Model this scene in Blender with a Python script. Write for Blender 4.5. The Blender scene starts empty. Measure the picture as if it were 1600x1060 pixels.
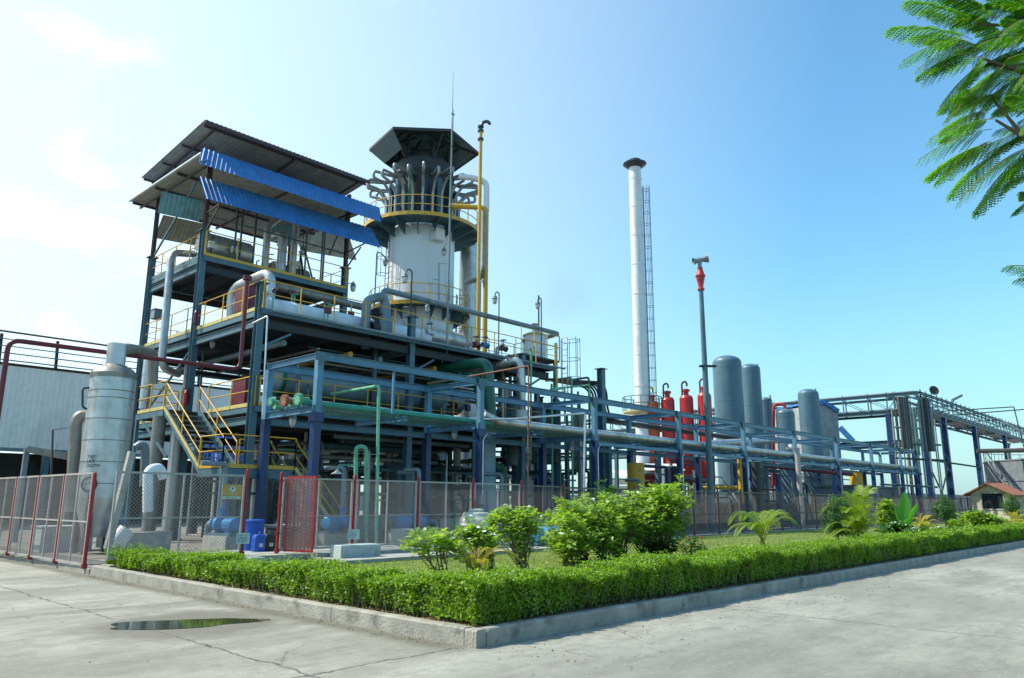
import bpy, math, random
import numpy as np
from mathutils import Vector, Matrix
R_ = math.radians
scene = bpy.context.scene
COL = scene.collection
random.seed(7); rng = np.random.default_rng(7)

# ---------------------------------------------------------------- camera
CAMP = Vector((-6.262, -6.415, 1.6)); FOC = 1185.0
PITCH, HEAD, ROLL = R_(12.1), R_(43.3), R_(0.28)
_Z = Vector((0, 0, 1)); _Fh = Vector((math.cos(HEAD), math.sin(HEAD), 0)); _R0 = Vector((math.sin(HEAD), -math.cos(HEAD), 0))
_F = _Fh*math.cos(PITCH) + _Z*math.sin(PITCH); _U0 = _Z*math.cos(PITCH) - _Fh*math.sin(PITCH)
_R = _R0*math.cos(ROLL) + _U0*math.sin(ROLL); _U = _U0*math.cos(ROLL) - _R0*math.sin(ROLL)
cam = bpy.data.cameras.new("camera"); cam.sensor_width = 36; cam.lens = FOC/1600*36; cam.clip_end = 3000; cam.clip_start = 0.1
co = bpy.data.objects.new("camera", cam); COL.objects.link(co)
co.matrix_world = Matrix(((_R.x, _U.x, -_F.x, CAMP.x), (_R.y, _U.y, -_F.y, CAMP.y), (_R.z, _U.z, -_F.z, CAMP.z), (0, 0, 0, 1)))
scene.camera = co
def px(u, v, x=None, y=None, z=None, d=None):
    """where the sight line through photo pixel (u, v) meets a plane of the site, or the given ground distance"""
    r = _F + _R*((u-800)/FOC) - _U*((v-530)/FOC)
    if x is not None: t = (x-CAMP.x)/r.x
    elif y is not None: t = (y-CAMP.y)/r.y
    elif z is not None: t = (z-CAMP.z)/r.z
    else: t = d/math.hypot(r.x, r.y)
    return CAMP + r*t

# ---------------------------------------------------------------- light
SUN_AZ, SUN_EL = R_(128), R_(50)          # azimuth from +X counter-clockwise
sd = Vector((math.cos(SUN_AZ)*math.cos(SUN_EL), math.sin(SUN_AZ)*math.cos(SUN_EL), math.sin(SUN_EL)))
sl = bpy.data.lights.new("sun", 'SUN'); sl.energy = 5.0; sl.angle = R_(0.5); sl.color = (1, 0.93, 0.80)
so = bpy.data.objects.new("sun", sl); COL.objects.link(so); so.rotation_euler = sd.to_track_quat('Z', 'Y').to_euler(); so.location = (0, 0, 60)
W = bpy.data.worlds.new("World"); scene.world = W; W.use_nodes = True
nt = W.node_tree; nt.nodes.clear()
out = nt.nodes.new('ShaderNodeOutputWorld'); bg = nt.nodes.new('ShaderNodeBackground'); sky = nt.nodes.new('ShaderNodeTexSky')
sky.sky_type = 'NISHITA'; sky.sun_disc = False; sky.sun_elevation = SUN_EL; sky.sun_rotation = R_(90)-SUN_AZ
sky.altitude = 0; sky.air_density = 1.3; sky.dust_density = 0.9; sky.ozone_density = 2.0
bg.inputs[1].default_value = 0.13
SKYGAIN = (0.80, 1.30, 1.42)
# the sky is blue away from the sun and bleaches to milky white towards the sun side and the horizon, with thin cloud wisps
L = nt.links.new
def wn(t, **k):
    n = nt.nodes.new(t)
    for q, v in k.items(): setattr(n, q, v)
    return n
def wmath(op, a, b=None, clamp=False):
    n = wn('ShaderNodeMath', operation=op, use_clamp=clamp)
    for i, q in enumerate((a, b)):
        if q is None: continue
        if isinstance(q, (int, float)): n.inputs[i].default_value = q
        else: L(q, n.inputs[i])
    return n.outputs[0]
def wramp(x, a, b, c=0, d=1, sm=True):
    n = wn('ShaderNodeMapRange'); n.interpolation_type = 'SMOOTHSTEP' if sm else 'LINEAR'
    for i, q in ((1, a), (2, b), (3, c), (4, d)): n.inputs[i].default_value = q
    L(x, n.inputs[0]); return n.outputs[0]
def wmix(f, a, col):
    n = wn('ShaderNodeMix', data_type='RGBA'); L(f, n.inputs[0]); L(a, n.inputs[6]); n.inputs[7].default_value = (*col, 1); return n.outputs[2]
tc = wn('ShaderNodeTexCoord'); gn = wn('ShaderNodeVectorMath', operation='MULTIPLY'); gn.inputs[1].default_value = SKYGAIN
L(sky.outputs[0], gn.inputs[0])
sep = wn('ShaderNodeSeparateXYZ'); L(tc.outputs['Generated'], sep.inputs[0])
dt = wn('ShaderNodeVectorMath', operation='DOT_PRODUCT'); dt.inputs[1].default_value = (math.cos(R_(112)), math.sin(R_(112)), 0.22); L(tc.outputs['Generated'], dt.inputs[0])
glow = wramp(dt.outputs['Value'], 0.05, 1.0, 0, 0.96, False)
glow = wmath('POWER', glow, 1.15)
hor = wramp(sep.outputs[2], 0.0, 0.30, 0.55, 0.0)
no = wn('ShaderNodeTexNoise'); no.inputs['Scale'].default_value = 2.4; no.inputs['Detail'].default_value = 10; no.inputs['Roughness'].default_value = 0.6; no.inputs['Distortion'].default_value = 0.4
mp = wn('ShaderNodeMapping'); mp.inputs['Scale'].default_value = (1, 1, 2.4); L(tc.outputs['Generated'], mp.inputs[0]); L(mp.outputs[0], no.inputs['Vector'])
cl = wmath('MULTIPLY', wramp(no.outputs[0], 0.50, 0.72), wramp(dt.outputs['Value'], 0.35, 0.9))
c = wmix(hor, gn.outputs[0], (3.0, 4.6, 5.4)); c = wmix(glow, c, (6.3, 7.3, 7.6)); c = wmix(cl, c, (8.5, 8.9, 9.0))
sd_ = (_F + _R*((885-800)/FOC) - _U*((462-530)/FOC)).normalized()   # small grey drift of smoke left of the chimney
sm1 = wn('ShaderNodeVectorMath', operation='DISTANCE'); L(tc.outputs['Generated'], sm1.inputs[0]); sm1.inputs[1].default_value = tuple(sd_)
n5 = wn('ShaderNodeTexNoise'); n5.inputs['Scale'].default_value = 22; n5.inputs['Detail'].default_value = 5; L(tc.outputs['Generated'], n5.inputs['Vector'])
c = wmix(wmath('MULTIPLY', wramp(wmath('ADD', sm1.outputs['Value'], wmath('MULTIPLY', n5.outputs[0], 0.05)), 0.03, 0.075, 1, 0), 0.22), c, (2.2, 3.4, 3.9))
L(c, bg.inputs[0]); L(bg.outputs[0], out.inputs[0])
scene.view_settings.view_transform = 'Standard'; scene.view_settings.look = 'None'
scene.view_settings.exposure = 0.35; scene.view_settings.gamma = 1

# ---------------------------------------------------------------- materials
def _n(nt, t, **k):
    n = nt.nodes.new(t)
    for a, b in k.items(): setattr(n, a, b)
    return n
MATS = {}
def mat(name, col, rough=0.5, metal=0.0, var=0.18, scale=3.0, dirt=None, dirt_amt=0.0, dirt_scale=1.3, streak=False, bump=0.0, bscale=30.0, spec=0.5):
    m = bpy.data.materials.new(name); m.use_nodes = True; nt = m.node_tree; b = nt.nodes['Principled BSDF']; L = nt.links.new
    b.inputs['Roughness'].default_value = rough; b.inputs['Metallic'].default_value = metal
    b.inputs['Specular IOR Level'].default_value = spec
    tc = _n(nt, 'ShaderNodeTexCoord'); n1 = _n(nt, 'ShaderNodeTexNoise'); n1.inputs['Scale'].default_value = scale; n1.inputs['Detail'].default_value = 5
    L(tc.outputs['Object'], n1.inputs['Vector'])
    r1 = _n(nt, 'ShaderNodeMapRange'); r1.inputs[1].default_value = 0.3; r1.inputs[2].default_value = 0.7; r1.inputs[3].default_value = 1-var; r1.inputs[4].default_value = 1+var
    L(n1.outputs[0], r1.inputs[0])
    vm = _n(nt, 'ShaderNodeVectorMath', operation='SCALE'); vm.inputs[0].default_value = col; L(r1.outputs[0], vm.inputs[3])
    last = vm.outputs[0]
    if dirt:
        mp = _n(nt, 'ShaderNodeMapping'); mp.inputs['Scale'].default_value = (dirt_scale*3, dirt_scale*3, dirt_scale*0.35) if streak else (dirt_scale,)*3
        L(tc.outputs['Object'], mp.inputs[0])
        n2 = _n(nt, 'ShaderNodeTexNoise'); n2.inputs['Scale'].default_value = 1.0; n2.inputs['Detail'].default_value = 8; n2.inputs['Roughness'].default_value = 0.65
        L(mp.outputs[0], n2.inputs['Vector'])
        r2 = _n(nt, 'ShaderNodeMapRange'); r2.inputs[1].default_value = 0.52; r2.inputs[2].default_value = 0.68; r2.inputs[3].default_value = 0; r2.inputs[4].default_value = dirt_amt
        L(n2.outputs[0], r2.inputs[0])
        mx = _n(nt, 'ShaderNodeMix', data_type='RGBA'); L(r2.outputs[0], mx.inputs[0]); L(last, mx.inputs[6]); mx.inputs[7].default_value = (*dirt, 1)
        last = mx.outputs[2]
    L(last, b.inputs['Base Color'])
    r3 = _n(nt, 'ShaderNodeMapRange'); r3.inputs[3].default_value = max(0.02, rough-0.12); r3.inputs[4].default_value = min(1, rough+0.12); L(n1.outputs[0], r3.inputs[0]); L(r3.outputs[0], b.inputs['Roughness'])
    if bump:
        n3 = _n(nt, 'ShaderNodeTexNoise'); n3.inputs['Scale'].default_value = bscale; n3.inputs['Detail'].default_value = 6
        L(tc.outputs['Object'], n3.inputs['Vector'])
        bp = _n(nt, 'ShaderNodeBump'); bp.inputs['Strength'].default_value = bump; bp.inputs['Distance'].default_value = 0.02; L(n3.outputs[0], bp.inputs['Height']); L(bp.outputs[0], b.inputs['Normal'])
    MATS[name] = m
    return m
RUST = (0.10, 0.045, 0.02); GRIME = (0.045, 0.045, 0.035)
M = {}
M['steel'] = mat('steel_blue_grey_paint', (0.065, 0.145, 0.185), 0.5, dirt=RUST, dirt_amt=0.45, dirt_scale=1.6, streak=True)
M['steel_lt'] = mat('light_blue_paint', (0.085, 0.21, 0.32), 0.45, dirt=GRIME, dirt_amt=0.35, streak=True)
M['dark'] = mat('dark_steel_and_shade', (0.03, 0.042, 0.048), 0.7, dirt=RUST, dirt_amt=0.6)  # dark steel paint; on deck undersides and main beams it holds the shade
M['darkpipe'] = mat('dark_bitumen_pipe', (0.035, 0.05, 0.06), 0.25, dirt=RUST, dirt_amt=0.3)
M['navy'] = mat('navy_paint', (0.004, 0.030, 0.105), 0.38, dirt=GRIME, dirt_amt=0.3)
M['yellow'] = mat('yellow_safety_paint', (0.60, 0.36, 0.035), 0.45, dirt=RUST, dirt_amt=0.5, dirt_scale=3)
M['yellowlt'] = mat('faded_yellow_paint', (0.56, 0.46, 0.16), 0.5, dirt=GRIME, dirt_amt=0.5, dirt_scale=3)
M['maroon'] = mat('maroon_paint', (0.12, 0.010, 0.020), 0.4, dirt=GRIME, dirt_amt=0.4, dirt_scale=3)
M['shedpaint'] = mat('dull_brown_steel', (0.06, 0.04, 0.045), 0.6, dirt=RUST, dirt_amt=0.4)
M['red'] = mat('red_paint', (0.42, 0.016, 0.02), 0.4, dirt=RUST, dirt_amt=0.4, dirt_scale=3)
M['redpost'] = mat('red_fence_post_paint', (0.30, 0.018, 0.022), 0.5, dirt=RUST, dirt_amt=0.6, dirt_scale=4)
M['rustpost'] = mat('rusty_brown_red_paint', (0.13, 0.035, 0.03), 0.6, dirt=RUST, dirt_amt=0.7, dirt_scale=4)
M['fence'] = mat('galvanised_fence_paint', (0.36, 0.34, 0.32), 0.55, dirt=RUST, dirt_amt=0.3, dirt_scale=3)
M['clad'] = mat('aluminium_cladding', (0.50, 0.52, 0.52), 0.36, 0.55, dirt=(0.22, 0.17, 0.11), dirt_amt=0.6, dirt_scale=0.8, streak=True, bump=0.12, bscale=5)
M['clad_d'] = mat('weathered_cladding', (0.26, 0.25, 0.22), 0.5, 0.4, dirt=(0.13, 0.10, 0.06), dirt_amt=0.8, dirt_scale=0.9, streak=True, bump=0.15, bscale=5)
M['white'] = mat('white_paint', (0.66, 0.70, 0.72), 0.5, dirt=(0.30, 0.29, 0.26), dirt_amt=0.45, dirt_scale=0.7, streak=True, var=0.06)
M['greyp'] = mat('grey_paint', (0.16, 0.22, 0.245), 0.45, dirt=GRIME, dirt_amt=0.4)
M['vessel'] = mat('vessel_blue_grey_paint', (0.07, 0.145, 0.195), 0.42, dirt=(0.05, 0.09, 0.12), dirt_amt=0.5, dirt_scale=0.4, streak=True, var=0.1, scale=1)
M['green'] = mat('dark_green_paint', (0.008, 0.105, 0.062), 0.35, dirt=GRIME, dirt_amt=0.3)
M['teal'] = mat('sea_green_paint', (0.03, 0.25, 0.20), 0.35, dirt=GRIME, dirt_amt=0.3)
M['greenlt'] = mat('light_green_paint', (0.13, 0.40, 0.24), 0.45, dirt=GRIME, dirt_amt=0.3)
M['tan'] = mat('brown_rusty_flange', (0.28, 0.12, 0.06), 0.6, dirt=RUST, dirt_amt=0.6)
M['chrome'] = mat('bare_galvanised_conduit', (0.62, 0.64, 0.65), 0.3, 0.7)
M['black'] = mat('black_rubber', (0.012, 0.014, 0.016), 0.5)
M['blue'] = mat('blue_plastic', (0.012, 0.085, 0.42), 0.38, dirt=GRIME, dirt_amt=0.25)
M['bluept'] = mat('pump_blue_paint', (0.03, 0.20, 0.42), 0.4, dirt=GRIME, dirt_amt=0.4)
M['blueroof'] = mat('blue_roof_sheet', (0.035, 0.17, 0.42), 0.45, dirt=(0.05, 0.12, 0.25), dirt_amt=0.5, dirt_scale=0.8)
M['roofunder'] = mat('roof_sheet_inner_face', (0.34, 0.33, 0.28), 0.6, dirt=RUST, dirt_amt=0.35, dirt_scale=0.8)
M['roofcyan'] = mat('pale_blue_sheet_inner_face', (0.16, 0.36, 0.42), 0.6, dirt=GRIME, dirt_amt=0.4, dirt_scale=0.8)
M['conc'] = mat('cast_concrete', (0.33, 0.335, 0.31), 0.85, dirt=(0.12, 0.12, 0.10), dirt_amt=0.6, dirt_scale=2.2, bump=0.5, bscale=25)
M['concblock'] = mat('painted_concrete', (0.40, 0.46, 0.45), 0.8, dirt=(0.10, 0.15, 0.14), dirt_amt=0.65, dirt_scale=3, bump=0.4, bscale=20)
M['kerb'] = mat('kerb_concrete', (0.30, 0.29, 0.25), 0.9, dirt=(0.10, 0.10, 0.085), dirt_amt=0.75, dirt_scale=2.6, bump=0.7, bscale=28, var=0.22)
M['plastic'] = mat('cream_plastic', (0.50, 0.52, 0.46), 0.45, dirt=(0.28, 0.26, 0.18), dirt_amt=0.6, dirt_scale=3, streak=True)
M['whwall'] = mat('warehouse_sheet', (0.84, 0.84, 0.78), 0.5, dirt=(0.66, 0.67, 0.62), dirt_amt=0.5, dirt_scale=0.5, streak=True, var=0.05)
M['glass'] = mat('lamp_glass', (0.55, 0.57, 0.52), 0.15, 0.0, spec=0.8)
M['sign_o'] = mat('orange_sign_paint', (0.50, 0.26, 0.05), 0.5, dirt=(0.4, 0.35, 0.18), dirt_amt=0.5, dirt_scale=9)
M['sign_w'] = mat('pale_sign_paint', (0.42, 0.55, 0.53), 0.5)
M['ink'] = mat('dark_lettering', (0.02, 0.05, 0.06), 0.6)
M['cream'] = mat('cream_render', (0.50, 0.44, 0.32), 0.8, dirt=(0.3, 0.25, 0.17), dirt_amt=0.5)
M['tile'] = mat('terracotta_roof', (0.30, 0.12, 0.07), 0.8)
M['brick'] = mat('rough_brick', (0.20, 0.15, 0.115), 0.9, dirt=(0.08, 0.06, 0.05), dirt_amt=0.6, dirt_scale=6, bump=0.8, bscale=9)
M['bark'] = mat('bark', (0.13, 0.095, 0.065), 0.9, bump=0.8, bscale=40)
M['twig'] = mat('twig', (0.16, 0.12, 0.075), 0.85)
M['petal'] = mat('white_petals', (0.75, 0.76, 0.72), 0.6)
M['petalred'] = mat('red_petals', (0.55, 0.03, 0.03), 0.6)

M['twigy'] = mat('yellow_green_stem', (0.22, 0.22, 0.05), 0.6)
M['leafbm'] = mat('banana_stem', (0.12, 0.22, 0.06), 0.6)
M['fence_d'] = mat('weathered_fence_paint', (0.15, 0.13, 0.12), 0.6, dirt=RUST, dirt_amt=0.6, dirt_scale=3)
M['fence_m'] = mat('dull_mesh', (0.30, 0.29, 0.28), 0.55, dirt=RUST, dirt_amt=0.3, dirt_scale=3)
M['whitet'] = mat('tower_white_paint', (0.66, 0.72, 0.75), 0.5, dirt=(0.46, 0.50, 0.50), dirt_amt=0.4, dirt_scale=0.5, streak=True, var=0.04, scale=0.8)
M['coil'] = mat('dull_coil_cladding', (0.30, 0.32, 0.32), 0.4, 0.5, dirt=(0.12, 0.12, 0.11), dirt_amt=0.6, dirt_scale=2)
M['redor'] = mat('orange_red_paint', (0.42, 0.07, 0.02), 0.45, dirt=RUST, dirt_amt=0.4)
M['redbulb'] = mat('dull_red_paint', (0.40, 0.03, 0.03), 0.4)
M['palecol'] = mat('pale_blue_column_paint', (0.20, 0.30, 0.36), 0.5, dirt=(0.2, 0.27, 0.30), dirt_amt=0.5, streak=True)
M['canopy'] = mat('canopy_sheet', (0.06, 0.12, 0.14), 0.5, dirt=GRIME, dirt_amt=0.4)
M['tan2'] = mat('brown_cladding', (0.13, 0.11, 0.09), 0.5, 0.2, dirt=RUST, dirt_amt=0.5, streak=True)
M['tankgrey'] = mat('tank_grey_concrete', (0.17, 0.20, 0.22), 0.8, dirt=(0.10, 0.12, 0.13), dirt_amt=0.6, dirt_scale=0.5, streak=True)
M['greywall'] = mat('grey_render', (0.30, 0.32, 0.33), 0.8, dirt=(0.18, 0.19, 0.19), dirt_amt=0.4, dirt_scale=0.6)
M['darkglass'] = mat('dark_glass', (0.02, 0.025, 0.03), 0.08)
def leafmat(name, c1, c2, trans=0.35, rough=0.45):
    m = bpy.data.materials.new(name); m.use_nodes = True; nt = m.node_tree; nt.nodes.clear(); L = nt.links.new
    o = _n(nt, 'ShaderNodeOutputMaterial'); g = _n(nt, 'ShaderNodeNewGeometry'); r = _n(nt, 'ShaderNodeValToRGB')
    r.color_ramp.elements[0].color = (*c1, 1); r.color_ramp.elements[1].color = (*c2, 1)
    L(g.outputs['Random Per Island'], r.inputs[0])
    p = _n(nt, 'ShaderNodeBsdfPrincipled'); p.inputs['Roughness'].default_value = rough; p.inputs['Specular IOR Level'].default_value = 0.5; L(r.outputs[0], p.inputs['Base Color'])
    t = _n(nt, 'ShaderNodeBsdfTranslucent'); vm = _n(nt, 'ShaderNodeVectorMath', operation='MULTIPLY'); vm.inputs[1].default_value = (1.5, 1.7, 0.45)
    L(r.outputs[0], vm.inputs[0]); L(vm.outputs[0], t.inputs[0])
    x = _n(nt, 'ShaderNodeMixShader'); x.inputs[0].default_value = trans; L(p.outputs[0], x.inputs[1]); L(t.outputs[0], x.inputs[2]); L(x.outputs[0], o.inputs[0])
    return m
M['leafh'] = leafmat('hedge_leaf', (0.10, 0.20, 0.015), (0.26, 0.40, 0.03), 0.45)
M['leafs'] = leafmat('shrub_leaf', (0.10, 0.21, 0.03), (0.36, 0.48, 0.11), 0.42)
M['leafp'] = leafmat('palm_leaf', (0.10, 0.19, 0.02), (0.24, 0.32, 0.04), 0.45)
M['leafy'] = leafmat('yellow_palm_leaf', (0.28, 0.26, 0.03), (0.46, 0.38, 0.05), 0.45)
M['leaft'] = leafmat('feathery_leaf', (0.045, 0.15, 0.015), (0.13, 0.32, 0.03), 0.5)
M['leafd'] = leafmat('dark_leaf', (0.025, 0.09, 0.015), (0.06, 0.17, 0.025), 0.35)
M['leafb'] = leafmat('banana_leaf', (0.06, 0.22, 0.04), (0.10, 0.30, 0.05), 0.5)

# ---------------------------------------------------------------- mesh building
def frame_of(d, up=None):
    d = d.normalized(); up = up or Vector((0, 0, 1))
    if abs(d.dot(up)) > 0.98: up = Vector((1, 0, 0)) if abs(d.x) < 0.9 else Vector((0, 1, 0))
    s = d.cross(up).normalized(); u = s.cross(d).normalized()
    return s, u
class MB:
    def __init__(self): self.v = []; self.f = []; self.s = []; self.m = []; self.cur = 0
    def add(self, vs, fs, smooth=False):
        o = len(self.v); self.v.extend([tuple(a) for a in vs])
        for f in fs: self.f.append(tuple(i+o for i in f)); self.s.append(smooth); self.m.append(self.cur)
        return self
    def box(self, x0, y0, z0, x1, y1, z1):
        if x0 > x1: x0, x1 = x1, x0
        if y0 > y1: y0, y1 = y1, y0
        if z0 > z1: z0, z1 = z1, z0
        vs = [(x0,y0,z0),(x1,y0,z0),(x1,y1,z0),(x0,y1,z0),(x0,y0,z1),(x1,y0,z1),(x1,y1,z1),(x0,y1,z1)]
        return self.add(vs, [(0,3,2,1),(4,5,6,7),(0,1,5,4),(1,2,6,5),(2,3,7,6),(3,0,4,7)])
    def beam(self, p, q, w, h, up=None):
        p = Vector(p); q = Vector(q); s, u = frame_of(q-p, up)
        vs = [a+s*(i*w/2)+u*(j*h/2) for a in (p, q) for i, j in ((-1,-1),(1,-1),(1,1),(-1,1))]
        return self.add(vs, [(3,2,1,0),(4,5,6,7),(0,1,5,4),(1,2,6,5),(2,3,7,6),(3,0,4,7)])
    def ibeam(self, p, q, w, h, t=0.014, up=None):
        p = Vector(p); q = Vector(q); s, u = frame_of(q-p, up)
        self.beam(p+u*(h/2-t/2), q+u*(h/2-t/2), w, t, u); self.beam(p-u*(h/2-t/2), q-u*(h/2-t/2), w, t, u)
        return self.beam(p, q, t, h-2*t-0.001, u)
    def cyl(self, p, q, r, n=12, r2=None, caps=True):
        p = Vector(p); q = Vector(q); s, u = frame_of(q-p); r2 = r if r2 is None else r2
        ring = lambda c, rr: [c+s*(rr*math.cos(2*math.pi*i/n))+u*(rr*math.sin(2*math.pi*i/n)) for i in range(n)]
        self.add(ring(p, r)+ring(q, r2), [(i, (i+1) % n, n+(i+1) % n, n+i) for i in range(n)], True)
        if caps:
            self.add(ring(p, r), [tuple(range(n))[::-1]]); self.add(ring(q, r2), [tuple(range(n))])
        return self
    def tube(self, pts, r, n=10, fil=0.0, caps=True, closed=False, seg=5):
        P = [Vector(a) for a in pts]
        if fil > 0 and len(P) > 2:
            Q = [P[0]]
            for i in range(1, len(P)-1):
                a, b, c = P[i-1], P[i], P[i+1]; l1 = (a-b).length; l2 = (c-b).length; k = min(fil, l1*0.49, l2*0.49)
                s = b+(a-b).normalized()*k; e = b+(c-b).normalized()*k
                for j in range(seg+1):
                    t = j/seg; Q.append(s*(1-t)**2+b*(2*t*(1-t))+e*t*t)
            Q.append(P[-1]); P = Q
        m = len(P); tang = []
        for i in range(m):
            if closed: d = P[(i+1) % m]-P[i-1]
            else: d = P[min(i+1, m-1)]-P[max(i-1, 0)]
            tang.append(d.normalized() if d.length > 1e-9 else Vector((0,0,1)))
        s, u = frame_of(tang[0]); vs = []
        for i in range(m):
            if i:
                q = tang[i-1].rotation_difference(tang[i]); s = q @ s; u = q @ u
            rr = r[i] if isinstance(r, (list, tuple)) else r
            vs += [P[i]+s*(rr*math.cos(2*math.pi*j/n))+u*(rr*math.sin(2*math.pi*j/n)) for j in range(n)]
        k = m if closed else m-1
        self.add(vs, [(i*n+j, i*n+(j+1) % n, ((i+1) % m)*n+(j+1) % n, ((i+1) % m)*n+j) for i in range(k) for j in range(n)], True)
        if caps and not closed:
            self.add(vs[:n], [tuple(range(n))[::-1]]); self.add(vs[-n:], [tuple(range(n))])
        return self
    def lathe(self, base, prof, n=24, axis=(0,0,1), smooth=True, split=True):
        base = Vector(base); a = Vector(axis).normalized(); s, u = frame_of(a)
        ring = lambda r, h: [base+a*h+s*(r*math.cos(2*math.pi*i/n))+u*(r*math.sin(2*math.pi*i/n)) for i in range(n)]
        for k in range(len(prof)-1):
            (r0, h0), (r1, h1) = prof[k], prof[k+1]
            self.add(ring(r0, h0)+ring(r1, h1), [(i, (i+1) % n, n+(i+1) % n, n+i) for i in range(n)], smooth)
        return self
    def build(self, name, mats, parent=None, at=None):
        """one mesh object; vertices are given in world metres and stored relative to the thing's base"""
        if not isinstance(mats, (list, tuple)): mats = [mats]
        off = Vector((0, 0, 0))
        if parent is not None:
            q = parent
            while q.parent is not None: q = q.parent
            off = q.location.copy() if at is None else Vector(at)
        elif at is not None: off = Vector(at)
        me = bpy.data.meshes.new(name); V = np.array(self.v, dtype=np.float32).reshape(-1, 3)-np.array(off, dtype=np.float32)
        me.from_pydata(V.tolist(), [], self.f); me.polygons.foreach_set('use_smooth', self.s); me.polygons.foreach_set('material_index', self.m)
        for m in mats: me.materials.append(M[m] if isinstance(m, str) else m)
        me.update()
        o = bpy.data.objects.new(name, me); COL.objects.link(o)
        if parent is not None: o.parent = parent
        elif at is not None: o.location = off
        return o
def bars(name, m, par, L_):
    """each bar its own part: (p, q, w, h) or (p, q, w, h, 'i') for an I section"""
    for a in L_:
        b = MB(); (b.ibeam if len(a) > 4 else b.beam)(*a[:4]); b.build(name, m, par)
def quads(name, V, mt, parent=None, at=None, nv=4, smooth=False):
    """big leaf mesh from an array (n, nv, 3)"""
    V = np.asarray(V, dtype=np.float32); n = V.shape[0]
    off = np.zeros(3, dtype=np.float32)
    if parent is not None:
        q = parent
        while q.parent is not None: q = q.parent
        off = np.array(q.location, dtype=np.float32)
    elif at is not None: off = np.array(at, dtype=np.float32)
    me = bpy.data.meshes.new(name); me.vertices.add(n*nv); me.vertices.foreach_set('co', (V-off).reshape(-1))
    me.loops.add(n*nv); me.loops.foreach_set('vertex_index', np.arange(n*nv, dtype=np.int32))
    me.polygons.add(n); me.polygons.foreach_set('loop_start', np.arange(0, n*nv, nv, dtype=np.int32)); me.polygons.foreach_set('loop_total', np.full(n, nv, dtype=np.int32))
    me.update(calc_edges=True); me.validate()
    me.materials.append(M[mt] if isinstance(mt, str) else mt)
    o = bpy.data.objects.new(name, me); COL.objects.link(o)
    if parent is not None: o.parent = parent
    elif at is not None: o.location = off.tolist()
    return o
def tag(o, label, cat, group=None, kind=None):
    if label: o['label'] = label
    if cat: o['category'] = cat
    if group: o['group'] = group
    if kind: o['kind'] = kind
    return o
def thing(name, label, cat, loc=(0, 0, 0), group=None, rz=0):
    o = bpy.data.objects.new(name, None); COL.objects.link(o); o.location = loc; o.rotation_euler = (0, 0, rz); o.empty_display_size = 0.2
    return tag(o, label, cat, group)
def dup(root, loc, rz=None, label=None):
    r = root.copy(); COL.objects.link(r); r.location = loc
    if rz is not None: r.rotation_euler = (0, 0, rz)
    if label: r['label'] = label
    for c in root.children:
        k = c.copy(); COL.objects.link(k); k.parent = r
        for g in c.children:
            h = g.copy(); COL.objects.link(h); h.parent = k
    return r
def struct(o): o['kind'] = 'structure'; return o
def text_mesh(body, size, name, mt, parent, origin, xdir, zdir, off=(0,0,0)):
    """flat lettering, real mesh; origin = lower-left, xdir reading direction, zdir up"""
    cu = bpy.data.curves.new(name, 'FONT'); cu.body = body; cu.size = size; cu.extrude = 0.0015; cu.resolution_u = 3; cu.space_line = 0.95
    to = bpy.data.objects.new(name, cu); COL.objects.link(to)
    dg = bpy.context.evaluated_depsgraph_get(); me = bpy.data.meshes.new_from_object(to.evaluated_get(dg))
    bpy.data.objects.remove(to); bpy.data.curves.remove(cu)
    q = parent
    while q.parent is not None: q = q.parent
    X = Vector(xdir).normalized(); Zd = Vector(zdir).normalized(); N = X.cross(Zd); o0 = Vector(origin)-q.location
    for v in me.vertices: v.co = o0+X*v.co.x+Zd*v.co.y+N*v.co.z
    me.materials.clear(); me.materials.append(M[mt])
    o = bpy.data.objects.new(name, me); COL.objects.link(o); o.parent = parent
    return o

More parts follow.
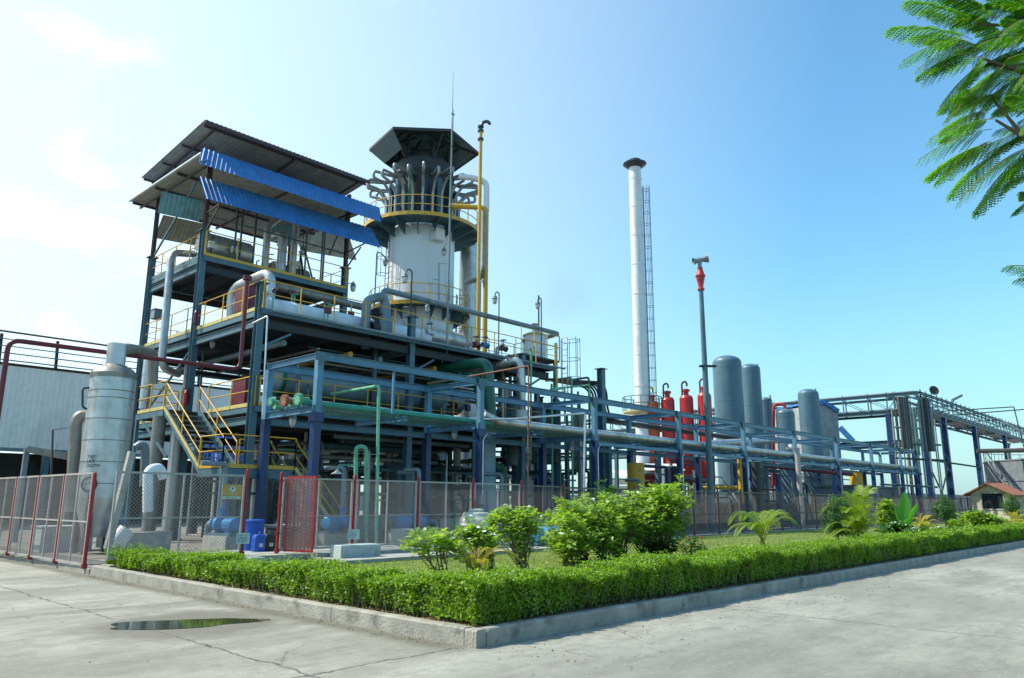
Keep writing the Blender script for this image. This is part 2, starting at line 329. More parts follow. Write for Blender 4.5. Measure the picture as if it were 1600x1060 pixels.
# ================================================================ GROUND
def ground_mat():
    m = bpy.data.materials.new('road_concrete'); m.use_nodes = True; nt = m.node_tree; b = nt.nodes['Principled BSDF']; L = nt.links.new
    tc = _n(nt, 'ShaderNodeTexCoord'); sx = _n(nt, 'ShaderNodeSeparateXYZ')
    def noise(s, d=6, r=0.6, vec=None):
        n = _n(nt, 'ShaderNodeTexNoise'); n.inputs['Scale'].default_value = s; n.inputs['Detail'].default_value = d; n.inputs['Roughness'].default_value = r
        L(vec or tc.outputs['Object'], n.inputs['Vector']); return n.outputs[0]
    def mth(op, a, b=None):
        n = _n(nt, 'ShaderNodeMath', operation=op)
        for i, q in enumerate((a, b)):
            if q is None: continue
            if isinstance(q, (int, float)): n.inputs[i].default_value = q
            else: L(q, n.inputs[i])
        return n.outputs[0]
    def ramp(x, a, b, c=0, d=1):
        n = _n(nt, 'ShaderNodeMapRange'); n.inputs[1].default_value = a; n.inputs[2].default_value = b; n.inputs[3].default_value = c; n.inputs[4].default_value = d; L(x, n.inputs[0]); return n.outputs[0]
    def mixc(f, a, col):
        n = _n(nt, 'ShaderNodeMix', data_type='RGBA'); L(f, n.inputs[0]); L(a, n.inputs[6]); n.inputs[7].default_value = (*col, 1); return n.outputs[2]
    base = _n(nt, 'ShaderNodeValToRGB'); base.color_ramp.elements[0].color = (0.20, 0.20, 0.165, 1); base.color_ramp.elements[0].position = 0.38; base.color_ramp.elements[1].color = (0.37, 0.365, 0.31, 1); base.color_ramp.elements[1].position = 0.62
    mpp = _n(nt, 'ShaderNodeMapping'); mpp.inputs['Scale'].default_value = (0.35, 1.1, 1); mpp.inputs['Rotation'].default_value = (0, 0, 0.12); L(tc.outputs['Object'], mpp.inputs[0])
    L(noise(0.7, 8, 0.62, mpp.outputs[0]), base.inputs[0]); c = base.outputs[0]
    c = mixc(ramp(noise(1.6, 9, 0.7), 0.50, 0.64, 0, 0.55), c, (0.20, 0.195, 0.165))
    c = mixc(ramp(noise(0.45, 4, 0.5, mpp.outputs[0]), 0.50, 0.62, 0, 0.6), c, (0.40, 0.40, 0.35))
    c = mixc(ramp(noise(42, 3, 0.6), 0.55, 0.66, 0, 0.55), c, (0.12, 0.11, 0.09)); c = mixc(ramp(noise(160, 2, 0.5), 0.54, 0.66, 0, 0.5), c, (0.10, 0.095, 0.08)); c = mixc(ramp(noise(5.5, 8, 0.75), 0.52, 0.62, 0, 0.5), c, (0.14, 0.135, 0.11)); c = mixc(ramp(noise(0.16, 3, 0.5), 0.48, 0.64, 0, 0.55), c, (0.15, 0.15, 0.125)); c = mixc(ramp(noise(11, 6, 0.8), 0.53, 0.64, 0, 0.4), c, (0.40, 0.40, 0.36)); c = mixc(ramp(noise(3.1, 10, 0.8, mpp.outputs[0]), 0.50, 0.60, 0, 0.5), c, (0.15, 0.145, 0.12))
    L(tc.outputs['Object'], sx.inputs[0])
    wob = noise(1.3, 6, 0.7); wy = mth('MULTIPLY', mth('SUBTRACT', wob, 0.5), 0.35)
    def joint(coord, off, per):
        q = mth('ADD', coord, wy); q = mth('ADD', q, off); q = mth('DIVIDE', q, per); q = mth('FRACT', q); q = mth('SUBTRACT', q, 0.5); q = mth('ABSOLUTE', q); return mth('MULTIPLY', q, per)
    jy = joint(sx.outputs[1], -0.2+3.0, 6.0)   # along X at y = 0.2, 6.2, -5.8
    jx = joint(sx.outputs[0], 3.0+9.5, 7.0)
    gap = noise(2.2, 3, 0.5)
    jm = mth('MULTIPLY', ramp(mth('MINIMUM', jy, jx), 0.006, 0.026, 1, 0), ramp(gap, 0.34, 0.48, 0, 0.95))
    c = mixc(jm, c, (0.055, 0.055, 0.045))
    # random hairline cracks
    vo = _n(nt, 'ShaderNodeTexVoronoi', feature='DISTANCE_TO_EDGE'); vo.inputs['Scale'].default_value = 0.22
    wv = _n(nt, 'ShaderNodeVectorMath', operation='ADD'); nn = _n(nt, 'ShaderNodeTexNoise'); nn.inputs['Scale'].default_value = 1.1; nn.inputs['Detail'].default_value = 7; L(tc.outputs['Object'], nn.inputs['Vector'])
    L(tc.outputs['Object'], wv.inputs[0]); L(nn.outputs[1], wv.inputs[1]); L(wv.outputs[0], vo.inputs['Vector'])
    ck = mth('MULTIPLY', ramp(vo.outputs[0], 0.0008, 0.0028, 1, 0), ramp(noise(0.6, 3), 0.5, 0.6, 0, 0.8))
    c = mixc(ck, c, (0.08, 0.075, 0.06))
    # damp stain round the puddle
    dv = _n(nt, 'ShaderNodeVectorMath', operation='DISTANCE'); mp2 = _n(nt, 'ShaderNodeMapping'); mp2.inputs['Location'].default_value = (0, 0, 0)
    L(tc.outputs['Object'], dv.inputs[0]); dv.inputs[1].default_value = (-1.5, 4.0, 0)
    damp = mth('MULTIPLY', ramp(mth('ADD', dv.outputs['Value'], mth('MULTIPLY', wob, 1.6)), 1.75, 2.3, 1, 0), 0.8)
    c = mixc(damp, c, (0.13, 0.12, 0.095))
    # dirt collecting along the foot of the left kerb
    dk = mth('MULTIPLY', ramp(mth('ABSOLUTE', mth('ADD', sx.outputs[0], mth('MULTIPLY', wob, 0.3))), 0.06, 0.3, 0.8, 0), ramp(sx.outputs[1], -0.2, 0.5, 0, 1))
    c = mixc(dk, c, (0.10, 0.095, 0.07))
    L(c, b.inputs['Base Color']); b.inputs['Roughness'].default_value = 0.8
    bp = _n(nt, 'ShaderNodeBump'); bp.inputs['Strength'].default_value = 0.35; bp.inputs['Distance'].default_value = 0.01
    L(mth('SUBTRACT', noise(35, 6, 0.7), mth('MULTIPLY', jm, 2.0)), bp.inputs['Height']); L(bp.outputs[0], b.inputs['Normal'])
    return m
g = MB(); g.add([(-1500,-1500,0),(1500,-1500,0),(1500,1500,0),(-1500,1500,0)], [(0,1,2,3)])
struct(g.build('road', ground_mat()))
def speckle(name, c1, c2, c3, s1, s2, bump=0.4):
    m = bpy.data.materials.new(name); m.use_nodes = True; nt = m.node_tree; b = nt.nodes['Principled BSDF']; L = nt.links.new
    tc = _n(nt, 'ShaderNodeTexCoord'); a = _n(nt, 'ShaderNodeTexNoise'); a.inputs['Scale'].default_value = s1; a.inputs['Detail'].default_value = 6
    n2 = _n(nt, 'ShaderNodeTexNoise'); n2.inputs['Scale'].default_value = s2; n2.inputs['Detail'].default_value = 4
    L(tc.outputs['Object'], a.inputs['Vector']); L(tc.outputs['Object'], n2.inputs['Vector'])
    r = _n(nt, 'ShaderNodeValToRGB'); r.color_ramp.elements[0].position = 0.35; r.color_ramp.elements[1].position = 0.65; r.color_ramp.elements[0].color = (*c1, 1); r.color_ramp.elements[1].color = (*c2, 1); L(a.outputs[0], r.inputs[0])
    q = _n(nt, 'ShaderNodeMapRange'); q.inputs[1].default_value = 0.5; q.inputs[2].default_value = 0.65; q.inputs[4].default_value = 0.7; L(n2.outputs[0], q.inputs[0])
    x = _n(nt, 'ShaderNodeMix', data_type='RGBA'); L(q.outputs[0], x.inputs[0]); L(r.outputs[0], x.inputs[6]); x.inputs[7].default_value = (*c3, 1); L(x.outputs[2], b.inputs['Base Color'])
    b.inputs['Roughness'].default_value = 0.9
    bp = _n(nt, 'ShaderNodeBump'); bp.inputs['Strength'].default_value = bump; bp.inputs['Distance'].default_value = 0.03; L(n2.outputs[0], bp.inputs['Height']); L(bp.outputs[0], b.inputs['Normal'])
    return m
M['lawn'] = speckle('lawn_turf', (0.12, 0.17, 0.035), (0.20, 0.25, 0.05), (0.07, 0.12, 0.025), 1.3, 60)
M['soil'] = speckle('bed_soil', (0.17, 0.14, 0.08), (0.27, 0.22, 0.13), (0.10, 0.08, 0.05), 2, 40)
M['paving'] = speckle('yard_paving', (0.15, 0.14, 0.125), (0.25, 0.235, 0.21), (0.09, 0.085, 0.075), 0.9, 5, 0.2)
def sheet(name, x0, y0, x1, y1, z, mt):
    s = MB(); s.add([(x0,y0,z),(x1,y0,z),(x1,y1,z),(x0,y1,z)], [(0,1,2,3)]); return struct(s.build(name, mt))
sheet('lawn', 1.3, 1.3, 95, 11.2, 0.15, 'lawn')
sheet('planting_bed', 0.14, 0.14, 95, 1.3, 0.17, 'soil'); sheet('planting_bed', 0.14, 1.3, 1.3, 11.9, 0.14, 'soil')
sheet('yard', 0.32, 11.4, 260, 160, 0.10, 'paving')
# kerbs: rough top edge, segments with joints
def kerb(name, p, q, w, h, seg, seed):
    rr = random.Random(seed); p = Vector(p); q = Vector(q); d = (q-p); Lh = d.length; d.normalize(); s = Vector((-d.y, d.x, 0)); b = MB(); t = 0
    while t < Lh-0.01:
        e = min(t+seg*rr.uniform(0.85, 1.15), Lh); n = 8; vs = []; dz = rr.uniform(-0.006, 0.006); do = rr.uniform(-0.008, 0.004)
        for i in range(n+1):
            c = p+d*(t+0.006+(e-t-0.012)*i/n); hh = h+dz+rr.uniform(-0.004, 0.004)
            jit = lambda a: rr.uniform(-a, a)
            vs += [c+s*(do+jit(.003)), c+s*(do+jit(.004))+_Z*(hh-0.02), c+s*(do+0.018+jit(.006))+_Z*hh, c+s*(w-0.018)+_Z*(hh+jit(.003)), c+s*w+_Z*(hh-0.02), c+s*w]
        fs = [(i*6+j, i*6+j+1, (i+1)*6+j+1, (i+1)*6+j) for i in range(n) for j in range(5)]+[(0,1,2,3,4,5)[::-1], tuple(n*6+j for j in range(6))]
        b.add(vs, fs); t = e
    return struct(b.build(name, 'kerb'))
kerb('kerb', (0, 12.1, 0), (0, 0.0, 0), 0.15, 0.19, 3.0, 1)     # left arm, width towards the garden
kerb('kerb', (0.152, 0.0, 0), (95, 0.0, 0), 0.15, 0.19, 3.0, 2)
kerb('kerb', (0.0, 60, 0), (0.0, 12.14, 0), 0.3, 0.12, 2.4, 3)
# fix the corner: small block joining both kerbs
# plinth (two broad steps) under the front fence
pl = MB(); pl.box(4.45, 8.95, 0.02, 14.5, 10.25, 0.24); struct(pl.build('plinth_step', 'conc'))
pl = MB(); pl.box(4.7, 10.25, 0.02, 14.5, 11.42, 0.33); pl.box(1.9, 10.9, 0.02, 4.698, 11.42, 0.30); struct(pl.build('fence_plinth', 'conc'))
pl = MB(); pl.box(14.502, 11.12, 0.02, 95, 11.42, 0.2); pl.box(0.14, 11.9, 0.02, 1.898, 11.42, 0.22); struct(pl.build('fence_footing', 'conc'))
# puddle
pts = []
cx, cy = -1.52, 4.0
ax = Vector((1.0, -0.52, 0)).normalized(); ay = Vector((0.52, 1.0, 0)).normalized()
for i in range(90):
    a = 2*math.pi*i/90; rr = 1+0.13*math.sin(3*a+1)+0.07*math.sin(5*a+2.2)+0.02*math.sin(9*a)
    pts.append(Vector((cx, cy, 0.004))+ax*(0.95*rr*math.cos(a))+ay*(0.40*rr*math.sin(a)))
pm = bpy.data.materials.new('puddle_water'); pm.use_nodes = True; pb = pm.node_tree.nodes['Principled BSDF']; pb.inputs['Base Color'].default_value = (0.035, 0.038, 0.025, 1); pb.inputs['Roughness'].default_value = 0.03; pb.inputs['IOR'].default_value = 1.33
_tc = _n(pm.node_tree, 'ShaderNodeTexCoord'); _nn = _n(pm.node_tree, 'ShaderNodeTexNoise'); _nn.inputs['Scale'].default_value = 9; _bp = _n(pm.node_tree, 'ShaderNodeBump'); _bp.inputs['Strength'].default_value = 0.05; _bp.inputs['Distance'].default_value = 0.02
pm.node_tree.links.new(_tc.outputs['Object'], _nn.inputs['Vector']); pm.node_tree.links.new(_nn.outputs[0], _bp.inputs['Height']); pm.node_tree.links.new(_bp.outputs[0], pb.inputs['Normal'])
b = MB(); b.add(pts, [tuple(range(90))]); struct(b.build('puddle', pm))

# ================================================================ HEDGES
def rhombs(C, D, S, Lh, Wd):
    """leaf quads: centre C, long axis D, side axis S"""
    L2 = Lh[:, None]; W2 = Wd[:, None]
    return np.stack([C-D*L2*0.5, C+S*W2*0.5, C+D*L2*0.5, C-S*W2*0.5], axis=1)
def rand_dirs(n):
    a = rng.normal(size=(n, 3)); return a/np.linalg.norm(a, axis=1)[:, None]
def ortho(D, n=None):
    r = rand_dirs(len(D)) if n is None else n; s = np.cross(D, r); return s/np.maximum(np.linalg.norm(s, axis=1), 1e-6)[:, None]
def lump(t, k): return 0.02*np.sin(t*23+k)+0.04*np.sin(t*1.7+k)+0.025*np.sin(t*4.1+k*2)+0.02*np.sin(t*9.3+k*3)
def hedge(p, q, w, ztop0, ztop1, zbot, dens, leaf, label, nseg):
    """clipped hedge from p to q; the body lies to the left of travel"""
    p = np.array(p, float); q = np.array(q, float); d = q-p; Lh = np.linalg.norm(d); d /= Lh; s = np.array([-d[1], d[0], 0])
    root = thing('hedge', label, 'hedge', tuple(p))
    out = []
    hgt = (ztop0+ztop1)/2-zbot
    for face, area in (('out', hgt*Lh), ('top', w*Lh), ('in', hgt*Lh*0.5), ('vol', w*Lh*0.7), ('end', w*hgt*3)):
        n = int(area*dens); t = rng.random(n)*Lh; a = rng.random(n); zt = ztop0+(ztop1-ztop0)*t/Lh+lump(t, 1)+lump(t*1.3, 5)*0.5
        dep = np.abs(rng.normal(size=n))*0.05
        if face == 'out': z = zbot+(zt-zbot)*a**0.65; o = dep*1.5+0.05*(1-a)+lump(t, 3)*0.8+0.035*np.sin(z*9+t*2); nrm = np.tile(-s, (n, 1))
        elif face == 'top': z = zt-dep*0.7+rng.normal(size=n)*0.012+(rng.random(n) < 0.06)*rng.random(n)**2*0.16; o = a*w; nrm = np.tile([0, 0, 1.], (n, 1))
        elif face == 'in': z = zbot+(zt-zbot)*(0.5+a*0.5); o = w-dep; nrm = np.tile(s, (n, 1))
        elif face == 'end': t = np.where(rng.random(n) < .5, rng.random(n)*0.1, Lh-rng.random(n)*0.1); z = zbot+(zt-zbot)*a; o = rng.random(n)*w; nrm = np.tile(-d, (n, 1))
        else: z = zbot+(zt-zbot)*(0.25+0.7*a); o = 0.08+rng.random(n)*(w-0.12); nrm = rand_dirs(n)
        edge = np.minimum(o, w-o); z = z-np.where((face == 'top') & (edge < 0.08), (0.08-edge)*0.6, 0)
        Cc = p+d*t[:, None]+s*o[:, None]; Cc[:, 2] = z
        N = nrm*.8+np.array([0, 0, 0.5])+rand_dirs(n)*1.2; N /= np.linalg.norm(N, axis=1)[:, None]
        D = ortho(N); S = np.cross(N, D); l = leaf*(0.7+0.7*rng.random(n))
        out.append(rhombs(Cc, D, S, l, l*0.55))
    quads('foliage', np.concatenate(out), 'leafh', root)
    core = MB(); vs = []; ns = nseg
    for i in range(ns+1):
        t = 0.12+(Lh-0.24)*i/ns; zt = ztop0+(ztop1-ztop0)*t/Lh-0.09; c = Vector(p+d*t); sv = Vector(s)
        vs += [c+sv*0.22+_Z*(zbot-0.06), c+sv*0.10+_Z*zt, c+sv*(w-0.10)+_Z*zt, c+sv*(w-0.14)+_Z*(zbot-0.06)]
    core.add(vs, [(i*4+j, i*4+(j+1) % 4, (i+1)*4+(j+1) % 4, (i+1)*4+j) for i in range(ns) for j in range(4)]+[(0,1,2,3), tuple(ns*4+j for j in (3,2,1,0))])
    core.build('twig_shade_core', M['core'], root)  # solid twig core, its near-black green puts the inner shade into colour
    st = MB(); rr = random.Random(5)
    for i in range(int(Lh*14) if Lh < 20 else int(Lh*5)):
        t = rr.random()*Lh; o = rr.uniform(0.03, .22); c = Vector(p+d*t+s*o); a = rr.uniform(-.12, .12)
        st.tube([c+_Z*0.12, c+Vector(d)*a+_Z*(zbot+0.06), c+Vector(d)*a*2.4+_Z*(zbot+0.28)], 0.007, 4, caps=False)
    st.build('stem', 'twig', root)['kind'] = 'stuff'
    return root
M['core'] = leafmat('hedge_twig_shade', (0.025, 0.06, 0.012), (0.03, 0.07, 0.015), 0.1, 0.9)
hedge((0.20, 11.9, 0), (0.20, 0.24, 0), 0.80, 0.48, 0.65, 0.20, 5200, 0.040, 'low sunlit clipped hedge on the left kerb, from the fence corner to the kerb corner', 24)
_h = hedge((0.24, 0.19, 0), (17, 0.19, 0), 0.90, 0.66, 0.70, 0.22, 4800, 0.040, 'clipped green hedge along the right kerb with bare stems showing at its foot', 30)
# the same hedge runs on into the distance with its leaves built coarser
def hedge_far(root, x0, x1):
    r2 = hedge((x0, 0.19, 0), (x1, 0.19, 0), 0.90, 0.70, 0.74, 0.22, 1500, 0.075, None, 40)
    for c in list(r2.children):
        for v in c.data.vertices: pass
        c.data.transform(Matrix.Translation(r2.location-root.location)); c.parent = root
    bpy.data.objects.remove(r2)
hedge_far(_h, 17, 95)

# short turf blades on the near lawn, litter under the hedge and along the kerb
def scatter(name, n, x0, x1, y0, y1, z, l, w, mt, up, label, cat, fall=1.0):
    C_ = np.stack([x0+(x1-x0)*rng.random(n)**fall, y0+(y1-y0)*rng.random(n), np.full(n, z)], axis=1); D = nz2(np.array([0, 0, 1.])*up+rand_dirs(n)*(1 if up < 1 else .5)*np.array([1, 1, .25])); S = ortho(D); ll = l*(.5+rng.random(n)); C_[:, 2] += np.abs(D[:, 2])*ll*.5+.003
    return tag(quads(name, rhombs(C_, D, S, ll, ll*w), mt, None, at=(x0, y0, z)), label, cat, kind='stuff')
def nz2(a): return a/np.maximum(np.linalg.norm(a, axis=-1, keepdims=True), 1e-9)
M['leafg'] = leafmat('turf_blade', (0.13, 0.19, 0.03), (0.26, 0.31, 0.06), 0.3, .7)
M['leaflit'] = leafmat('leaf_litter', (0.10, 0.07, 0.03), (0.30, 0.24, 0.10), 0.1, .8)
scatter('grass', 60000, 1.3, 14, 1.3, 8.9, .15, .035, .2, 'leafg', 1.2, 'short yellow-green turf of the garden lawn', 'grass', 1.3)
scatter('grass', 30000, 14, 40, 1.3, 11, .15, .05, .25, 'leafg', 1.2, 'short turf of the lawn further off', 'grass', 1.5)
scatter('fallen_leaves', 5000, .14, 20, .14, .5, .172, .035, .5, 'leaflit', .25, 'dry leaf litter under the right hedge', 'leaf litter', 1.3)
scatter('fallen_leaves', 2500, .14, .5, .3, 11.8, .172, .035, .5, 'leaflit', .25, 'dry leaf litter under the left hedge', 'leaf litter')
scatter('fallen_leaves', 260, .0, 16, -1.6, -.02, .001, .028, .5, 'leaflit', .15, 'a few dry leaves blown on the road by the right kerb', 'leaf litter', 1.3)
scatter('fallen_leaves', 420, -.28, -.01, .0, 12, .001, .022, .6, 'leaflit', .15, 'dirt and dry leaves lying along the foot of the left kerb', 'leaf litter')
scatter('fallen_leaves', 160, -4.5, 0, -2.5, 12, .001, .02, .6, 'leaflit', .15, 'scattered dry bits lying on the open concrete road', 'leaf litter')

# ================================================================ FENCES
def panel_mesh(w, h, pitch=0.085, st=0.008):
    """diamond mesh of an infill panel in local X-Z plane, real strands"""
    b = MB(); k = h/1.0; n = int((w+h)/pitch)+1
    for i in range(n):
        c = i*pitch
        for sgn in (1, -1):
            # line x = c - z (sgn 1) or x = w - c + z
            z0 = max(0, c-w); z1 = min(h, c)
            if z1-z0 < 0.02: continue
            p = (c-z0, z0) if sgn > 0 else (w-c+z0, z0); q = (c-z1, z1) if sgn > 0 else (w-c+z1, z1)
            y = 0.004*sgn; d = st*0.5*1.2; 
            b.add([(p[0]-d, y, p[1]), (p[0]+d, y, p[1]), (q[0]+d, y, q[1]), (q[0]-d, y, q[1]), (p[0]-d, y+.005, p[1]), (p[0]+d, y+.005, p[1]), (q[0]+d, y+.005, q[1]), (q[0]-d, y+.005, q[1])], [(0,1,2,3),(7,6,5,4),(0,3,7,4),(1,5,6,2)])
    return b
def make_panel(w, h, st=.008):
    fr = MB(); t = 0.045
    fr.box(0, -.02, 0, t, .02, h); fr.box(w-t, -.02, 0, w, .02, h); fr.box(t, -.02, 0, w-t, .02, t); fr.box(t, -.02, h-t, w-t, .02, h)
    fr.box(w/2-.018, -.017, t, w/2+.018, .017, h-t); fr.box(t, -.015, h*0.46-.018, w/2-.018, .015, h*0.46+.018); fr.box(w/2+.018, -.015, h*0.46-.018, w-t, .015, h*0.46+.018)
    me = panel_mesh(w-2*t, h-2*t, st=st); me.v = [(a+t, c, d+t) for a, c, d in me.v]
    return fr, me
def fence_run(label, start, dirx, items, h, group=None, zb=0.0, postmat='redpost', wire=True, post_h=2.02, fm='fence', wm='fence_m', st=.0062):
    """items: list of (post?, panel width, post) measured along the run"""
    root = thing('wire_fence', label, 'fence', start); ang = math.atan2(dirx[1], dirx[0]); cache = {}
    for kind, t, w in items:
        loc = Vector((dirx[0]*t, dirx[1]*t, 0))
        if kind == 'post':
            if 'post' not in cache:
                b = MB(); b.cyl((0,0,-0.02+zb), (0,0,post_h), 0.042, 10); b.lathe((0,0,post_h), [(0.042, 0), (0.03, 0.03), (0.0, 0.04)], 10); b.cyl((0,0,zb), (0,0,zb+0.09), 0.065, 10)
                for zz in (0.45, 1.15, 1.75): b.box(-0.075, -0.012, zz, 0.075, 0.012, zz+0.035)
                o = b.build('post', postmat, None); cache['post'] = o
            else: o = cache['post'].copy(); COL.objects.link(o)
            o.parent = root; o.location = loc; o.rotation_euler = (0, 0, ang)
        else:
            if w not in cache:
                fr, me = make_panel(w, h, st); o = fr.build('panel', fm); m = me.build('wire_mesh', wm); m.parent = o; cache[w] = o
            else:
                src = cache[w]; o = src.copy(); COL.objects.link(o); m = src.children[0].copy(); COL.objects.link(m); m.parent = o
            o.parent = root; o.location = loc+Vector((0, 0, 0.05+zb)); o.rotation_euler = (random.uniform(-.008, .008), 0, ang)
    return root
YF = 11.28
fence_run('long grey mesh fence panel left of the gate, orange sign hung on its right end', (0.02, YF, 0.30), (1, 0), [('panel', 0.0, 3.0), ('post', 3.05, 0)], 1.86)
it = []
for k in range(5):
    it += [('post', k*2.25, 0)]+([('panel', k*2.25+0.06, 2.13)] if k < 4 else [])
fence_run('grey mesh fence with dark red posts standing on the stepped plinth right of the gate', (4.0, YF, 0.33), (1, 0), it, 1.80, post_h=1.95, wm='fence_m', st=.0055)
it = []
for k in range(33):
    it += [('post', k*2.25, 0)]+([('panel', k*2.25+0.06, 2.13)] if k < 32 else [])
fence_run('rusty mesh fence behind the lawn, from the white flowered shrubs into the far distance', (15.25, YF, 0.2), (1, 0), it, 1.86, postmat='rustpost', fm='fence_d', wm='fence_d', st=.0045)
fence_run('short length of mesh fence behind the tallest flowering shrubs', (13.1, YF, 0.3), (1, 0), [('panel', 0, 2.05)], 1.80, fm='fence_d', wm='fence_d', st=.005)
it = []
for k in range(14):
    it += [('post', k*1.9, 0), ('panel', k*1.9+0.06, 1.78)]
fence_run('grey mesh fence with red posts running back beside the left road', (-0.02, 12.45, 0.12), (-0.012, 1), it, 2.04, post_h=2.05)
# gate standing ajar
gt = thing('gate', 'bright red barred gate with diamond mesh, standing open on the plinth', 'gate', (4.15, YF-0.08, 0.33))
gd = Vector((0.37, -0.93, 0)).normalized(); gl = .86
G = lambda a, z, o=0: Vector((4.15, YF-0.08, 0.33))+gd*a+_Z*z+Vector((-gd.y, gd.x, 0))*o
b = MB(); t = .05
for a in (0.03, gl-0.03): b.beam(G(a, 0.02), G(a, 1.88), t, t, gd)
for z in (0.05, 1.85): b.beam(G(.055, z), G(gl-.055, z), t, t)
b.build('gate_frame', 'red', gt)
b0 = None
for i in range(6):
    a = 0.13+i*0.12; b = MB(); b.beam(G(a, 0.076), G(a, 1.824), 0.03, 0.03, gd); b.build('bar', 'red', gt)
me = panel_mesh(gl-0.1, 1.75); b = MB()
for i in range(0, len(me.v), 8):
    for j in range(8): pass
b.v = [tuple(G(x+0.05, z+0.07, y-0.02)) for x, y, z in me.v]; b.f = me.f; b.s = me.s; b.m = me.m
b.build('wire_mesh', 'fence', gt)
b = MB(); b.tube([G(gl-.22, 0.98, .05), G(gl-.04, 0.98, .05)], 0.012, 8); b.build('latch', 'chrome', gt)
b = MB()
for z in (0.3, 1.5): b.cyl(G(0.0, z, 0), G(0.0, z+.12, 0), .022, 8)
b.build('hinge', 'red', gt)

# ---------------- signs
sg = thing('warning_sign', 'faded orange notice with round emblem on the mesh fence beside the gate post', 'sign', (2.2, YF-.03, 1.72))
b = MB(); b.box(2.44, YF-.045, 1.62, 2.92, YF-.035, 1.97); b.build('sign_board', 'sign_o', sg)
b = MB(); b.box(2.45, YF-.05, 1.63, 2.91, YF-.047, 1.69); b.build('text_strip', 'sign_w', sg)
b = MB(); b.cyl((2.68, YF-.0475, 1.865), (2.68, YF-.052, 1.865), 0.075, 20); b.build('emblem_disc', 'sign_w', sg)
b = MB(); b.add([(2.685, YF-.055, 1.925), (2.66, YF-.055, 1.86), (2.71, YF-.055, 1.86)], [(0,1,2)]); b.box(2.68, YF-.0555, 1.83, 2.69, YF-.0545, 1.86); b.box(2.645, YF-.0555, 1.815, 2.665, YF-.0545, 1.835); b.build('emblem_tree', 'ink', sg)
text_mesh('SAVE ENVIRONMENT', 0.046, 'lettering', 'sign_w', sg, (2.46, YF-.049, 1.73), (1,0,0), (0,0,1))
text_mesh('PLANT TREES', 0.042, 'lettering', 'ink', sg, (2.53, YF-.0535, 1.645), (1,0,0), (0,0,1))
def stake_sign(p, label, txt, rz):
    p = Vector(p); s = thing('plant_sign', label, 'sign', p, 'small plant name signs on stakes')
    X = Vector((math.cos(rz), math.sin(rz), 0)); N = Vector((math.sin(rz), -math.cos(rz), 0))
    b = MB(); b.beam(p+X*0, p+_Z*0.42, 0.012, 0.02); b.build('stake', 'black', s)
    b = MB(); b.beam(p+N*.012-X*.15+_Z*.52, p+N*.012+X*.15+_Z*.52, 0.006, 0.24); b.build('sign_board', 'sign_w', s)
    text_mesh(txt, 0.052, 'lettering', 'ink', s, p+N*.0165-X*.13+_Z*.575, X, _Z)
    return s
stake_sign(px(377, 878, z=.22)+Vector((0, 0, 0)), 'small pale sign on a thin stake by the left gate post, above the hedge', 'PLANT PT. 8\nT. Kampali\nDATE NO. -\nNo. 0073', R_(-40))
stake_sign(px(551, 868, z=.24), 'small pale sign on a thin black stake in front of the painted concrete block', 'PLANT P N\nC. Kanair\nDATE NO.\nNo. 007', R_(-40))
# concrete blocks
def cblock(name, label, c, l, w, h, rz, zb):
    s = thing(name, label, 'concrete block', (c[0], c[1], zb), 'concrete blocks by the gate', rz)
    b = MB(); e = .02
    vs = []; 
    for z, i in ((0, 0), (h-e, 0), (h, e)):
        vs += [(-l/2+i, -w/2+i, z), (l/2-i, -w/2+i, z), (l/2-i, w/2-i, z), (-l/2+i, w/2-i, z)]
    b.add(vs, [(k*4+j, k*4+(j+1) % 4, (k+1)*4+(j+1) % 4, (k+1)*4+j) for k in range(2) for j in range(4)]+[(8,9,10,11), (3,2,1,0)])
    o = b.build('block_body', 'concblock', s, at=(0, 0, 0)); return s
cblock('concrete_block', 'pale painted concrete block on the plinth under the second sign', (5.35, 9.85), 1.15, 0.5, 0.30, R_(-3), 0.24)
cblock('concrete_block', 'flat concrete block at the edge of the hedge left of the gate opening', (2.35, 10.45), 1.5, 0.45, 0.16, R_(-4), 0.16)
# leaning concrete post
b = MB(); p = px(168, 858, y=12.6); q = px(206, 706, y=12.6); b.beam(p, q, 0.14, 0.16, Vector((0,1,0))); b.build_ = None
tag(b.build('concrete_post', 'conc', None, at=p), 'pale concrete post leaning behind the left end of the front fence', 'concrete post')

# ================================================================ MAIN PROCESS STRUCTURE
XA, DX = 6.8, 7.0; ROWS = (18.4, 23.6, 28.9)
XC = [XA+DX*i for i in range(4)]
Z1, Z2, Z3 = 4.85, 8.35, 11.5
ms = thing('process_structure', 'big blue-grey steel process structure with three decks, yellow railings and sheeted roofs', 'industrial structure', (XA, 18.4, 0.1))
def column(p, z0, z1, par, m='steel', w=0.26, cap=True, name='column'):
    b = MB(); b.ibeam((p[0], p[1], z0), (p[0], p[1], z1), w, w, 0.02, Vector((0,1,0)))
    b.box(p[0]-w*.8, p[1]-w*.8, z0-.001, p[0]+w*.8, p[1]+w*.8, z0+.03)
    if cap: b.box(p[0]-w*.85, p[1]-w*.85, z1, p[0]+w*.85, p[1]+w*.85, z1+.025)
    return b.build(name, m, par)
def splice(b, p, z): pass
for j, y in enumerate(ROWS):
    for i, x in enumerate(XC):
        top = Z2+0.95 if j == 0 else (Z2-.3)
        if j == 0 and i == 3: top = Z1+.2
        if j == 0 and i == 2: top = Z2+.35
        if j > 0 and i < 2: top = Z3+1.1
        if j == 1 and i == 2: top = Z2
        column((x, y), 0.1, top, ms)
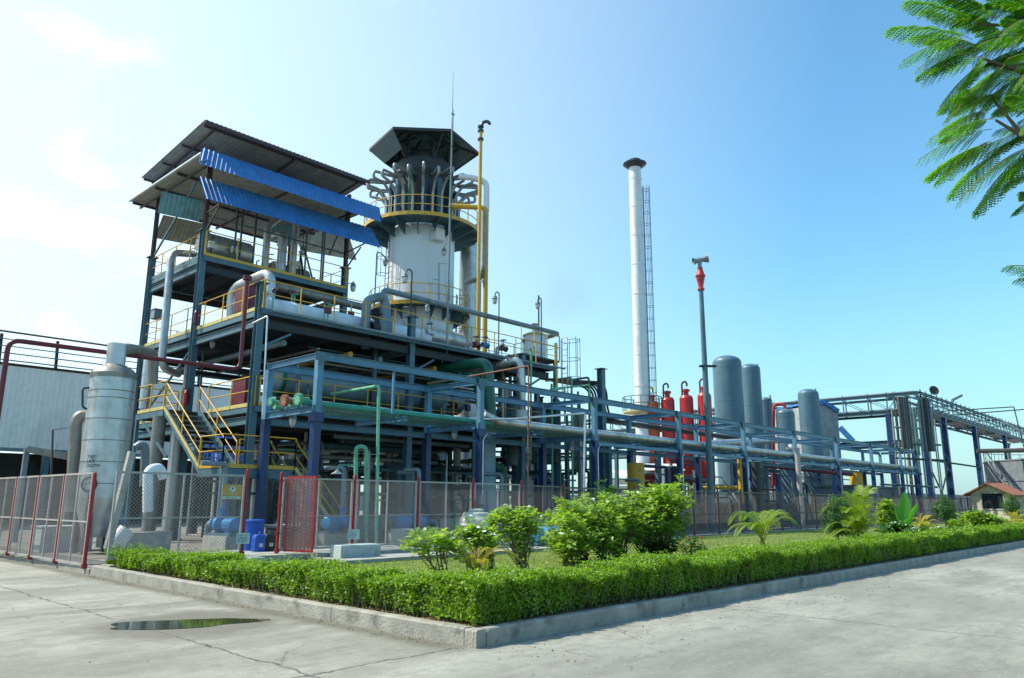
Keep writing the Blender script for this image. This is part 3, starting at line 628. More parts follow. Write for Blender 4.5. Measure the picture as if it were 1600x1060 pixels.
# upper shed posts (thinner, darker) on the column heads
for x, y in ((XC[0], ROWS[1]), (XC[1], ROWS[1]), (XC[0], ROWS[2]), (XC[1], ROWS[2])):
    column((x, y), Z3+1.126, 16.4 if y < 25 else 16.0, ms, 'shedpaint', 0.16, False, 'shed_post')
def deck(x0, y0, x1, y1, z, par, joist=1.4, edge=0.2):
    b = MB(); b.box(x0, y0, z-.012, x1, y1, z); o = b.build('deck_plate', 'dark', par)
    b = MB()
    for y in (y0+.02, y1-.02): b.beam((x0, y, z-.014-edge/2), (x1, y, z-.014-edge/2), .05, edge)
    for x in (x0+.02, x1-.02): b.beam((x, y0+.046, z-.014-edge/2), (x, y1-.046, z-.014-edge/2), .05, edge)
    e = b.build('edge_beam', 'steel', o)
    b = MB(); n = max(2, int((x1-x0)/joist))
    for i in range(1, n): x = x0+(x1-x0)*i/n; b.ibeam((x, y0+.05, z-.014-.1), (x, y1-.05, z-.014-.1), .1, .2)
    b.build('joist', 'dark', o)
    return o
deck(XC[0]+.0, 18.15, XC[3]-5.5, 29.2, Z1, ms); deck(XC[0], 18.15, XC[2]+2.2, 29.2, Z2, ms); deck(XC[0], 23.35, XC[1]+.0, 29.2, Z3, ms)
for z, xs, ys in ((Z1-.5, (XC[0], XC[3]-5.5), ROWS), (Z2-.5, (XC[0], XC[2]+2), ROWS), (Z3-.48, (XC[0], XC[1]), ROWS[1:])):
    for y in ys: bars('main_beam', 'dark', ms, [((xs[0]+.13, y, z), (xs[1], y, z), .16, .32, 'i')])  # row beams coloured dark to deepen the shade under the decks
    for x in XC:
        if xs[0]-.1 <= x <= xs[1]+.1: bars('main_beam', 'steel', ms, [((x, ys[0]+.14, z), (x, ys[-1]-.14, z), .14, .28, 'i')])
def railing(par, runs, z, m='yellow', h=1.05, sp=1.5, r=0.022, toe=True, name='railing', toem=None):
    o = None
    for pts in runs:
        b = MB(); P = [Vector((p[0], p[1], z if len(p) < 3 else p[2])) for p in pts]
        for a, c in zip(P[:-1], P[1:]):
            b.cyl(a+_Z*h, c+_Z*h, r, 7); b.cyl(a+_Z*(h*.52), c+_Z*(h*.52), r*.85, 6)
            n = max(1, round((c-a).length/sp))
            for i in range(n+1):
                q = a.lerp(c, i/n); b.beam(q, q+_Z*h, .036, .036)
        o = b.build(name, m, par)
        if toe:
            t = MB()
            for a, c in zip(P[:-1], P[1:]): t.beam(a+_Z*.06, c+_Z*.06, .008, .13)
            t.build('toe_board', toem or m, o)
    return o
Y0 = 18.13
railing(ms, [[(XC[0]+.1, Y0), (XC[3]-5.6, Y0)]], Z1)
railing(ms, [[(XC[0]-.02, Y0+.1), (XC[0]-.02, 21.8)], [(XC[0]-.02, 24.2), (XC[0]-.02, 29.1)]], Z1, toem='yellowlt')
railing(ms, [[(XC[0]-.02, Y0), (XC[0]-.02, 29.1)]], Z2, toem='yellowlt')
railing(ms, [[(XC[0], Y0), (XC[2]+2.2, Y0)]], Z2, toe=False)
railing(ms, [[(XC[0]+.1, 29.15), (XC[2]+2.2, 29.15)]], Z2, toe=False, r=.016)
railing(ms, [[(XC[0]-.02, 23.35), (XC[0]-.02, 29.1)]], Z3, toem='steel')
railing(ms, [[(XC[0], 23.33), (XC[1]-.1, 23.33)]], Z3)
railing(ms, [[(XC[1]+.02, 23.4), (XC[1]+.02, 29.1)], [(XC[0], 29.15), (XC[1], 29.15)]], Z3, r=.016)
# cable tray along front edge of deck 2
b = MB(); xx = XC[0]+.4
b.beam((XC[0]+.2, 17.98, Z2-.12), (XC[2]+2.2, 17.98, Z2-.12), .02, .08); b.beam((XC[0]+.2, 17.75, Z2-.12), (XC[2]+2.2, 17.75, Z2-.12), .02, .08)
while xx < XC[2]+2.2: b.box(xx, 17.765, Z2-.14, xx+.04, 17.965, Z2-.12); xx += .25
for k in range(4): b.tube([(XC[0]+.2+i*1.1, 17.80+k*.045, Z2-.10+random.uniform(-.012, .02)) for i in range(16)], .016, 5)
b.build('cable_tray', 'greyp', ms)
# braces
bars('brace', 'steel', ms, [((x+.2, ROWS[0], Z2-1.35), (x+1.3, ROWS[0], Z2-.72), .08, .08) for x in XC[:3]]+[
    ((XC[0], ROWS[2]-.2, Z1), (XC[0], ROWS[1]+.2, Z2-.8), .08, .08), ((XC[0], ROWS[2]-.2, Z3+1.2), (XC[0], ROWS[1]+1.2, 15.2), .07, .07), ((XC[0], ROWS[1]+.2, 13.4), (XC[1], ROWS[1]+.2, 13.4), .05, .05), ((XC[1], ROWS[1]+.1, 15.4), (XC[1], ROWS[1]+1.5, 13.6), .06, .06)])

# roofs (corrugated sheets with purlins)
def corr(p0, u, v, under, over, par, name, pitch=0.2, amp=0.028, nv=1):
    """sheet from corner p0, ribs running along v, ribs repeated along u"""
    p0 = Vector(p0); u = Vector(u); v = Vector(v); Lu = u.length; n = max(2, int(Lu/pitch)); N = u.cross(v).normalized()
    if N.z < 0: N = -N
    pr = []
    for i in range(n):
        for a, h in ((0, 0), (.30, 0), (.42, 1), (.58, 1), (.70, 0)): pr.append(((i+a)/n, h*amp))
    pr.append((1, 0)); b = MB(); k = len(pr)
    for side, off in ((0, 0.004), (1, -0.004)):
        vs = []
        for t in (0, 1):
            vs += [p0+u*a+v*t+N*(h+off) for a, h in pr]
        b.cur = side; fs = [(i, i+1, k+i+1, k+i) for i in range(k-1)]
        b.add(vs, fs)
    return b.build(name, [over, under], par)
def pts_roof():
    pass
RX0, RX1 = 6.0, 14.35
o = corr((RX0, 22.7, 17.05), (RX1-RX0, 0, 0), (0, 6.5, -.62), 'roofunder', 'darkpipe', ms, 'roof'); o['label'] = 'dark upper roof sheet over the top deck'
b = MB(); b.beam((RX0, 22.70, 16.96), (RX1, 22.70, 16.96), .05, .16)
for y in (22.95, 25.0, 27.0, 29.0): b.beam((RX0+.05, y, 17.0-(y-22.7)*.0955-.075), (RX1-.05, y, 17.0-(y-22.7)*.0955-.075), .06, .10)
for x in (XC[0]-.3, XC[0]+3.5, XC[1]): b.beam((x, 22.8, 16.85), (x, 29.1, 16.25), .07, .10)
b.build('purlin', 'shedpaint', o)
LZ = 15.58
o = corr((RX0+.05, 22.85, LZ), (8.45, 0, 0), (0, 7.6, 0.02), 'roofunder', 'blueroof', ms, 'roof'); o['label'] = 'blue lower roof sheet'
b = MB()
for y in (23.0, 25.3, 27.6, 30.2): b.beam((RX0+.1, y, LZ-.09), (RX1+.1, y, LZ-.09), .06, .12)
for x in (XC[0]-.3, XC[0]+3.5, XC[1]): b.beam((x, 22.9, LZ-.22), (x, 30.3, LZ-.22), .07, .10)
b.build('purlin', 'shedpaint', o)
b = MB(); b.beam((RX0+.03, 22.8, LZ+.02), (RX0+.03, 30.45, LZ+.04), .10, .06); b.build('verge_trim', 'white', o)
corr((5.55, 21.85, 14.66), (9.0, 0, 0.05), (.45, .85, 1.12), 'roofunder', 'blueroof', ms, 'eave_sheet')
b = MB(); b.add([(5.55, 21.85, 14.72), (6.0, 22.85, 15.64), (6.35, 22.75, 15.74), (6.1, 22.15, 15.12)], [(0,1,2,3)]); b.build('flashing', 'blueroof', ms)
b = MB(); b.beam((14.58, 21.85, 14.80), (15.05, 22.9, 15.75), .05, .12); b.build('barge_board', 'navy', ms)
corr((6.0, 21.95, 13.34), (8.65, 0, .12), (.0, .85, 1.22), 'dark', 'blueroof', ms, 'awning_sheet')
b = MB()
for x in (XC[0], XC[1]): b.beam((x, 23.5, 13.4), (x, 22.05, 13.52), .05, .05); b.beam((x, 23.5, 12.6), (x, 22.4, 13.4), .05, .05)
b.beam((6.1, 22.95, 14.36), (14.1, 22.95, 14.4), .06, .06); b.build('awning_bracket', 'dark', ms)
# rear awnings, seen from inside
def awn(tl, tr, bl, y0, y1, mt):
    A = px(*tl, y=y0); B_ = px(*tr, y=y0); Cc = px(*bl, y=y1); Cc.x += 0; return corr(A, B_-A, Cc-A, mt, mt, ms, 'rear_awning')
awn((253, 299), (318, 314), (246, 333), 25.6, 26.0, 'roofcyan')
awn((255, 336), (330, 352), (241, 372), 29.9, 30.4, 'roofunder')
awn((420, 345), (470, 356), (415, 376), 26.6, 27.0, 'roofcyan')
awn((455, 350), (545, 368), (470, 392), 29.9, 30.4, 'roofunder')

# ---------------------------------------------------------------- staircase
st = thing('staircase', 'yellow edged steel staircase with two flights at the left end of the structure', 'staircase', (5.2, 17.5, 0.1))
XL, XR_ = 5.20, 6.45; ZL = 2.62; YT, YB = 21.85, 18.60; YN = 16.95; XE = 7.75
def flight(p0, p1, wv, n, par):
    """p0 top, p1 bottom of the near stringer; wv = vector to the other stringer"""
    p0 = Vector(p0); p1 = Vector(p1); wv = Vector(wv)
    for k in (0, 1):
        b = MB(); b.beam(p0+wv*k-_Z*.02, p1+wv*k-_Z*.02, .05, .26); s = b.build('stringer', 'steel', par)
        b = MB(); off = wv.normalized()*(-.04 if k == 0 else .04); b.beam(p0+wv*k+off+_Z*.07, p1+wv*k+off+_Z*.07, .02, .11); b.build('edge_strip', 'yellowlt', s)
    d = (p1-p0); dh = Vector((d.x, d.y, 0)).normalized()
    for i in range(1, n):
        c = p0.lerp(p1, i/n); b = MB(); b.beam(c+wv*.025+dh*0, c+wv*.975, .24, .035, _Z); b.build('tread', 'greyp', par)
def stair_rail(par, p0, p1, h=.95, m='yellow'):
    b = MB(); p0 = Vector(p0); p1 = Vector(p1)
    b.cyl(p0+_Z*h, p1+_Z*h, .024, 7); b.cyl(p0+_Z*h*.5, p1+_Z*h*.5, .02, 7)
    for t in (0, .5, 1): q = p0.lerp(p1, t); b.beam(q, q+_Z*h, .036, .036)
    b.build('handrail', m, par)
flight((XL, YT, Z1), (XL, YB, ZL), (XR_-XL, 0, 0), 11, st)
stair_rail(st, (XL, YT, Z1), (XL, YB, ZL)); stair_rail(st, (XR_, YT, Z1), (XR_, YB, ZL))
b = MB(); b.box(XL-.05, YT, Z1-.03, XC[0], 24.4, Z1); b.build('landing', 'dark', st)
b = MB(); b.beam((XL-.03, YT, Z1-.14), (XL-.03, 24.4, Z1-.14), .05, .2); b.beam((XL-.0, 24.38, Z1-.14), (XC[0], 24.38, Z1-.14), .05, .2); b.build('landing_beam', 'steel', st)
railing(st, [[(XL-.03, YT+.05), (XL-.03, 24.35), (XC[0]-.1, 24.35)]], Z1, toem='yellowlt', sp=1.2)
b = MB(); b.box(XL-.05, YN, ZL-.03, XE, YB, ZL); b.build('landing', 'dark', st)
b = MB(); b.beam((XL-.03, YN, ZL-.16), (XL-.03, YB, ZL-.16), .05, .24); b.beam((XL-.03, YN+.0, ZL-.17), (XE, YN, ZL-.17), .05, .28); b.beam((XL-.03, YB, ZL-.16), (XE, YB, ZL-.16), .05, .24); b.build('landing_beam', 'steel', st)
railing(st, [[(XL-.03, YB), (XL-.03, YN), (XE, YN)]], ZL, sp=1.3, toem='yellow'); railing(st, [[(XR_+.1, YB), (XE, YB)]], ZL, sp=1.3)
flight((XE, YN, ZL), (XE+2.2, YN, .1), (0, YB-YN, 0), 12, st)
stair_rail(st, (XE, YN, ZL), (XE+2.2, YN, .1)); stair_rail(st, (XE, YB, ZL), (XE+2.2, YB, .1))
for x, y, z in ((XL, YN, ZL), (XE-.2, YB, ZL), (XL, 24.3, Z1)):
    b = MB(); b.beam((x, y, .1), (x, y, z-.03), .12, .12, Vector((1,0,0))); b.build('leg', 'steel', st)
b = MB(); bars('brace', 'steel', st, [((XL, 23.9, Z1-.25), (XL, 21.3, 3.1), .06, .1), ((XC[0]-.2, 23.9, Z1-.25), (XC[0]-.2, 21.3, 3.1), .06, .1)])

# ---------------------------------------------------------------- blue pipe rack
YR, YR2 = 13.8, 16.8; X0R = C0 = -6.262+12.75; ZR, ZRl = 6.0, 4.35
rk = thing('pipe_rack', 'long light blue pipe rack on navy posts running along behind the front fence', 'pipe rack', (X0R, YR, 0.1))
NB = 10; XS = [X0R+7.0*i for i in range(NB-1)]+[66.9]
for i, x in enumerate(XS):
    for y in (YR, YR2):
        b = MB(); b.beam((x, y, .1), (x, y, ZRl-.12), .24, .24, Vector((0,1,0))); b.box(x-.22, y-.22, .1, x+.22, y+.22, .16)
        b.beam((x, y, ZRl-.4), (x, y, ZRl-.121), .34, .34, Vector((0,1,0))) if i in (0, 1) and y == YR else None
        pst = b.build('post', 'navy', rk)
        b = MB(); b.beam((x, y, ZRl-.119), (x, y, ZR-.11), .20, .20, Vector((0,1,0))); b.build('upper_post', 'steel_lt', pst)
    bars('cross_beam', 'steel_lt', rk, [((x, YR+.11, ZR), (x, YR2-.11, ZR), .16, .20, 'i'), ((x, YR+.12, ZRl), (x, YR2-.11, ZRl), .16, .22, 'i')])
    for z in (ZR, ZRl):
        b = MB(); b.box(x-.115, YR-.108, z-.32, x+.115, YR-.1015, z-.12 if z == ZR else z-.15); b.box(x-.2, YR-.094, z-.16, x+.2, YR-.086, z+.1)
        for sx in (-.15, .15):
            for sz in (-.1, 0, .06): b.cyl((x+sx, YR-.086, z+sz), (x+sx, YR-.105, z+sz), .014, 6)
        b.build('gusset_plate', 'steel', rk)
for y in (YR, YR2):
    for z in (ZR,) if y == YR else (ZR,):
        for i in range(NB-1):
            b = MB(); b.ibeam((XS[i]+(.11 if i else -.1), y, z), (XS[i+1]+.10, y, z), .16, .24); b.build('long_beam', 'steel_lt', rk)
for i in range(NB-1):
    bars('lower_beam', 'steel_lt', rk, [((XS[i]+.1, YR2, ZRl-.2), (XS[i+1]-.1, YR2, ZRl-.2), .14, .2, 'i'), (((XS[i]+XS[i+1])/2, YR, ZRl-.02), ((XS[i]+XS[i+1])/2, YR2-.1, ZRl-.02), .12, .16, 'i')]+([((XS[i]+.1, YR, ZRl-.25), (XS[i+1]-.1, YR, ZRl-.25), .1, .14)] if i >= 2 else []))
b = MB(); b.beam(((XS[0]+XS[1])/2-.6, YR, ZR-.12), ((XS[0]+XS[1])/2-.6, YR, ZRl+.1), .07, .07); b.build('hanger', 'steel_lt', rk)
# pipes on the rack
def pipe(name, label, pts, r, m, fil=None, cat='pipe', n=12, group=None, bands=None, base=None):
    P = [Vector(p) for p in pts]; b = MB(); b.tube(P, r, n, fil if fil is not None else r*2.2)
    if bands:
        for a, c in zip(P[:-1], P[1:]):
            L_ = (c-a).length; k = int(L_/bands); dd = (c-a).normalized()
            for i in range(1, k+1):
                q = a+dd*(L_*i/(k+1)); b.cyl(q-dd*.02, q+dd*.02, r*1.035, n)
    o = b.build(name, m, None, at=base or P[0]); return tag(o, label, cat, group)
ends = XS[-1]+.5
RP = [(14.15, .095, 'teal', XS[0]-.35, XS[2]-.8, 'thick sea-green pipe on the front of the blue rack'),
      (14.5, .07, 'greyp', XS[0]-.1, ends, 'slim grey pipe on the rack just behind the sea-green pipe'),
      (14.78, .06, 'greenlt', XS[0]-.3, XS[3], 'slim light green pipe in the middle of the blue rack'),
      (15.1, .09, 'steel_lt', XS[0]+.2, ends, 'medium pale blue pipe lying on the blue rack'),
      (15.45, .05, 'greyp', XS[0]-.1, ends, 'thinnest grey pipe on the blue rack'),
      (15.8, .10, 'greenlt', XS[0]-.3, XS[2], 'light green pipe at the back of the blue rack'),
      (16.15, .12, 'clad', XS[1]+.4, ends, 'silver insulated pipe at the back of the blue rack')]
for y, r, m, x0, x1, lb in RP:
    pipe('rack_pipe', lb, [(x0, y, ZRl+.11+r), (x1, y, ZRl+.11+r)], r, m, group='pipes lying on the blue rack', bands=5.0)
pipe('rack_pipe', 'large silver pipe on the front edge of the rack from its second post rightwards', [(XS[1]+.4, 14.05, ZRl+.5), (XS[1]+1.2, 14.05, ZRl+.26), (ends, 14.05, ZRl+.26)], .15, 'clad', group='pipes lying on the blue rack', bands=3.0)
# blind flanges at the rack's left end
fl = thing('flanged_pipe_end', 'green and brown blind flanges closing pipe ends at the left corner of the rack', 'pipe flange', (XS[0]-1.4, 14.3, ZRl+.2))
for k, (y, r, m) in enumerate(((13.95, .19, 'greenlt'), (14.58, .19, 'tan'), (15.2, .14, 'greenlt'))):
    b = MB(); x = XS[0]-.38-.1*k; b.cyl((x, y+.2, ZRl+.28), (x-.05, y+.2, ZRl+.28), r, 18); b.cyl((x-.06, y+.2, ZRl+.28), (x-.11, y+.2, ZRl+.28), r, 18); b.cyl((x+.3, y+.2, ZRl+.28), (x, y+.2, ZRl+.28), r*.5, 14)
    for q in range(8):
        a = q*math.pi/4; c = Vector((x, y+.2+r*.8*math.cos(a), ZRl+.28+r*.8*math.sin(a))); b.cyl(c+Vector((.03,0,0)), c-Vector((.15,0,0)), .018, 6)
    b.build('flange', m, fl)

# ================================================================ EQUIPMENT ON THE DECKS
def hexch(name, label, c0, c1, r, m, bands=1.6, endm=None, saddles=True, zs=None, cat='heat exchanger', group=None):
    """horizontal shell with dished end, bands, flanges and saddles"""
    c0 = Vector(c0); c1 = Vector(c1); d = (c1-c0).normalized(); t = thing(name, label, cat, (c0.x, c0.y, zs if zs is not None else c0.z-r), group)
    b = MB(); b.lathe(c0, [(0, -.10), (r*.6, -.07), (r*.95, 0), (r, .05), (r, (c1-c0).length-.05), (r*.95, (c1-c0).length), (0, (c1-c0).length+.1)], 28, d)
    k = int((c1-c0).length/bands)
    for i in range(1, k+1):
        q = c0.lerp(c1, i/(k+1)); b.cyl(q-d*.02, q+d*.02, r*1.012, 28)
    b.build('shell', m, t)
    b = MB(); b.cyl(c0-d*.02, c0+d*.05, r*1.10, 28); b.cyl(c0+d*.055, c0+d*.12, r*1.10, 28); b.build('end_flange', endm or m, t)
    if saddles and zs is not None:
        for f in (.18, .8):
            q = c0.lerp(c1, f); b = MB(); b.box(q.x-.1, q.y-r*.8, zs+.006, q.x+.1, q.y+r*.8, zs+.05); b.box(q.x-.05, q.y-r*.7, zs+.05, q.x+.05, q.y+r*.7, q.z-r*.75); b.build('saddle', 'steel', t)
    return t
e1 = px(407, 480, y=20.3)
hexch('heat_exchanger', 'long white cylinder lying on the second deck behind the yellow railing', e1, (e1.x+8.4, 20.3, e1.z), .44, 'white', 1.8, zs=Z2)
e1b = px(640, 522, y=20.6)
hexch('heat_exchanger', 'shiny silver cylinder lying on the second deck right of the bypass pipes', (e1b.x-1.2, 20.6, e1b.z+.1), (e1b.x+3.2, 20.6, e1b.z+.1), .46, 'clad', 1.0, zs=Z2)
e2 = px(430, 592, y=20.0)
hexch('heat_exchanger', 'thick grey cylinder with dark green end hanging between first and second decks', e2, (e2.x+9.5, 20.0, e2.z), .62, 'greyp', 2.2, endm='green', zs=Z1)
e4 = px(325, 388, y=25.5)
t = hexch('condenser', 'shiny metal drum on the top deck with valves on its round end', (XC[0]+.8, 25.6, Z3+1.15), (XC[0]+3.0, 25.6, Z3+1.15), .62, 'clad', .5, zs=Z3, cat='condenser')
b = MB(); ex = XC[0]+.72
for q in range(16):
    a = q*math.pi/8; b.cyl((ex+.12, 25.6+.6*math.cos(a), Z3+1.15+.6*math.sin(a)), (ex-.0, 25.6+.6*math.cos(a), Z3+1.15+.6*math.sin(a)), .02, 6)
b.build('bolt_ring', 'dark', t)
hexch('condenser', 'dull brown drum at the right side of the top deck', (XC[0]+4.6, 26.2, Z3+.85), (XC[0]+6.4, 26.2, Z3+.85), .55, 'clad_d', .6, zs=Z3, cat='condenser')
# top deck standpipes
pipe('insulated_pipe', 'slim silver riser with a branch tee on the top deck, left of the wide riser', [(10.15, 24.6, Z3), (10.15, 24.6, Z3+2.5), (10.9, 24.6, Z3+3.3), (11.4, 25.2, Z3+3.4)], .16, 'clad', .3, bands=.7)
pipe('insulated_pipe', 'wide silver riser on the top deck under the blue roof', [(10.85, 24.4, Z3), (10.85, 24.4, Z3+2.3), (10.85, 25.4, Z3+2.35)], .21, 'clad', .3, bands=.8)
pipe('insulated_pipe', 'tall slim silver riser beside the wide riser on the top deck', [(11.45, 24.4, Z3), (11.45, 24.4, Z3+3.9)], .15, 'clad', bands=.9)
for k, (x, h) in enumerate(((8.5, 3.6), (8.9, 3.3), (9.4, 3.8), (12.2, 3.5), (12.9, 3.2), (13.2, 3.5))):
    pipe('thin_riser', ['thin dark riser left of the drum group on the top deck', 'thin dark riser between the shiny drum and the silver risers', 'thin dark riser closest to the branched silver riser', 'thin dark riser right of the silver risers', 'thin dark riser beside the brown drum', 'thin dark riser nearest the right shed post'][k], [(x, 24.3+.3*(k % 2), Z3), (x, 24.3+.3*(k % 2), Z3+h)], .045, 'darkpipe' if k < 3 else 'greyp', group='thin risers on the top deck')
b = MB()
for s in (-1, 1): b.beam((12.4, 24.4+s*.4, Z3), (11.9, 24.4+s*.2, Z3+1.7), .07, .07)
b.beam((12.4, 24.0, Z3+.4), (12.4, 24.8, Z3+.4), .06, .06); b.beam((11.9, 24.1, Z3+1.7), (11.9, 24.7, Z3+1.7), .06, .06); tag(b.build('support_frame', 'dark', None, at=(12.2, 24.4, Z3)), 'dark leaning support frame on the top deck by the railing', 'frame')
# big insulated elbow between deck 2 and deck 3
pipe('insulated_pipe', 'fat pale elbow pipe rising over the corner of the second deck into the white cylinder', [px(362, 500, y=22.6), px(362, 452, y=22.6), px(424, 424, y=20.3), (px(424, 430, y=20.3).x, 20.3, e1.z+.35)], .20, 'clad', .55, bands=1.0, n=16)
pipe('insulated_pipe', 'long pale pipe running along under the top deck behind the white cylinder', [px(433, 448, y=22.0), px(566, 480, y=22.0), ], .17, 'clad_d', bands=1.5)
pipe('insulated_pipe', 'long silver downpipe at the left side of the structure, bent at top and bottom', [px(312, 398, y=26.5), px(268, 395, y=25.5), px(252, 575, x=6.0), px(280, 585, x=6.9)], .155, 'clad', .45, bands=1.9, n=16)
# bypass loop by the middle of deck 2
a0 = px(572, 545, y=19.6); a1 = px(572, 470, y=19.6); a2 = px(601, 462, y=19.6); a3 = px(601, 540, y=19.6)
pipe('insulated_pipe', 'grey looped bypass pipe standing on the second deck between the two cylinders', [a0, a1, a2, a3, px(580, 535, y=19.9)], .20, 'greyp', .35, n=14)
b = MB(); b.lathe(px(601, 520, y=19.4)-_Z*.5, [(.16, 0), (.34, .25), (.34, .95), (.26, 1.1), (.2, 1.8)], 18); o = b.build('pipe_expander', 'greyp', None, at=px(601, 520, y=19.4)); tag(o, 'bottle shaped grey pipe section beside the bypass loop', 'pipe fitting')
def valve(label, c, r=.22, m='dark', axis=(1,0,0)):
    c = Vector(c); t = thing('gate_valve', label, 'valve', c); a = Vector(axis)
    b = MB(); b.lathe(c-a*r*1.2, [(r*.9, 0), (r*.9, r*.25), (r*.5, r*.3), (r*.7, r*1.2), (r*.5, r*2.1), (r*.9, r*2.15), (r*.9, r*2.4)], 14, a); b.lathe(c, [(r*.45, 0), (r*.4, r*1.4), (r*.12, r*1.5), (r*.1, r*2.6)], 10); b.build('valve_body', m, t)
    b = MB(); n = 14; pts = [c+_Z*r*2.5+Vector((r*.9*math.cos(i*2*math.pi/n), r*.9*math.sin(i*2*math.pi/n), 0)) for i in range(n)]; b.tube(pts, r*.1, 6, closed=True); b.cyl(pts[0], pts[n//2], r*.07, 5); b.cyl(pts[n//4], pts[n//4+n//2], r*.07, 5); b.build('handwheel', 'black', t)
    return t
valve('dark handwheel valve between the bypass loop and the bottle shaped fitting', px(588, 512, y=19.4), .24)
valve('small dark valve at the head of the tall white pipe on the second deck', px(671, 520, y=19.2), .16, 'white')
valve('handwheel valve on the insulated pipe near the foot of the stairs', px(486, 722, y=19.0), .28)
valve('blue topped valve low on the yellow riser', px(758, 540, y=20.6), .17, 'bluept')
# red boxes, extinguishers, cabinet
def cabinet(label, lo, hi, m='maroon', cat='cabinet'):
    t = thing('hose_cabinet', label, cat, (lo[0], lo[1], lo[2])); b = MB(); b.box(*lo, *hi); b.build('cabinet_body', m, t)
    b = MB(); b.box(lo[0]+.04, lo[1]-.02, lo[2]+.05, hi[0]-.04, lo[1]-.002, hi[2]-.05); b.build('door', m, t)
    b = MB(); b.box(lo[0]-.03, lo[1]-.05, hi[2]+.002, hi[0]+.03, hi[1]+.03, hi[2]+.03); b.build('lid', m, t); return t
p = px(345, 497, x=XC[0]+.35); cabinet('maroon box on the second deck behind the corner railing', (p.x, 20.0, p.z), (p.x+.6, 20.0+1.1, p.z+.95))
p = px(330, 626, x=XC[0]+.5); cabinet('maroon box on the first deck beside the head of the stairs', (p.x, 20.0, Z1+.15), (p.x+.6, 21.0, Z1+1.2))
p = px(243, 492, x=XC[0]+.1); cabinet('small grey junction box bracketed to the left rear column', (p.x-.15, p.y-.25, p.z-.2), (p.x+.25, p.y+.2, p.z+.2), 'greyp', 'junction box')
def extinguisher(label, p, m='maroon'):
    p = Vector(p); t = thing('fire_extinguisher', label, 'extinguisher', p); b = MB(); b.lathe(p, [(0, 0), (.08, .01), (.09, .05), (.09, .5), (.05, .58), (.025, .62), (.025, .66)], 14); b.build('cylinder', m, t)
    b = MB(); b.tube([p+_Z*.64+Vector((.02, 0, 0)), p+_Z*.66+Vector((.15, 0, 0)), p+_Z*.15+Vector((.14, 0, 0))], .014, 6, .1); b.build('hose', 'black', t); b = MB(); b.beam(p+_Z*.68-Vector((.05, 0, 0)), p+_Z*.70+Vector((.09, 0, 0)), .02, .02); b.build('lever', 'black', t)
extinguisher('maroon extinguisher hanging on the left middle column at the second deck', px(305, 508, x=XC[0]-.18))
extinguisher('red extinguisher on the column at the head of the stairs', px(289, 634, x=XC[0]-.2), 'red')
# lamps
def wellglass(label, pts, hang=True, guard=True, group=None):
    """pole/arm polyline ending at the lamp; lamp hangs below its end"""
    P = [Vector(p) for p in pts]; t = thing('wellglass_lamp', label, 'lamp', P[0], group)
    if len(P) > 1: b = MB(); b.tube(P, .03 if len(P) > 2 else .02, 8, .12); b.build('pole', 'dark' if len(P) > 2 else 'greyp', t)
    e = P[-1]; b = MB(); b.lathe(e, [(.03, .06), (.05, 0), (.10, -.04), (.13, -.14), (.15, -.17), (.14, -.19)], 14); b.build('housing', 'greyp', t)
    b = MB(); b.lathe(e, [(.115, -.19), (.12, -.27), (.10, -.38), (.05, -.44), (0, -.46)], 14); b.build('glass_bowl', 'glass', t)
    if guard:
        b = MB()
        for q in range(6):
            a = q*math.pi/3; b.tube([e+Vector((.135*math.cos(a), .135*math.sin(a), -.18)), e+Vector((.14*math.cos(a), .14*math.sin(a), -.3)), e+Vector((.06*math.cos(a), .06*math.sin(a), -.47))], .006, 4, caps=False)
        b.build('guard', 'dark', t)
    return t
def lamppole(label, u0, v0, u1, v1, ul, y, **k):
    p0 = px(u0, v0, y=y); p1 = px(u1, v1, y=y); p1.x = p0.x; pl_ = px(ul, v1, y=y); e = Vector((pl_.x, y-.1, p1.z-.22))
    wellglass(label, [p0, p1, Vector(((p1.x+e.x)/2, y, p1.z+.04)), e], **k)
lamppole('lamp on a hooked pole at the middle column of the second deck railing', 640, 540, 638, 422, 631, 18.25)
lamppole('lamp on a hooked double pole left of the white tower', 585, 480, 591, 395, 601, 24.5)
lamppole('lamp on a hooked pole right of the tower, nearest the yellow riser', 779, 560, 779, 458, 771, 19.5)
lamppole('lamp on a hooked pole beside the small white vessel at the right deck', 846, 562, 849, 468, 838, 19.5)
wellglass('caged lamp under the front left corner of the second deck', [px(333, 518, x=XC[0]+.6), px(333, 528, x=XC[0]+.6)])
wellglass('caged lamp hanging from the left end of the blue rack', [px(458, 634, y=15.6), px(458, 646, y=15.6)])
wellglass('caged lamp hanging under the second bay of the blue rack', [px(710, 662, y=16.6), px(710, 670, y=16.6)])
wellglass('caged lamp bracketed to the right shed column below the top deck', [px(541, 444, y=23.4), px(552, 442, y=23.4)])
wellglass('caged lamp on the face of the first white column joint under the second deck', [px(316, 440, y=26), px(316, 446, y=26)])
wellglass('caged lamp hanging under the eaves at the right of the top deck', [px(474, 365, y=24.3), px(474, 385, y=24.3)])
wellglass('caged lamp high on the front of the white tower', [px(697, 380, y=24.7), px(694, 388, y=24.6)])
wellglass('caged lamp under the middle ring platform of the white tower', [px(668, 468, y=23.4), px(668, 476, y=23.4)])
wellglass('caged lamp hanging below the third bay of the blue rack', [px(893, 684, y=16.6), px(893, 692, y=16.6)])

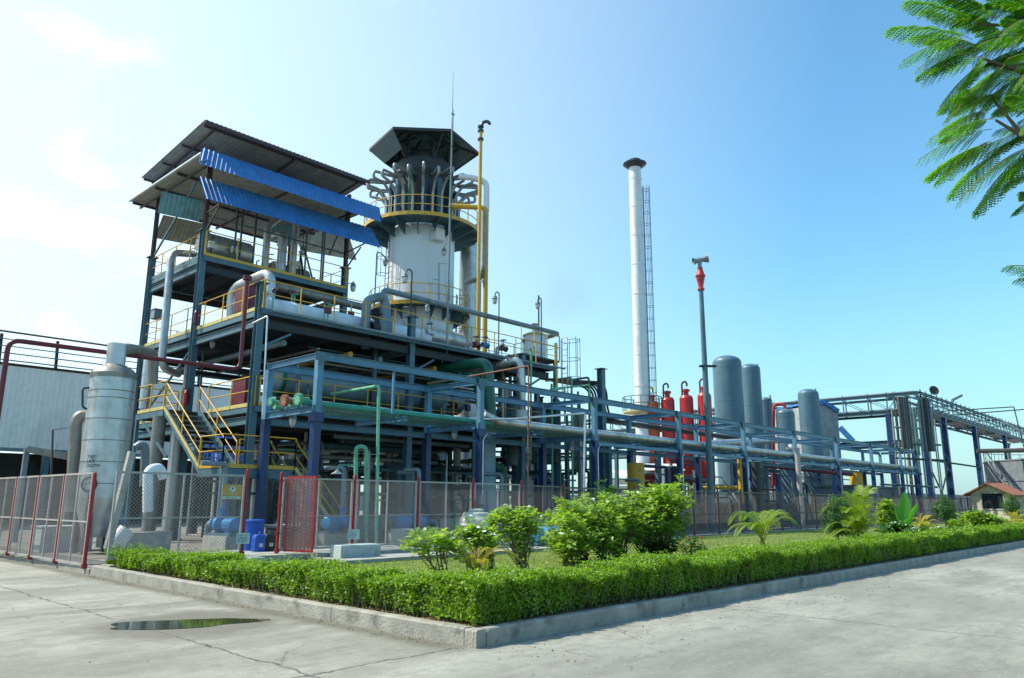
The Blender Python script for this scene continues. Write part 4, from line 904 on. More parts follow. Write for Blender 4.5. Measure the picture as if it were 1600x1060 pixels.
# ---------------------------------------------------------------- white tower
TX, TY = 21.55, 27.3
tw = thing('column_tower', 'huge white cylindrical tower with ring platforms, hairpin pipes and a dark six-sided roof', 'tower', (TX, TY, .1))
T_ = Vector((TX, TY, 0))
b = MB(); b.lathe(T_, [(2.0, .1), (2.0, 5), (2.0, 12.2), (1.98, 17.2), (1.75, 17.45), (1.4, 17.5)], 48); b.build('tower_shell', 'whitet', tw)
def ringplat(z, r0, r1, label=None):
    b = MB(); n = 40; vs = []
    pr = [(r0, z-.02), (r1, z-.02), (r1, z), (r0, z)]
    for k in range(4):
        (ra, za), (rb, zb_) = pr[k], pr[(k+1) % 4]; b.lathe(T_, [(ra, za), (rb, zb_)], n, smooth=False)
    for i in range(16):
        a = 2*math.pi*i/16; d = Vector((math.cos(a), math.sin(a), 0)); b.add([T_+d*r0+_Z*(z-.02), T_+d*r1+_Z*(z-.02), T_+d*r1+_Z*(z-.14), T_+d*r0+_Z*(z-.75)], [(0,1,2,3)]); 
        s = Vector((-d.y, d.x, 0)); b.beam(T_+d*(r0+.02)+_Z*(z-.7), T_+d*(r1-.02)+_Z*(z-.14), .1, .04, s)
    o = b.build('ring_platform', 'steel', tw)
    b = MB(); 
    for rr, z0, z1 in ((r1+.01, z-.1, z+.12),): b.lathe(T_, [(rr, z0), (rr+.015, z0), (rr+.015, z1), (rr, z1), (rr, z0)], n, smooth=False)
    b.build('toe_board', 'yellow', o)
    b = MB()
    for h in (.55, 1.08): b.tube([T_+Vector((r1*math.cos(2*math.pi*i/48), r1*math.sin(2*math.pi*i/48), z+h)) for i in range(48)], .025, 6, closed=True)
    for i in range(18): a = 2*math.pi*i/18; q = T_+Vector((r1*math.cos(a), r1*math.sin(a), z)); b.beam(q, q+_Z*1.08, .035, .035)
    b.build('railing', 'yellow', o)
ringplat(17.35, 2.01, 3.45); ringplat(12.35, 2.01, 2.95)
b = MB(); b.lathe(T_, [(1.7, 17.5), (1.7, 20.5), (1.9, 20.8), (1.7, 21.6), (1.0, 22.4)], 24); b.build('inner_drum', 'dark', tw)
nh = 24
for i in range(nh):
    a = 2*math.pi*(i+.35)/nh; d = Vector((math.cos(a), math.sin(a), 0)); z0 = 17.36; jz = .18*(i % 2)
    P = [T_+d*2.2+_Z*z0, T_+d*2.2+_Z*(19.15+jz), T_+d*2.65+_Z*(19.75+jz), T_+d*3.1+_Z*(19.85+jz), T_+d*3.35+_Z*(19.92+jz), T_+d*3.35+_Z*(20.3+jz), T_+d*3.0+_Z*(20.32+jz), T_+d*2.2+_Z*(20.3+jz), T_+d*1.4+_Z*(20.6+jz)]
    b = MB(); b.tube(P, .085, 10, .22, seg=5); b.build('hairpin_pipe', 'coil', tw)
for i in range(14):
    a = 2*math.pi*(i+.1)/14; d = Vector((math.cos(a), math.sin(a), 0)); b = MB(); b.cyl(T_+d*1.95+_Z*17.5, T_+d*1.95+_Z*(19.9+.3*(i % 3)), .17, 10); b.build('tube_bundle', ('navy', 'steel', 'green')[i % 3], tw)
b = MB()
for i in range(6):
    a = math.pi/3*i+.2; d = Vector((math.cos(a), math.sin(a), 0)); b.beam(T_+d*1.5+_Z*19.5, T_+d*1.5+_Z*22.9, .12, .12); b.beam(T_+d*1.5+_Z*21.3, T_+d*2.9+_Z*22.72, .08, .08)
b.build('canopy_post', 'dark', tw)
b = MB(); rc = 3.35; zr = 22.72; A0 = R_(43.3-90+4)
cv = [T_+Vector((rc*math.cos(A0+i*math.pi/3), rc*math.sin(A0+i*math.pi/3), zr)) for i in range(6)]
ap = [T_+Vector((.5*math.cos(A0+i*math.pi/3), .5*math.sin(A0+i*math.pi/3), zr+1.0)) for i in range(6)]
for dz in (0, -.05): b.add([q+_Z*dz for q in cv+ap], [(i, (i+1) % 6, 6+(i+1) % 6, 6+i) for i in range(6)]+[tuple(range(6, 12))])
cn = b.build('canopy', 'canopy', tw)
b = MB()
for i in range(6): b.beam(cv[i]-_Z*.02, cv[(i+1) % 6]-_Z*.02, .05, .16); b.beam(cv[i]-_Z*.08, ap[i]-_Z*.12, .07, .12)
for f in (.4, .7):
    for i in range(6): b.beam(cv[i].lerp(ap[i], f)-_Z*.12, cv[(i+1) % 6].lerp(ap[(i+1) % 6], f)-_Z*.12, .06, .08)
b.build('canopy_rib', 'dark', cn)
for i in (4, 5, 3):   # wind flaps hanging below the far eaves
    p, q = cv[(i-3) % 6], cv[(i-2) % 6]; 
for i in (1, 2, 3):
    p, q = cv[i].copy(), cv[(i+1) % 6].copy(); ip = T_+(p-T_)*.72; iq = T_+(q-T_)*.72; ip.z = iq.z = zr-.9
    b = MB(); b.add([p-_Z*.1, q-_Z*.1, iq, ip, p-_Z*.08, q-_Z*.08, iq+_Z*.02, ip+_Z*.02], [(0,1,2,3), (4,5,6,7)]); b.build('canopy_flap', 'canopy', tw)
# side cylinder behind the tower with ladder, box, ladder cages
sc_ = px(733, 430, d=46.5)
b = MB(); b.lathe((sc_.x, sc_.y, 0), [(.62, .1), (.62, px(733, 355, d=46.5).z)], 20); b.build('side_column', 'clad', tw)
b = MB(); p = px(683, 368, y=25.25); b.box(p.x-.35, 25.0, p.z-.35, p.x+.38, 25.4, p.z+.4); b.box(p.x-.3, 24.96, p.z-.3, p.x+.33, 24.995, p.z+.35); b.build('instrument_box', 'white', tw)
def ladder(par, p0, h, out, w=.45, cage=True, m='dark', z_c=2.0, name='ladder', step=.32, cr=.36, cagem=None):
    p0 = Vector(p0); o = Vector(out).normalized(); s = Vector((-o.y, o.x, 0)); b = MB()
    for k in (-1, 1): b.beam(p0+s*w/2*k, p0+s*w/2*k+_Z*h, .05, .02)
    z = .2
    while z < h: b.cyl(p0-s*w/2+_Z*z, p0+s*w/2+_Z*z, .013, 5); z += step
    l = b.build(name, m, par)
    if cage:
        b = MB(); z = z_c
        while z < h:
            b.tube([p0+s*(w/2+.0)*1+_Z*z]+[p0+s*(cr*math.cos(a))+o*(.25+cr*math.sin(a))+_Z*z for a in [math.pi*i/8 for i in range(9)]]+[p0-s*(w/2)+_Z*z], .016, 5, caps=False); z += 1.0
        for a in [math.pi*i/4 for i in range(5)]: q = p0+s*(cr*math.cos(a))+o*(.25+cr*math.sin(a)); b.beam(q+_Z*z_c, q+_Z*h, .03, .012)
        b.build('ladder_cage', cagem or m, l)
    return l
cd = (Vector((CAMP.x, CAMP.y, 0))-T_).normalized()
lft = Vector((-cd.y, cd.x, 0))*-1
ladder(tw, T_+(Vector((-1, .25, 0)).normalized())*2.15+_Z*12.4, 4.9, (-1, .25, 0), m='dark', cagem='dark')
ladder(tw, T_+(Vector((.75, -.9, 0)).normalized())*2.2+_Z*8.4, 5.1, (.75, -.9, 0), m='navy', cagem='yellow')
ladder(tw, Vector((sc_.x, sc_.y, 0))+Vector((.4, -.6, 0))+_Z*6, 10, (.4, -.6, 0), cage=False, m='greyp')
b = MB(); p = px(708, 410, y=25.3); b.tube([px(702, 470, y=25.2), px(702, 412, y=25.2), px(686, 412, y=25.3), px(686, 470, y=25.3)], .015, 5); b.build('conduit', 'dark', tw)
b = MB(); p = px(676, 437, y=24.9); b.beam(p, p+Vector((.5, 0, .12)), .3, .02); b.beam(p+Vector((.1, 0, -1.2)), p+Vector((.1, 0, 0)), .05, .05); b.build('rain_shield', 'white', tw)
# risers beside the tower
d_ = 41.5
def pol(L_): return [px(u, v, d=d) for u, v, d in L_]
def vpipe(name, label, u, v0, v1, d, r, m, cat='pipe', extra=None, **k):
    p0 = px(u, v0, d=d); p1 = px(u, v1, d=d); p1.x, p1.y = p0.x, p0.y; P = [p0, p1]+([p1+Vector(e) for e in extra] if extra else [])
    return pipe(name, label, P, r, m, cat=cat, **k)
vpipe('riser_pipe', 'thick yellow riser running up beside the white tower', 757, 560, 325, 39.5, .14, 'yellow', extra=[(-.5, .4, 0), (-1.6, 1.3, 0)])
o = thing('vent_pipe', 'tall thin yellow vent with dark goose-neck at its top, right of the tower', 'vent pipe', px(746, 560, d=38.2))
p0 = px(746, 558, d=38.2); p1 = px(744, 206, d=38.2); 
b = MB(); b.tube([p0, Vector((p0.x, p0.y, p1.z))], .10, 10); b.build('pipe_body', 'yellow', o)
b = MB(); q = Vector((p0.x, p0.y, p1.z)); rr_ = (_R0).normalized(); b.tube([q, q+_Z*.35, q+_Z*.6+rr_*.15, q+_Z*.62+rr_*.4, q+_Z*.45+rr_*.5], .09, 10, .2)
b.build('goose_neck', 'darkpipe', o)
for z in (-.5, 0, .25): b = MB(); b.cyl(q+_Z*z, q+_Z*(z+.1), .17, 12); b.build('flange', 'darkpipe', o)
vpipe('insulated_pipe', 'silver insulated riser with rounded top, right of the hairpin pipes', 760, 330, 285, 41, .17, 'whitet', extra=[(-.5, .5, .25), (-1.2, 1.1, .3)], bands=1.2)
b = MB(); a_ = px(756, 440, d=38.6); c_ = px(727, 440, d=44); b.beam(a_, c_, .12, .16); tag(b.build('pipe_bracket', 'greyp', None, at=c_), 'horizontal bracket tying the yellow riser to the tower', 'bracket')
pipe('insulated_pipe', 'slanting silver pipe under the middle ring, from tower to the yellow riser', pol([(727, 443, 43), (752, 434, 39.5), (756, 420, 39), (756, 330, 39)]), .13, 'clad_d')
pipe('insulated_pipe', 'long thin grey pipe running high from the bypass loop to the right end', [px(599, 470, y=19.9), px(599, 453, y=19.9), px(873, 522, y=19.9), px(855, 527, y=21)], .13, 'greyp', .3, bands=4)
# antenna / lightning mast
b = MB(); q0 = px(698, 556, y=18.6); q1 = px(701, 108, y=18.6); zt = q1.z; P = [Vector((q0.x, 18.6, q0.z+(zt-q0.z)*t)) for t in (0, .45, .62, .80, .86, 1)]
o = thing('lightning_mast', 'very tall thin lightning mast rising from the deck edge in front of the tower', 'mast', P[0])
b.tube(P, [.05, .045, .035, .03, .018, .008], 8); b.build('mast_pole', 'greyp', o)
b = MB()
b.cyl(P[1]+Vector((.09, 0, 0)), P[4]+Vector((.07, 0, 0)), .012, 5)
for t in (.5, .62, .72, .84): q = P[0].lerp(P[-1], t); b.beam(q-Vector((.06, 0, 0)), q+Vector((.14, 0, 0)), .03, .05)
b.build('down_conductor', 'dark', o)
# side platform with small vessel at the right end
pz = px(840, 566, y=20).z
sp = thing('vessel_platform', 'small dark platform with pale handrails around the little white vessel', 'platform', (24, 19, pz))
pL = px(812, 566, y=19.0); pRr = px(872, 575, y=19.0)
xL, xR = pL.x, pRr.x
b = MB(); b.box(xL, 18.9, pz-.1, xR, 22.2, pz); b.build('platform_deck', 'dark', sp)
railing(sp, [[(xL, 18.9), (xR, 18.9), (xR, 22.2)], [(xL, 22.2), (xR, 22.2)]], pz, 'yellowlt', 1.35, 1.2, toe=False)
for x in (xL+.1, xR-.1):
    for y in (19.1, 22.0): b = MB(); b.beam((x, y, .1), (x, y, pz-.1), .18, .18, Vector((0,1,0))); b.build('leg', 'steel', sp)
v = px(836, 560, y=20.4); vt = thing('small_vessel', 'little white upright vessel with piping on top, on the dark side platform', 'vessel', (v.x, 20.4, pz))
vh = px(836, 522, y=20.4).z-pz
b = MB(); b.lathe((v.x, 20.4, pz), [(.62, .05), (.62, vh-.15), (.5, vh), (.2, vh+.12), (0, vh+.15)], 24); b.build('shell', 'white', vt)
b = MB(); b.lathe((v.x, 20.4, pz), [(.64, vh*.9), (.67, vh*.9), (.67, vh*.95), (.64, vh*.95)], 24); b.cyl((v.x, 20.4, pz+vh), (v.x, 20.4, pz+vh+.5), .12, 10); b.cyl((v.x, 20.4, pz+vh+.5), (v.x, 20.4, pz+vh+.56), .2, 12); b.build('nozzle', 'yellowlt', vt)
b = MB(); b.tube([(v.x+.2, 20.3, pz+vh), (v.x+.2, 20.3, pz+vh+2.2)], .04, 8); b.build('vent_tube', 'dark', vt)
lt = thing('caged_ladder', 'tall pale caged ladder at the right end of the deck', 'ladder', px(880, 640, y=18.6)); q = px(883, 618, y=18.6)
ladder(lt, (q.x, 18.6, q.z), px(883, 528, y=18.6).z-q.z, (1, -.2, 0), cr=.62, m='yellowlt', cagem='greyp', z_c=px(883, 590, y=18.6).z-q.z)
b = MB(); b.beam((q.x-.6, 18.7, px(885, 612, y=18.7).z), (q.x-.6, 18.7, px(885, 540, y=18.7).z), .12, .12); b.build('support_post', 'yellowlt', lt)
# silver and green large pipes right of centre
pipe('green_pipe', 'big dark green pipe, the higher one, looping out from under the second deck and down', [px(640, 582, y=21), px(674, 577, y=20), px(762, 566, y=16.6), px(768, 664, y=16.6)], .24, 'green', .5, n=16, cat='green pipe')
pipe('green_pipe', 'big dark green pipe, the lower one, ending behind the second rack post', [px(664, 606, y=21), px(678, 600, y=20), px(744, 586, y=17.2), px(752, 640, y=17.4)], .21, 'green', .5, n=16, cat='green pipe')
pipe('green_pipe', 'big dark green upright pipe between the first and second rack posts', [px(700, 596, y=19.2), px(668, 602, y=19.2), px(664, 740, y=19.2)], .23, 'green', .5, n=16, cat='green pipe')
pipe('insulated_pipe', 'silver pipe running out beside the big green pipe then straight down', [px(690, 590, y=21), px(812, 562, y=17.5), px(816, 644, y=17.5)], .19, 'clad', .4, n=14, bands=2)
b = MB(); p = px(816, 660, y=17.5); b.cyl((p.x, 17.5, p.z), (p.x, 17.5, p.z+.55), .3, 18); tag(b.build('pipe_collar', 'white', None, at=p), 'short white collar at the foot of the silver down pipe', 'pipe collar')
pipe('thin_pipe', 'thin rusty orange pipe slanting across the rack to the brown upright', [px(668, 600, y=17), px(826, 572, y=13.2), px(824, 845, y=13.2)], .035, 'tan', .1)
pipe('thin_pipe', 'light green thin riser with bent head just right of the first rack bay', [px(518, 616, y=17.5), px(592, 603, y=13.2), px(588, 850, y=13.2)], .055, 'greenlt', .15)
pipe('thin_pipe', 'bright metal conduit crossing low over the rack then down into the shrubs', [px(726, 655, y=14.2), px(802, 655, y=13.6), px(914, 646, y=12.6), px(911, 800, y=12.6)], .045, 'chrome', .1)
pipe('thin_pipe', 'bright thin conduit standing against the front left rack post', [px(386, 510, y=18), px(418, 494, y=17.2), px(409, 670, y=16.9)], .03, 'chrome', .05)
pipe('thin_pipe', 'green thin upright pipe behind the silver down pipe', [px(826, 545, y=17.7), px(830, 545, y=17.7), px(829, 720, y=17.7)], .05, 'greenlt', .1)
# bundle of dark pipes curving down right of centre
for k in range(7):
    o_ = k*.19; y = 19.3+o_
    pipe('bundle_pipe', 'one dark pipe of the bundle curving down right of the deck', [px(845, 592, y=y), (px(948, 600, y=19.3).x, y, px(948, 598+k, y=19.3).z-.0), (px(948, 600, y=19.3).x, y, px(948, 655, y=19.3).z), (px(948, 600, y=19.3).x+19, y, px(948, 655, y=19.3).z-.05)],   .06, 'darkpipe', 1.0, group='dark pipes of the curving bundle', n=10, cat='pipe')
bx = px(952, 600, y=19).x
column((bx-.9, 18.9), .1, px(952, 580, y=18.9).z, ms, 'steel', .34)

# ================================================================ LEFT SIDE
# insulated vessel
vc = px(172, 640, d=25.5); vx, vy = vc.x, vc.y
vt = thing('insulated_vessel', 'tall banded silver vessel with stained right side behind the left fence', 'vessel', (vx, vy, .1))
r_v = .62; ztop = px(174, 586, d=25.5).z; zb_ = 1.55
b = MB(); b.lathe((vx, vy, 0), [(.35, .55), (r_v*.98, zb_), (r_v, zb_+.1), (r_v, ztop)], 36); b.build('shell', 'clad', vt)
b = MB(); n = 36; sc = []
for i in range(n+1): a = 2*math.pi*i/n
b.lathe((vx, vy, 0), [(r_v+.02, ztop-.04), (r_v+.02, ztop+.02), (r_v*.85, ztop+.16), (.3, ztop+.3)], 36); 
for i in range(30):
    a = 2*math.pi*i/30; c = Vector((vx+(r_v+.012)*math.cos(a), vy+(r_v+.012)*math.sin(a), ztop-.04)); s = Vector((-math.sin(a), math.cos(a), 0)); b.add([c-s*.1, c-s*.07-_Z*.07, c-_Z*.1, c+s*.07-_Z*.07, c+s*.1], [(0,1,2,3,4)])
b.build('top_cone', 'clad_d', vt)
b = MB(); z = zb_+.5
while z < ztop-.1: b.lathe((vx, vy, 0), [(r_v+.001, z-.014), (r_v+.012, z-.012), (r_v+.012, z+.012), (r_v+.001, z+.014)], 36); z += random.choice((.22, .38, .5, .62))
b.build('band', 'clad_d', vt)
b = MB(); b.cyl((vx, vy, ztop+.25), (vx, vy, ztop+.95), .27, 24); b.build('neck', 'clad', vt)
for k in range(4):
    a = R_(45+90*k); b = MB(); b.beam((vx+.55*math.cos(a), vy+.55*math.sin(a), .1), (vx+.55*math.cos(a), vy+.55*math.sin(a), zb_+.2), .14, .14); b.build('leg', 'dark', vt)
cdv = (Vector((CAMP.x, CAMP.y, 0))-Vector((vx, vy, 0))).normalized(); sdv = Vector((-cdv.y, cdv.x, 0))
b = MB(); c = Vector((vx, vy, 0))+(cdv+sdv*-.55).normalized()*(r_v); c.z = px(143, 757, d=24.8).z; nn = (cdv+sdv*-.55).normalized(); b.tube([c+nn*.03+(_Z*math.cos(a)+Vector((-nn.y, nn.x, 0))*math.sin(a))*.2 for a in [2*math.pi*i/20 for i in range(20)]], .03, 6, closed=True); b.build('manhole_ring', 'dark', vt)
xr = Vector((-nn.y, nn.x, 0)); 
tp = Vector((vx, vy, 0))+nn*(r_v+.02); 
text_mesh('TAT\nLIFT\nDGTM', .13, 'lettering', 'ink', vt, Vector((tp.x, tp.y, px(140, 716, d=24.8).z))-(xr)*.15, xr, _Z) if xr.dot(_R0) > 0 else text_mesh('TAT\nLIFT\nDGTM', .13, 'lettering', 'ink', vt, Vector((tp.x, tp.y, px(140, 716, d=24.8).z))+(xr)*.25, -xr, _Z)
pipe('insulated_pipe', 'dull pipe from the neck of the silver vessel across to the structure', [(vx+.1, vy, ztop+.8), px(200, 545, d=25.8), px(240, 552, d=27.5), px(238, 600, d=27.6)], .17, 'clad_d', .35, bands=.8)
pipe('valve_line', 'thin instrument pipe loop on the left of the silver vessel', [px(140, 606, d=25), px(129, 607, d=25), px(129, 636, d=25), px(136, 640, d=25)], .03, 'dark', .1)
pipe('insulated_pipe', 'grey pipe bending down at the left of the silver vessel', [px(137, 650, d=26), px(124, 650, d=26), px(118, 662, d=26), px(112, 800, d=26)], .17, 'clad_d', .25)
pipe('insulated_pipe', 'grey hooked pipe low at the right of the silver vessel', [px(212, 700, d=27), px(221, 694, d=27), px(227, 700, d=27), px(225, 760, d=27)], .13, 'greyp', .2)
# maroon fire main
f0 = px(3, 860, x=1.6); f1 = px(10, 531, x=1.6)
zf = px(372, 577, y=18.0).z; A_ = Vector((px(14, 531, z=zf).x, px(14, 531, z=zf).y, zf)); B_ = Vector((px(375, 578, z=zf).x, px(375, 578, z=zf).y, zf)); Ct = px(386, 437, y=B_.y); Ct.x = B_.x
pipe('fire_main', 'maroon pipe crossing high on the left and turning up beside the corner column', [Vector((A_.x, A_.y, .1)), A_, B_, Ct], .07, 'maroon', .3, n=12)
b = MB(); b.cyl(Ct-_Z*.02, Ct+_Z*.06, .16, 14); b.cyl(Ct+_Z*.07, Ct+_Z*.12, .16, 14); tag(b.build('blind_flange', 'maroon', None, at=Ct), 'maroon flange capping the upturned fire pipe', 'pipe flange')

# warehouse
wy = 45.0; wx0, wx1 = -40.0, 34.0; wz0 = px(40, 701, y=wy).z; wz1 = px(0, 570, y=wy).z
wh = thing('warehouse', 'pale corrugated warehouse with slatted roof vents behind the silver vessel', 'building', (-5, wy, .1))
b = MB(); n = int((wx1-wx0)/.28); pr = []
for i in range(n):
    for a, h in ((0, 0), (.55, 0), (.65, -.05), (.9, -.05)): pr.append((wx0+(i+a)*.28, wy+h))
b.add([(x, y, wz0) for x, y in pr]+[(x, y, wz1) for x, y in pr], [(i, i+1, len(pr)+i+1, len(pr)+i) for i in range(len(pr)-1)]); b.build('wall', 'whwall', wh)
b = MB(); b.box(wx0, wy+.2, wz1+.1, wx1, wy+14, wz1+.2); b.box(wx0, wy+6, .1, wx1, wy+6.2, wz0); b.build('inner_wall', 'dark', wh)
b = MB(); b.beam((wx0, wy+.05, wz0-.1), (wx1, wy+.05, wz0-.1), .2, .2); b.build('sill_beam', 'greyp', wh)
x = wx0
while x < wx1: b = MB(); b.beam((x, wy+.2, .1), (x, wy+.2, wz0-.2), .35, .35, Vector((0,1,0))); b.build('wall_post', 'steel', wh); x += 6.0
zr1 = px(0, 524, y=wy+1.5).z
for k in range(5):
    z = wz1+.25+(zr1-wz1-.25)*k/4.0; b = MB(); b.add([(wx0, wy-.2+k*.12, z), (wx1, wy-.2+k*.12, z), (wx1, wy+.35+k*.12, z+.16), (wx0, wy+.35+k*.12, z+.16)], [(0,1,2,3)]); b.build('louvre', 'roofunder' if k < 4 else 'dark', wh)
x = wx0
while x < wx1: bars('vent_post', 'steel', wh, [((x, wy+.6, wz1), (x, wy+.9, zr1), .15, .15)]); x += 3
b = MB(); b.add([(wx0, wy+.2, zr1+.1), (wx1, wy+.2, zr1+.1), (wx1, wy+12, zr1+2.2), (wx0, wy+12, zr1+2.2)], [(0,1,2,3)]); b.build('roof', 'roofunder', wh)
# blue tarpaulin and low clutter seen under the decks
b = MB(); p = px(368, 690, y=38); b.box(p.x-.6, 38, p.z-1.2, p.x+3.2, 38.1, p.z+1.2); b.box(p.x-.5, 38.1, p.z-1.1, p.x+3.1, 41, p.z+1.1); b.beam((p.x, 38.5, .1), (p.x, 38.5, p.z-1.1), .2, .2); b.beam((p.x+2.9, 38.5, .1), (p.x+2.9, 38.5, p.z-1.1), .2, .2); tag(b.build('storage_shed', 'blue', None, at=(p.x, 38, .1)), 'bright blue sheeted shed glimpsed under the first deck', 'shed')
# tank truck like pale gantry left
gy = px(45, 720, d=33)
gn_ = thing('loading_gantry', 'pale low gantry frame in front of the warehouse at far left', 'gantry', (gy.x, gy.y, .1))
g0 = px(42, 702, d=33); g1 = px(118, 716, d=33)
b = MB(); b.beam(g0, g1, .5, .22); b.build('gantry_beam', 'clad_d', gn_)
for q in (g0, g0.lerp(g1, .95)): b = MB(); b.beam((q.x, q.y, .1), q, .16, .16, Vector((0,1,0))); b.build('leg', 'greyp', gn_)
# framed panel with steam behind
f_ = thing('panel_surround', 'thin dark rectangular pipe frame beside the grey bent pipe at the left', 'frame', px(98, 780, d=30))
b = MB(); b.tube([px(80, 760, d=30), px(82, 672, d=30), px(112, 668, d=30), px(110, 760, d=30)], .04, 6); b.build('frame_pipe', 'dark', f_)

# steam cloud
sm = bpy.data.materials.new('steam'); sm.use_nodes = True; q_ = sm.node_tree; q_.nodes.clear(); o_ = _n(q_, 'ShaderNodeOutputMaterial'); pv = _n(q_, 'ShaderNodeVolumePrincipled'); pv.inputs['Color'].default_value = (1, 1, 1, 1)
tc_ = _n(q_, 'ShaderNodeTexCoord'); ln = _n(q_, 'ShaderNodeVectorMath', operation='LENGTH'); q_.links.new(tc_.outputs['Object'], ln.inputs[0]); fo_ = _n(q_, 'ShaderNodeMapRange'); fo_.inputs[1].default_value = .35; fo_.inputs[2].default_value = 1.0; fo_.inputs[3].default_value = 1; fo_.inputs[4].default_value = 0; q_.links.new(ln.outputs['Value'], fo_.inputs[0]); ml = _n(q_, 'ShaderNodeMath', operation='MULTIPLY'); nz = _n(q_, 'ShaderNodeTexNoise'); nz.inputs['Scale'].default_value = 1.8; nz.inputs['Detail'].default_value = 5; rm = _n(q_, 'ShaderNodeMapRange'); rm.inputs[1].default_value = .42; rm.inputs[2].default_value = .62; rm.inputs[4].default_value = 8
q_.links.new(tc_.outputs['Object'], nz.inputs['Vector']); q_.links.new(nz.outputs[0], rm.inputs[0]); q_.links.new(rm.outputs[0], ml.inputs[0]); q_.links.new(fo_.outputs[0], ml.inputs[1]); q_.links.new(ml.outputs[0], pv.inputs['Density']); q_.links.new(pv.outputs[0], o_.inputs['Volume'])
c = px(96, 697, d=34); b = MB(); b.lathe(c-_Z*1.4, [(0, 0), (.6, .3), (1.0, 1.0), (1.1, 1.8), (.7, 2.5), (0, 2.8)], 20); o = b.build('steam', sm, None, at=c); tag(o, 'small white puff of steam before the warehouse wall', 'steam', kind='stuff')

# ================================================================ RIGHT SIDE
def dome_vessel(label, u, vtop, wpx, d, m='vessel', cat='vessel', legs=False, name='storage_vessel', group=None, zb=.1, rings=()):
    c = px(u, vtop, d=d); dist = (c-CAMP).dot(_F); r = wpx/2*dist/FOC; zt = c.z; t = thing(name, label, cat, (c.x, c.y, .1), group)
    b = MB(); hh = zt-r*.55; b.lathe((c.x, c.y, 0), [(r*.98, zb), (r, zb+.1), (r, hh)]+[(r*math.cos(a), hh+r*.55*math.sin(a)) for a in [math.pi/2*i/8 for i in range(1, 9)]], 36); b.build('shell', m, t)
    for f in (.25, .5, .75, .97): b = MB(); b.lathe((c.x, c.y, 0), [(r+.001, hh*f-.03), (r+.012, hh*f-.02), (r+.012, hh*f+.02), (r+.001, hh*f+.03)], 36); b.build('weld_seam', m, t)
    b = MB(); q = Vector((c.x, c.y, hh))+Vector((r*.72, -r*.5, 0)); b.beam(q, q+_Z*.55, .06, .2); b.build('lifting_lug', m, t)
    b = MB(); b.cyl((c.x, c.y, .1), (c.x, c.y, .35), r*1.08, 30); b.build('base_ring', 'conc', t)
    return c, r, t
dome_vessel('widest and tallest blue-grey domed vessel, beside the siren pole', 1135, 556, 44, 66)
dome_vessel('tall blue-grey domed vessel standing behind the widest one', 1171, 569, 31, 74)
dome_vessel('slim blue-grey domed vessel, lower one right of the two tallest', 1196, 621, 19, 76)
dome_vessel('short pale blue-grey domed vessel in front of the white pipes', 1226, 639, 28, 66)
dome_vessel('blue-grey domed vessel against the grey gabled building', 1262, 608, 31, 72)
def red_cyl(label, u, vtop, m='red', d=60):
    c = px(u, vtop, d=d); r = .52; t = thing('gas_cylinder', label, 'gas cylinder', (c.x, c.y, .1), None); zt = c.z-1.15
    b = MB(); zb = px(u, 752, d=d).z; b.lathe((c.x, c.y, 0), [(r*.5, zb-.3), (r, zb), (r, zt-.25), (r*.8, zt-.05), (r*.38, zt), (r*.38, zt+.28), (r*.58, zt+.3), (r*.58, zt+.42), (r*.3, zt+.5), (0, zt+.52)], 24); b.build('cylinder_shell', m, t)
    b = MB(); q = Vector((c.x, c.y, zt))-_R0*.3; b.tube([q-_Z*6, q+_Z*.95, q+_Z*1.1+_R0*.25, q+_Z*.95+_R0*.4, q+_Z*.7+_R0*.38], .07, 8, .15); b.build('loop_pipe', 'maroon' if m == 'red' else 'yellow', t)
    for k in range(4): a = R_(45+90*k); x_, y_ = c.x+r*.8*math.cos(a), c.y+r*.8*math.sin(a); bars('leg', 'shedpaint', t, [((x_, y_, .1), (x_, y_, zb+.3), .14, .14)])
    return c
red_cyl('orange-red cylinder with yellow cage pipes, nearest the tall white stack', 1018, 604, 'redor')
red_cyl('bright red cylinder second from the tall white stack', 1042, 598)
red_cyl('bright red cylinder third from the tall white stack', 1071, 595)
red_cyl('bright red cylinder partly hidden by the grey siren pole', 1099, 591)
# stack
kd = 60.0; k0 = px(1003, 620, d=kd); sx_, sy_ = k0.x, k0.y; kt = px(987, 262, d=kd).z
sk = thing('chimney_stack', 'tall slender white chimney with a flared dark cap and caged ladder', 'chimney', (sx_, sy_, .1))
b = MB(); b.lathe((sx_, sy_, 0), [(.62, .1), (.56, 8), (.50, kt)], 30); b.build('stack_shell', 'white', sk)
z = 3.0
while z < kt: b = MB(); b.lathe((sx_, sy_, 0), [(.585 if z < 12 else .56, z-.03), (.6 if z < 12 else .57, z), (.585 if z < 12 else .56, z+.03)], 30); b.build('weld_seam', 'white', sk); z += 2.5
b = MB(); b.lathe((sx_, sy_, 0), [(.50, kt-.1), (.62, kt-.05), (.98, kt+.22), (1.0, kt+.3), (.62, kt+.42), (.55, kt+.62), (.4, kt+.62)], 12, smooth=False); b.build('cap', 'darkpipe', sk)
ladder(sk, (sx_+.62*_R0.x+.0, sy_+.62*_R0.y, 7.5), kt-9.2, _R0, m='green', cagem='dark', z_c=.5, cr=.3, w=.34, step=.4)
b = MB(); rp = 1.5; zp = px(1000, 640, d=kd-1.5).z
b.cyl((sx_, sy_, zp-.12), (sx_, sy_, zp), rp, 28); b.build('ring_platform', 'yellowlt', sk)
b = MB()
for h in (.55, 1.1): b.tube([(sx_+rp*math.cos(2*math.pi*i/32), sy_+rp*math.sin(2*math.pi*i/32), zp+h) for i in range(32)], .035, 6, closed=True)
for i in range(12): a = 2*math.pi*i/12; b.beam((sx_+rp*math.cos(a), sy_+rp*math.sin(a), zp), (sx_+rp*math.cos(a), sy_+rp*math.sin(a), zp+1.1), .05, .05)
b.build('railing', 'steel', sk)
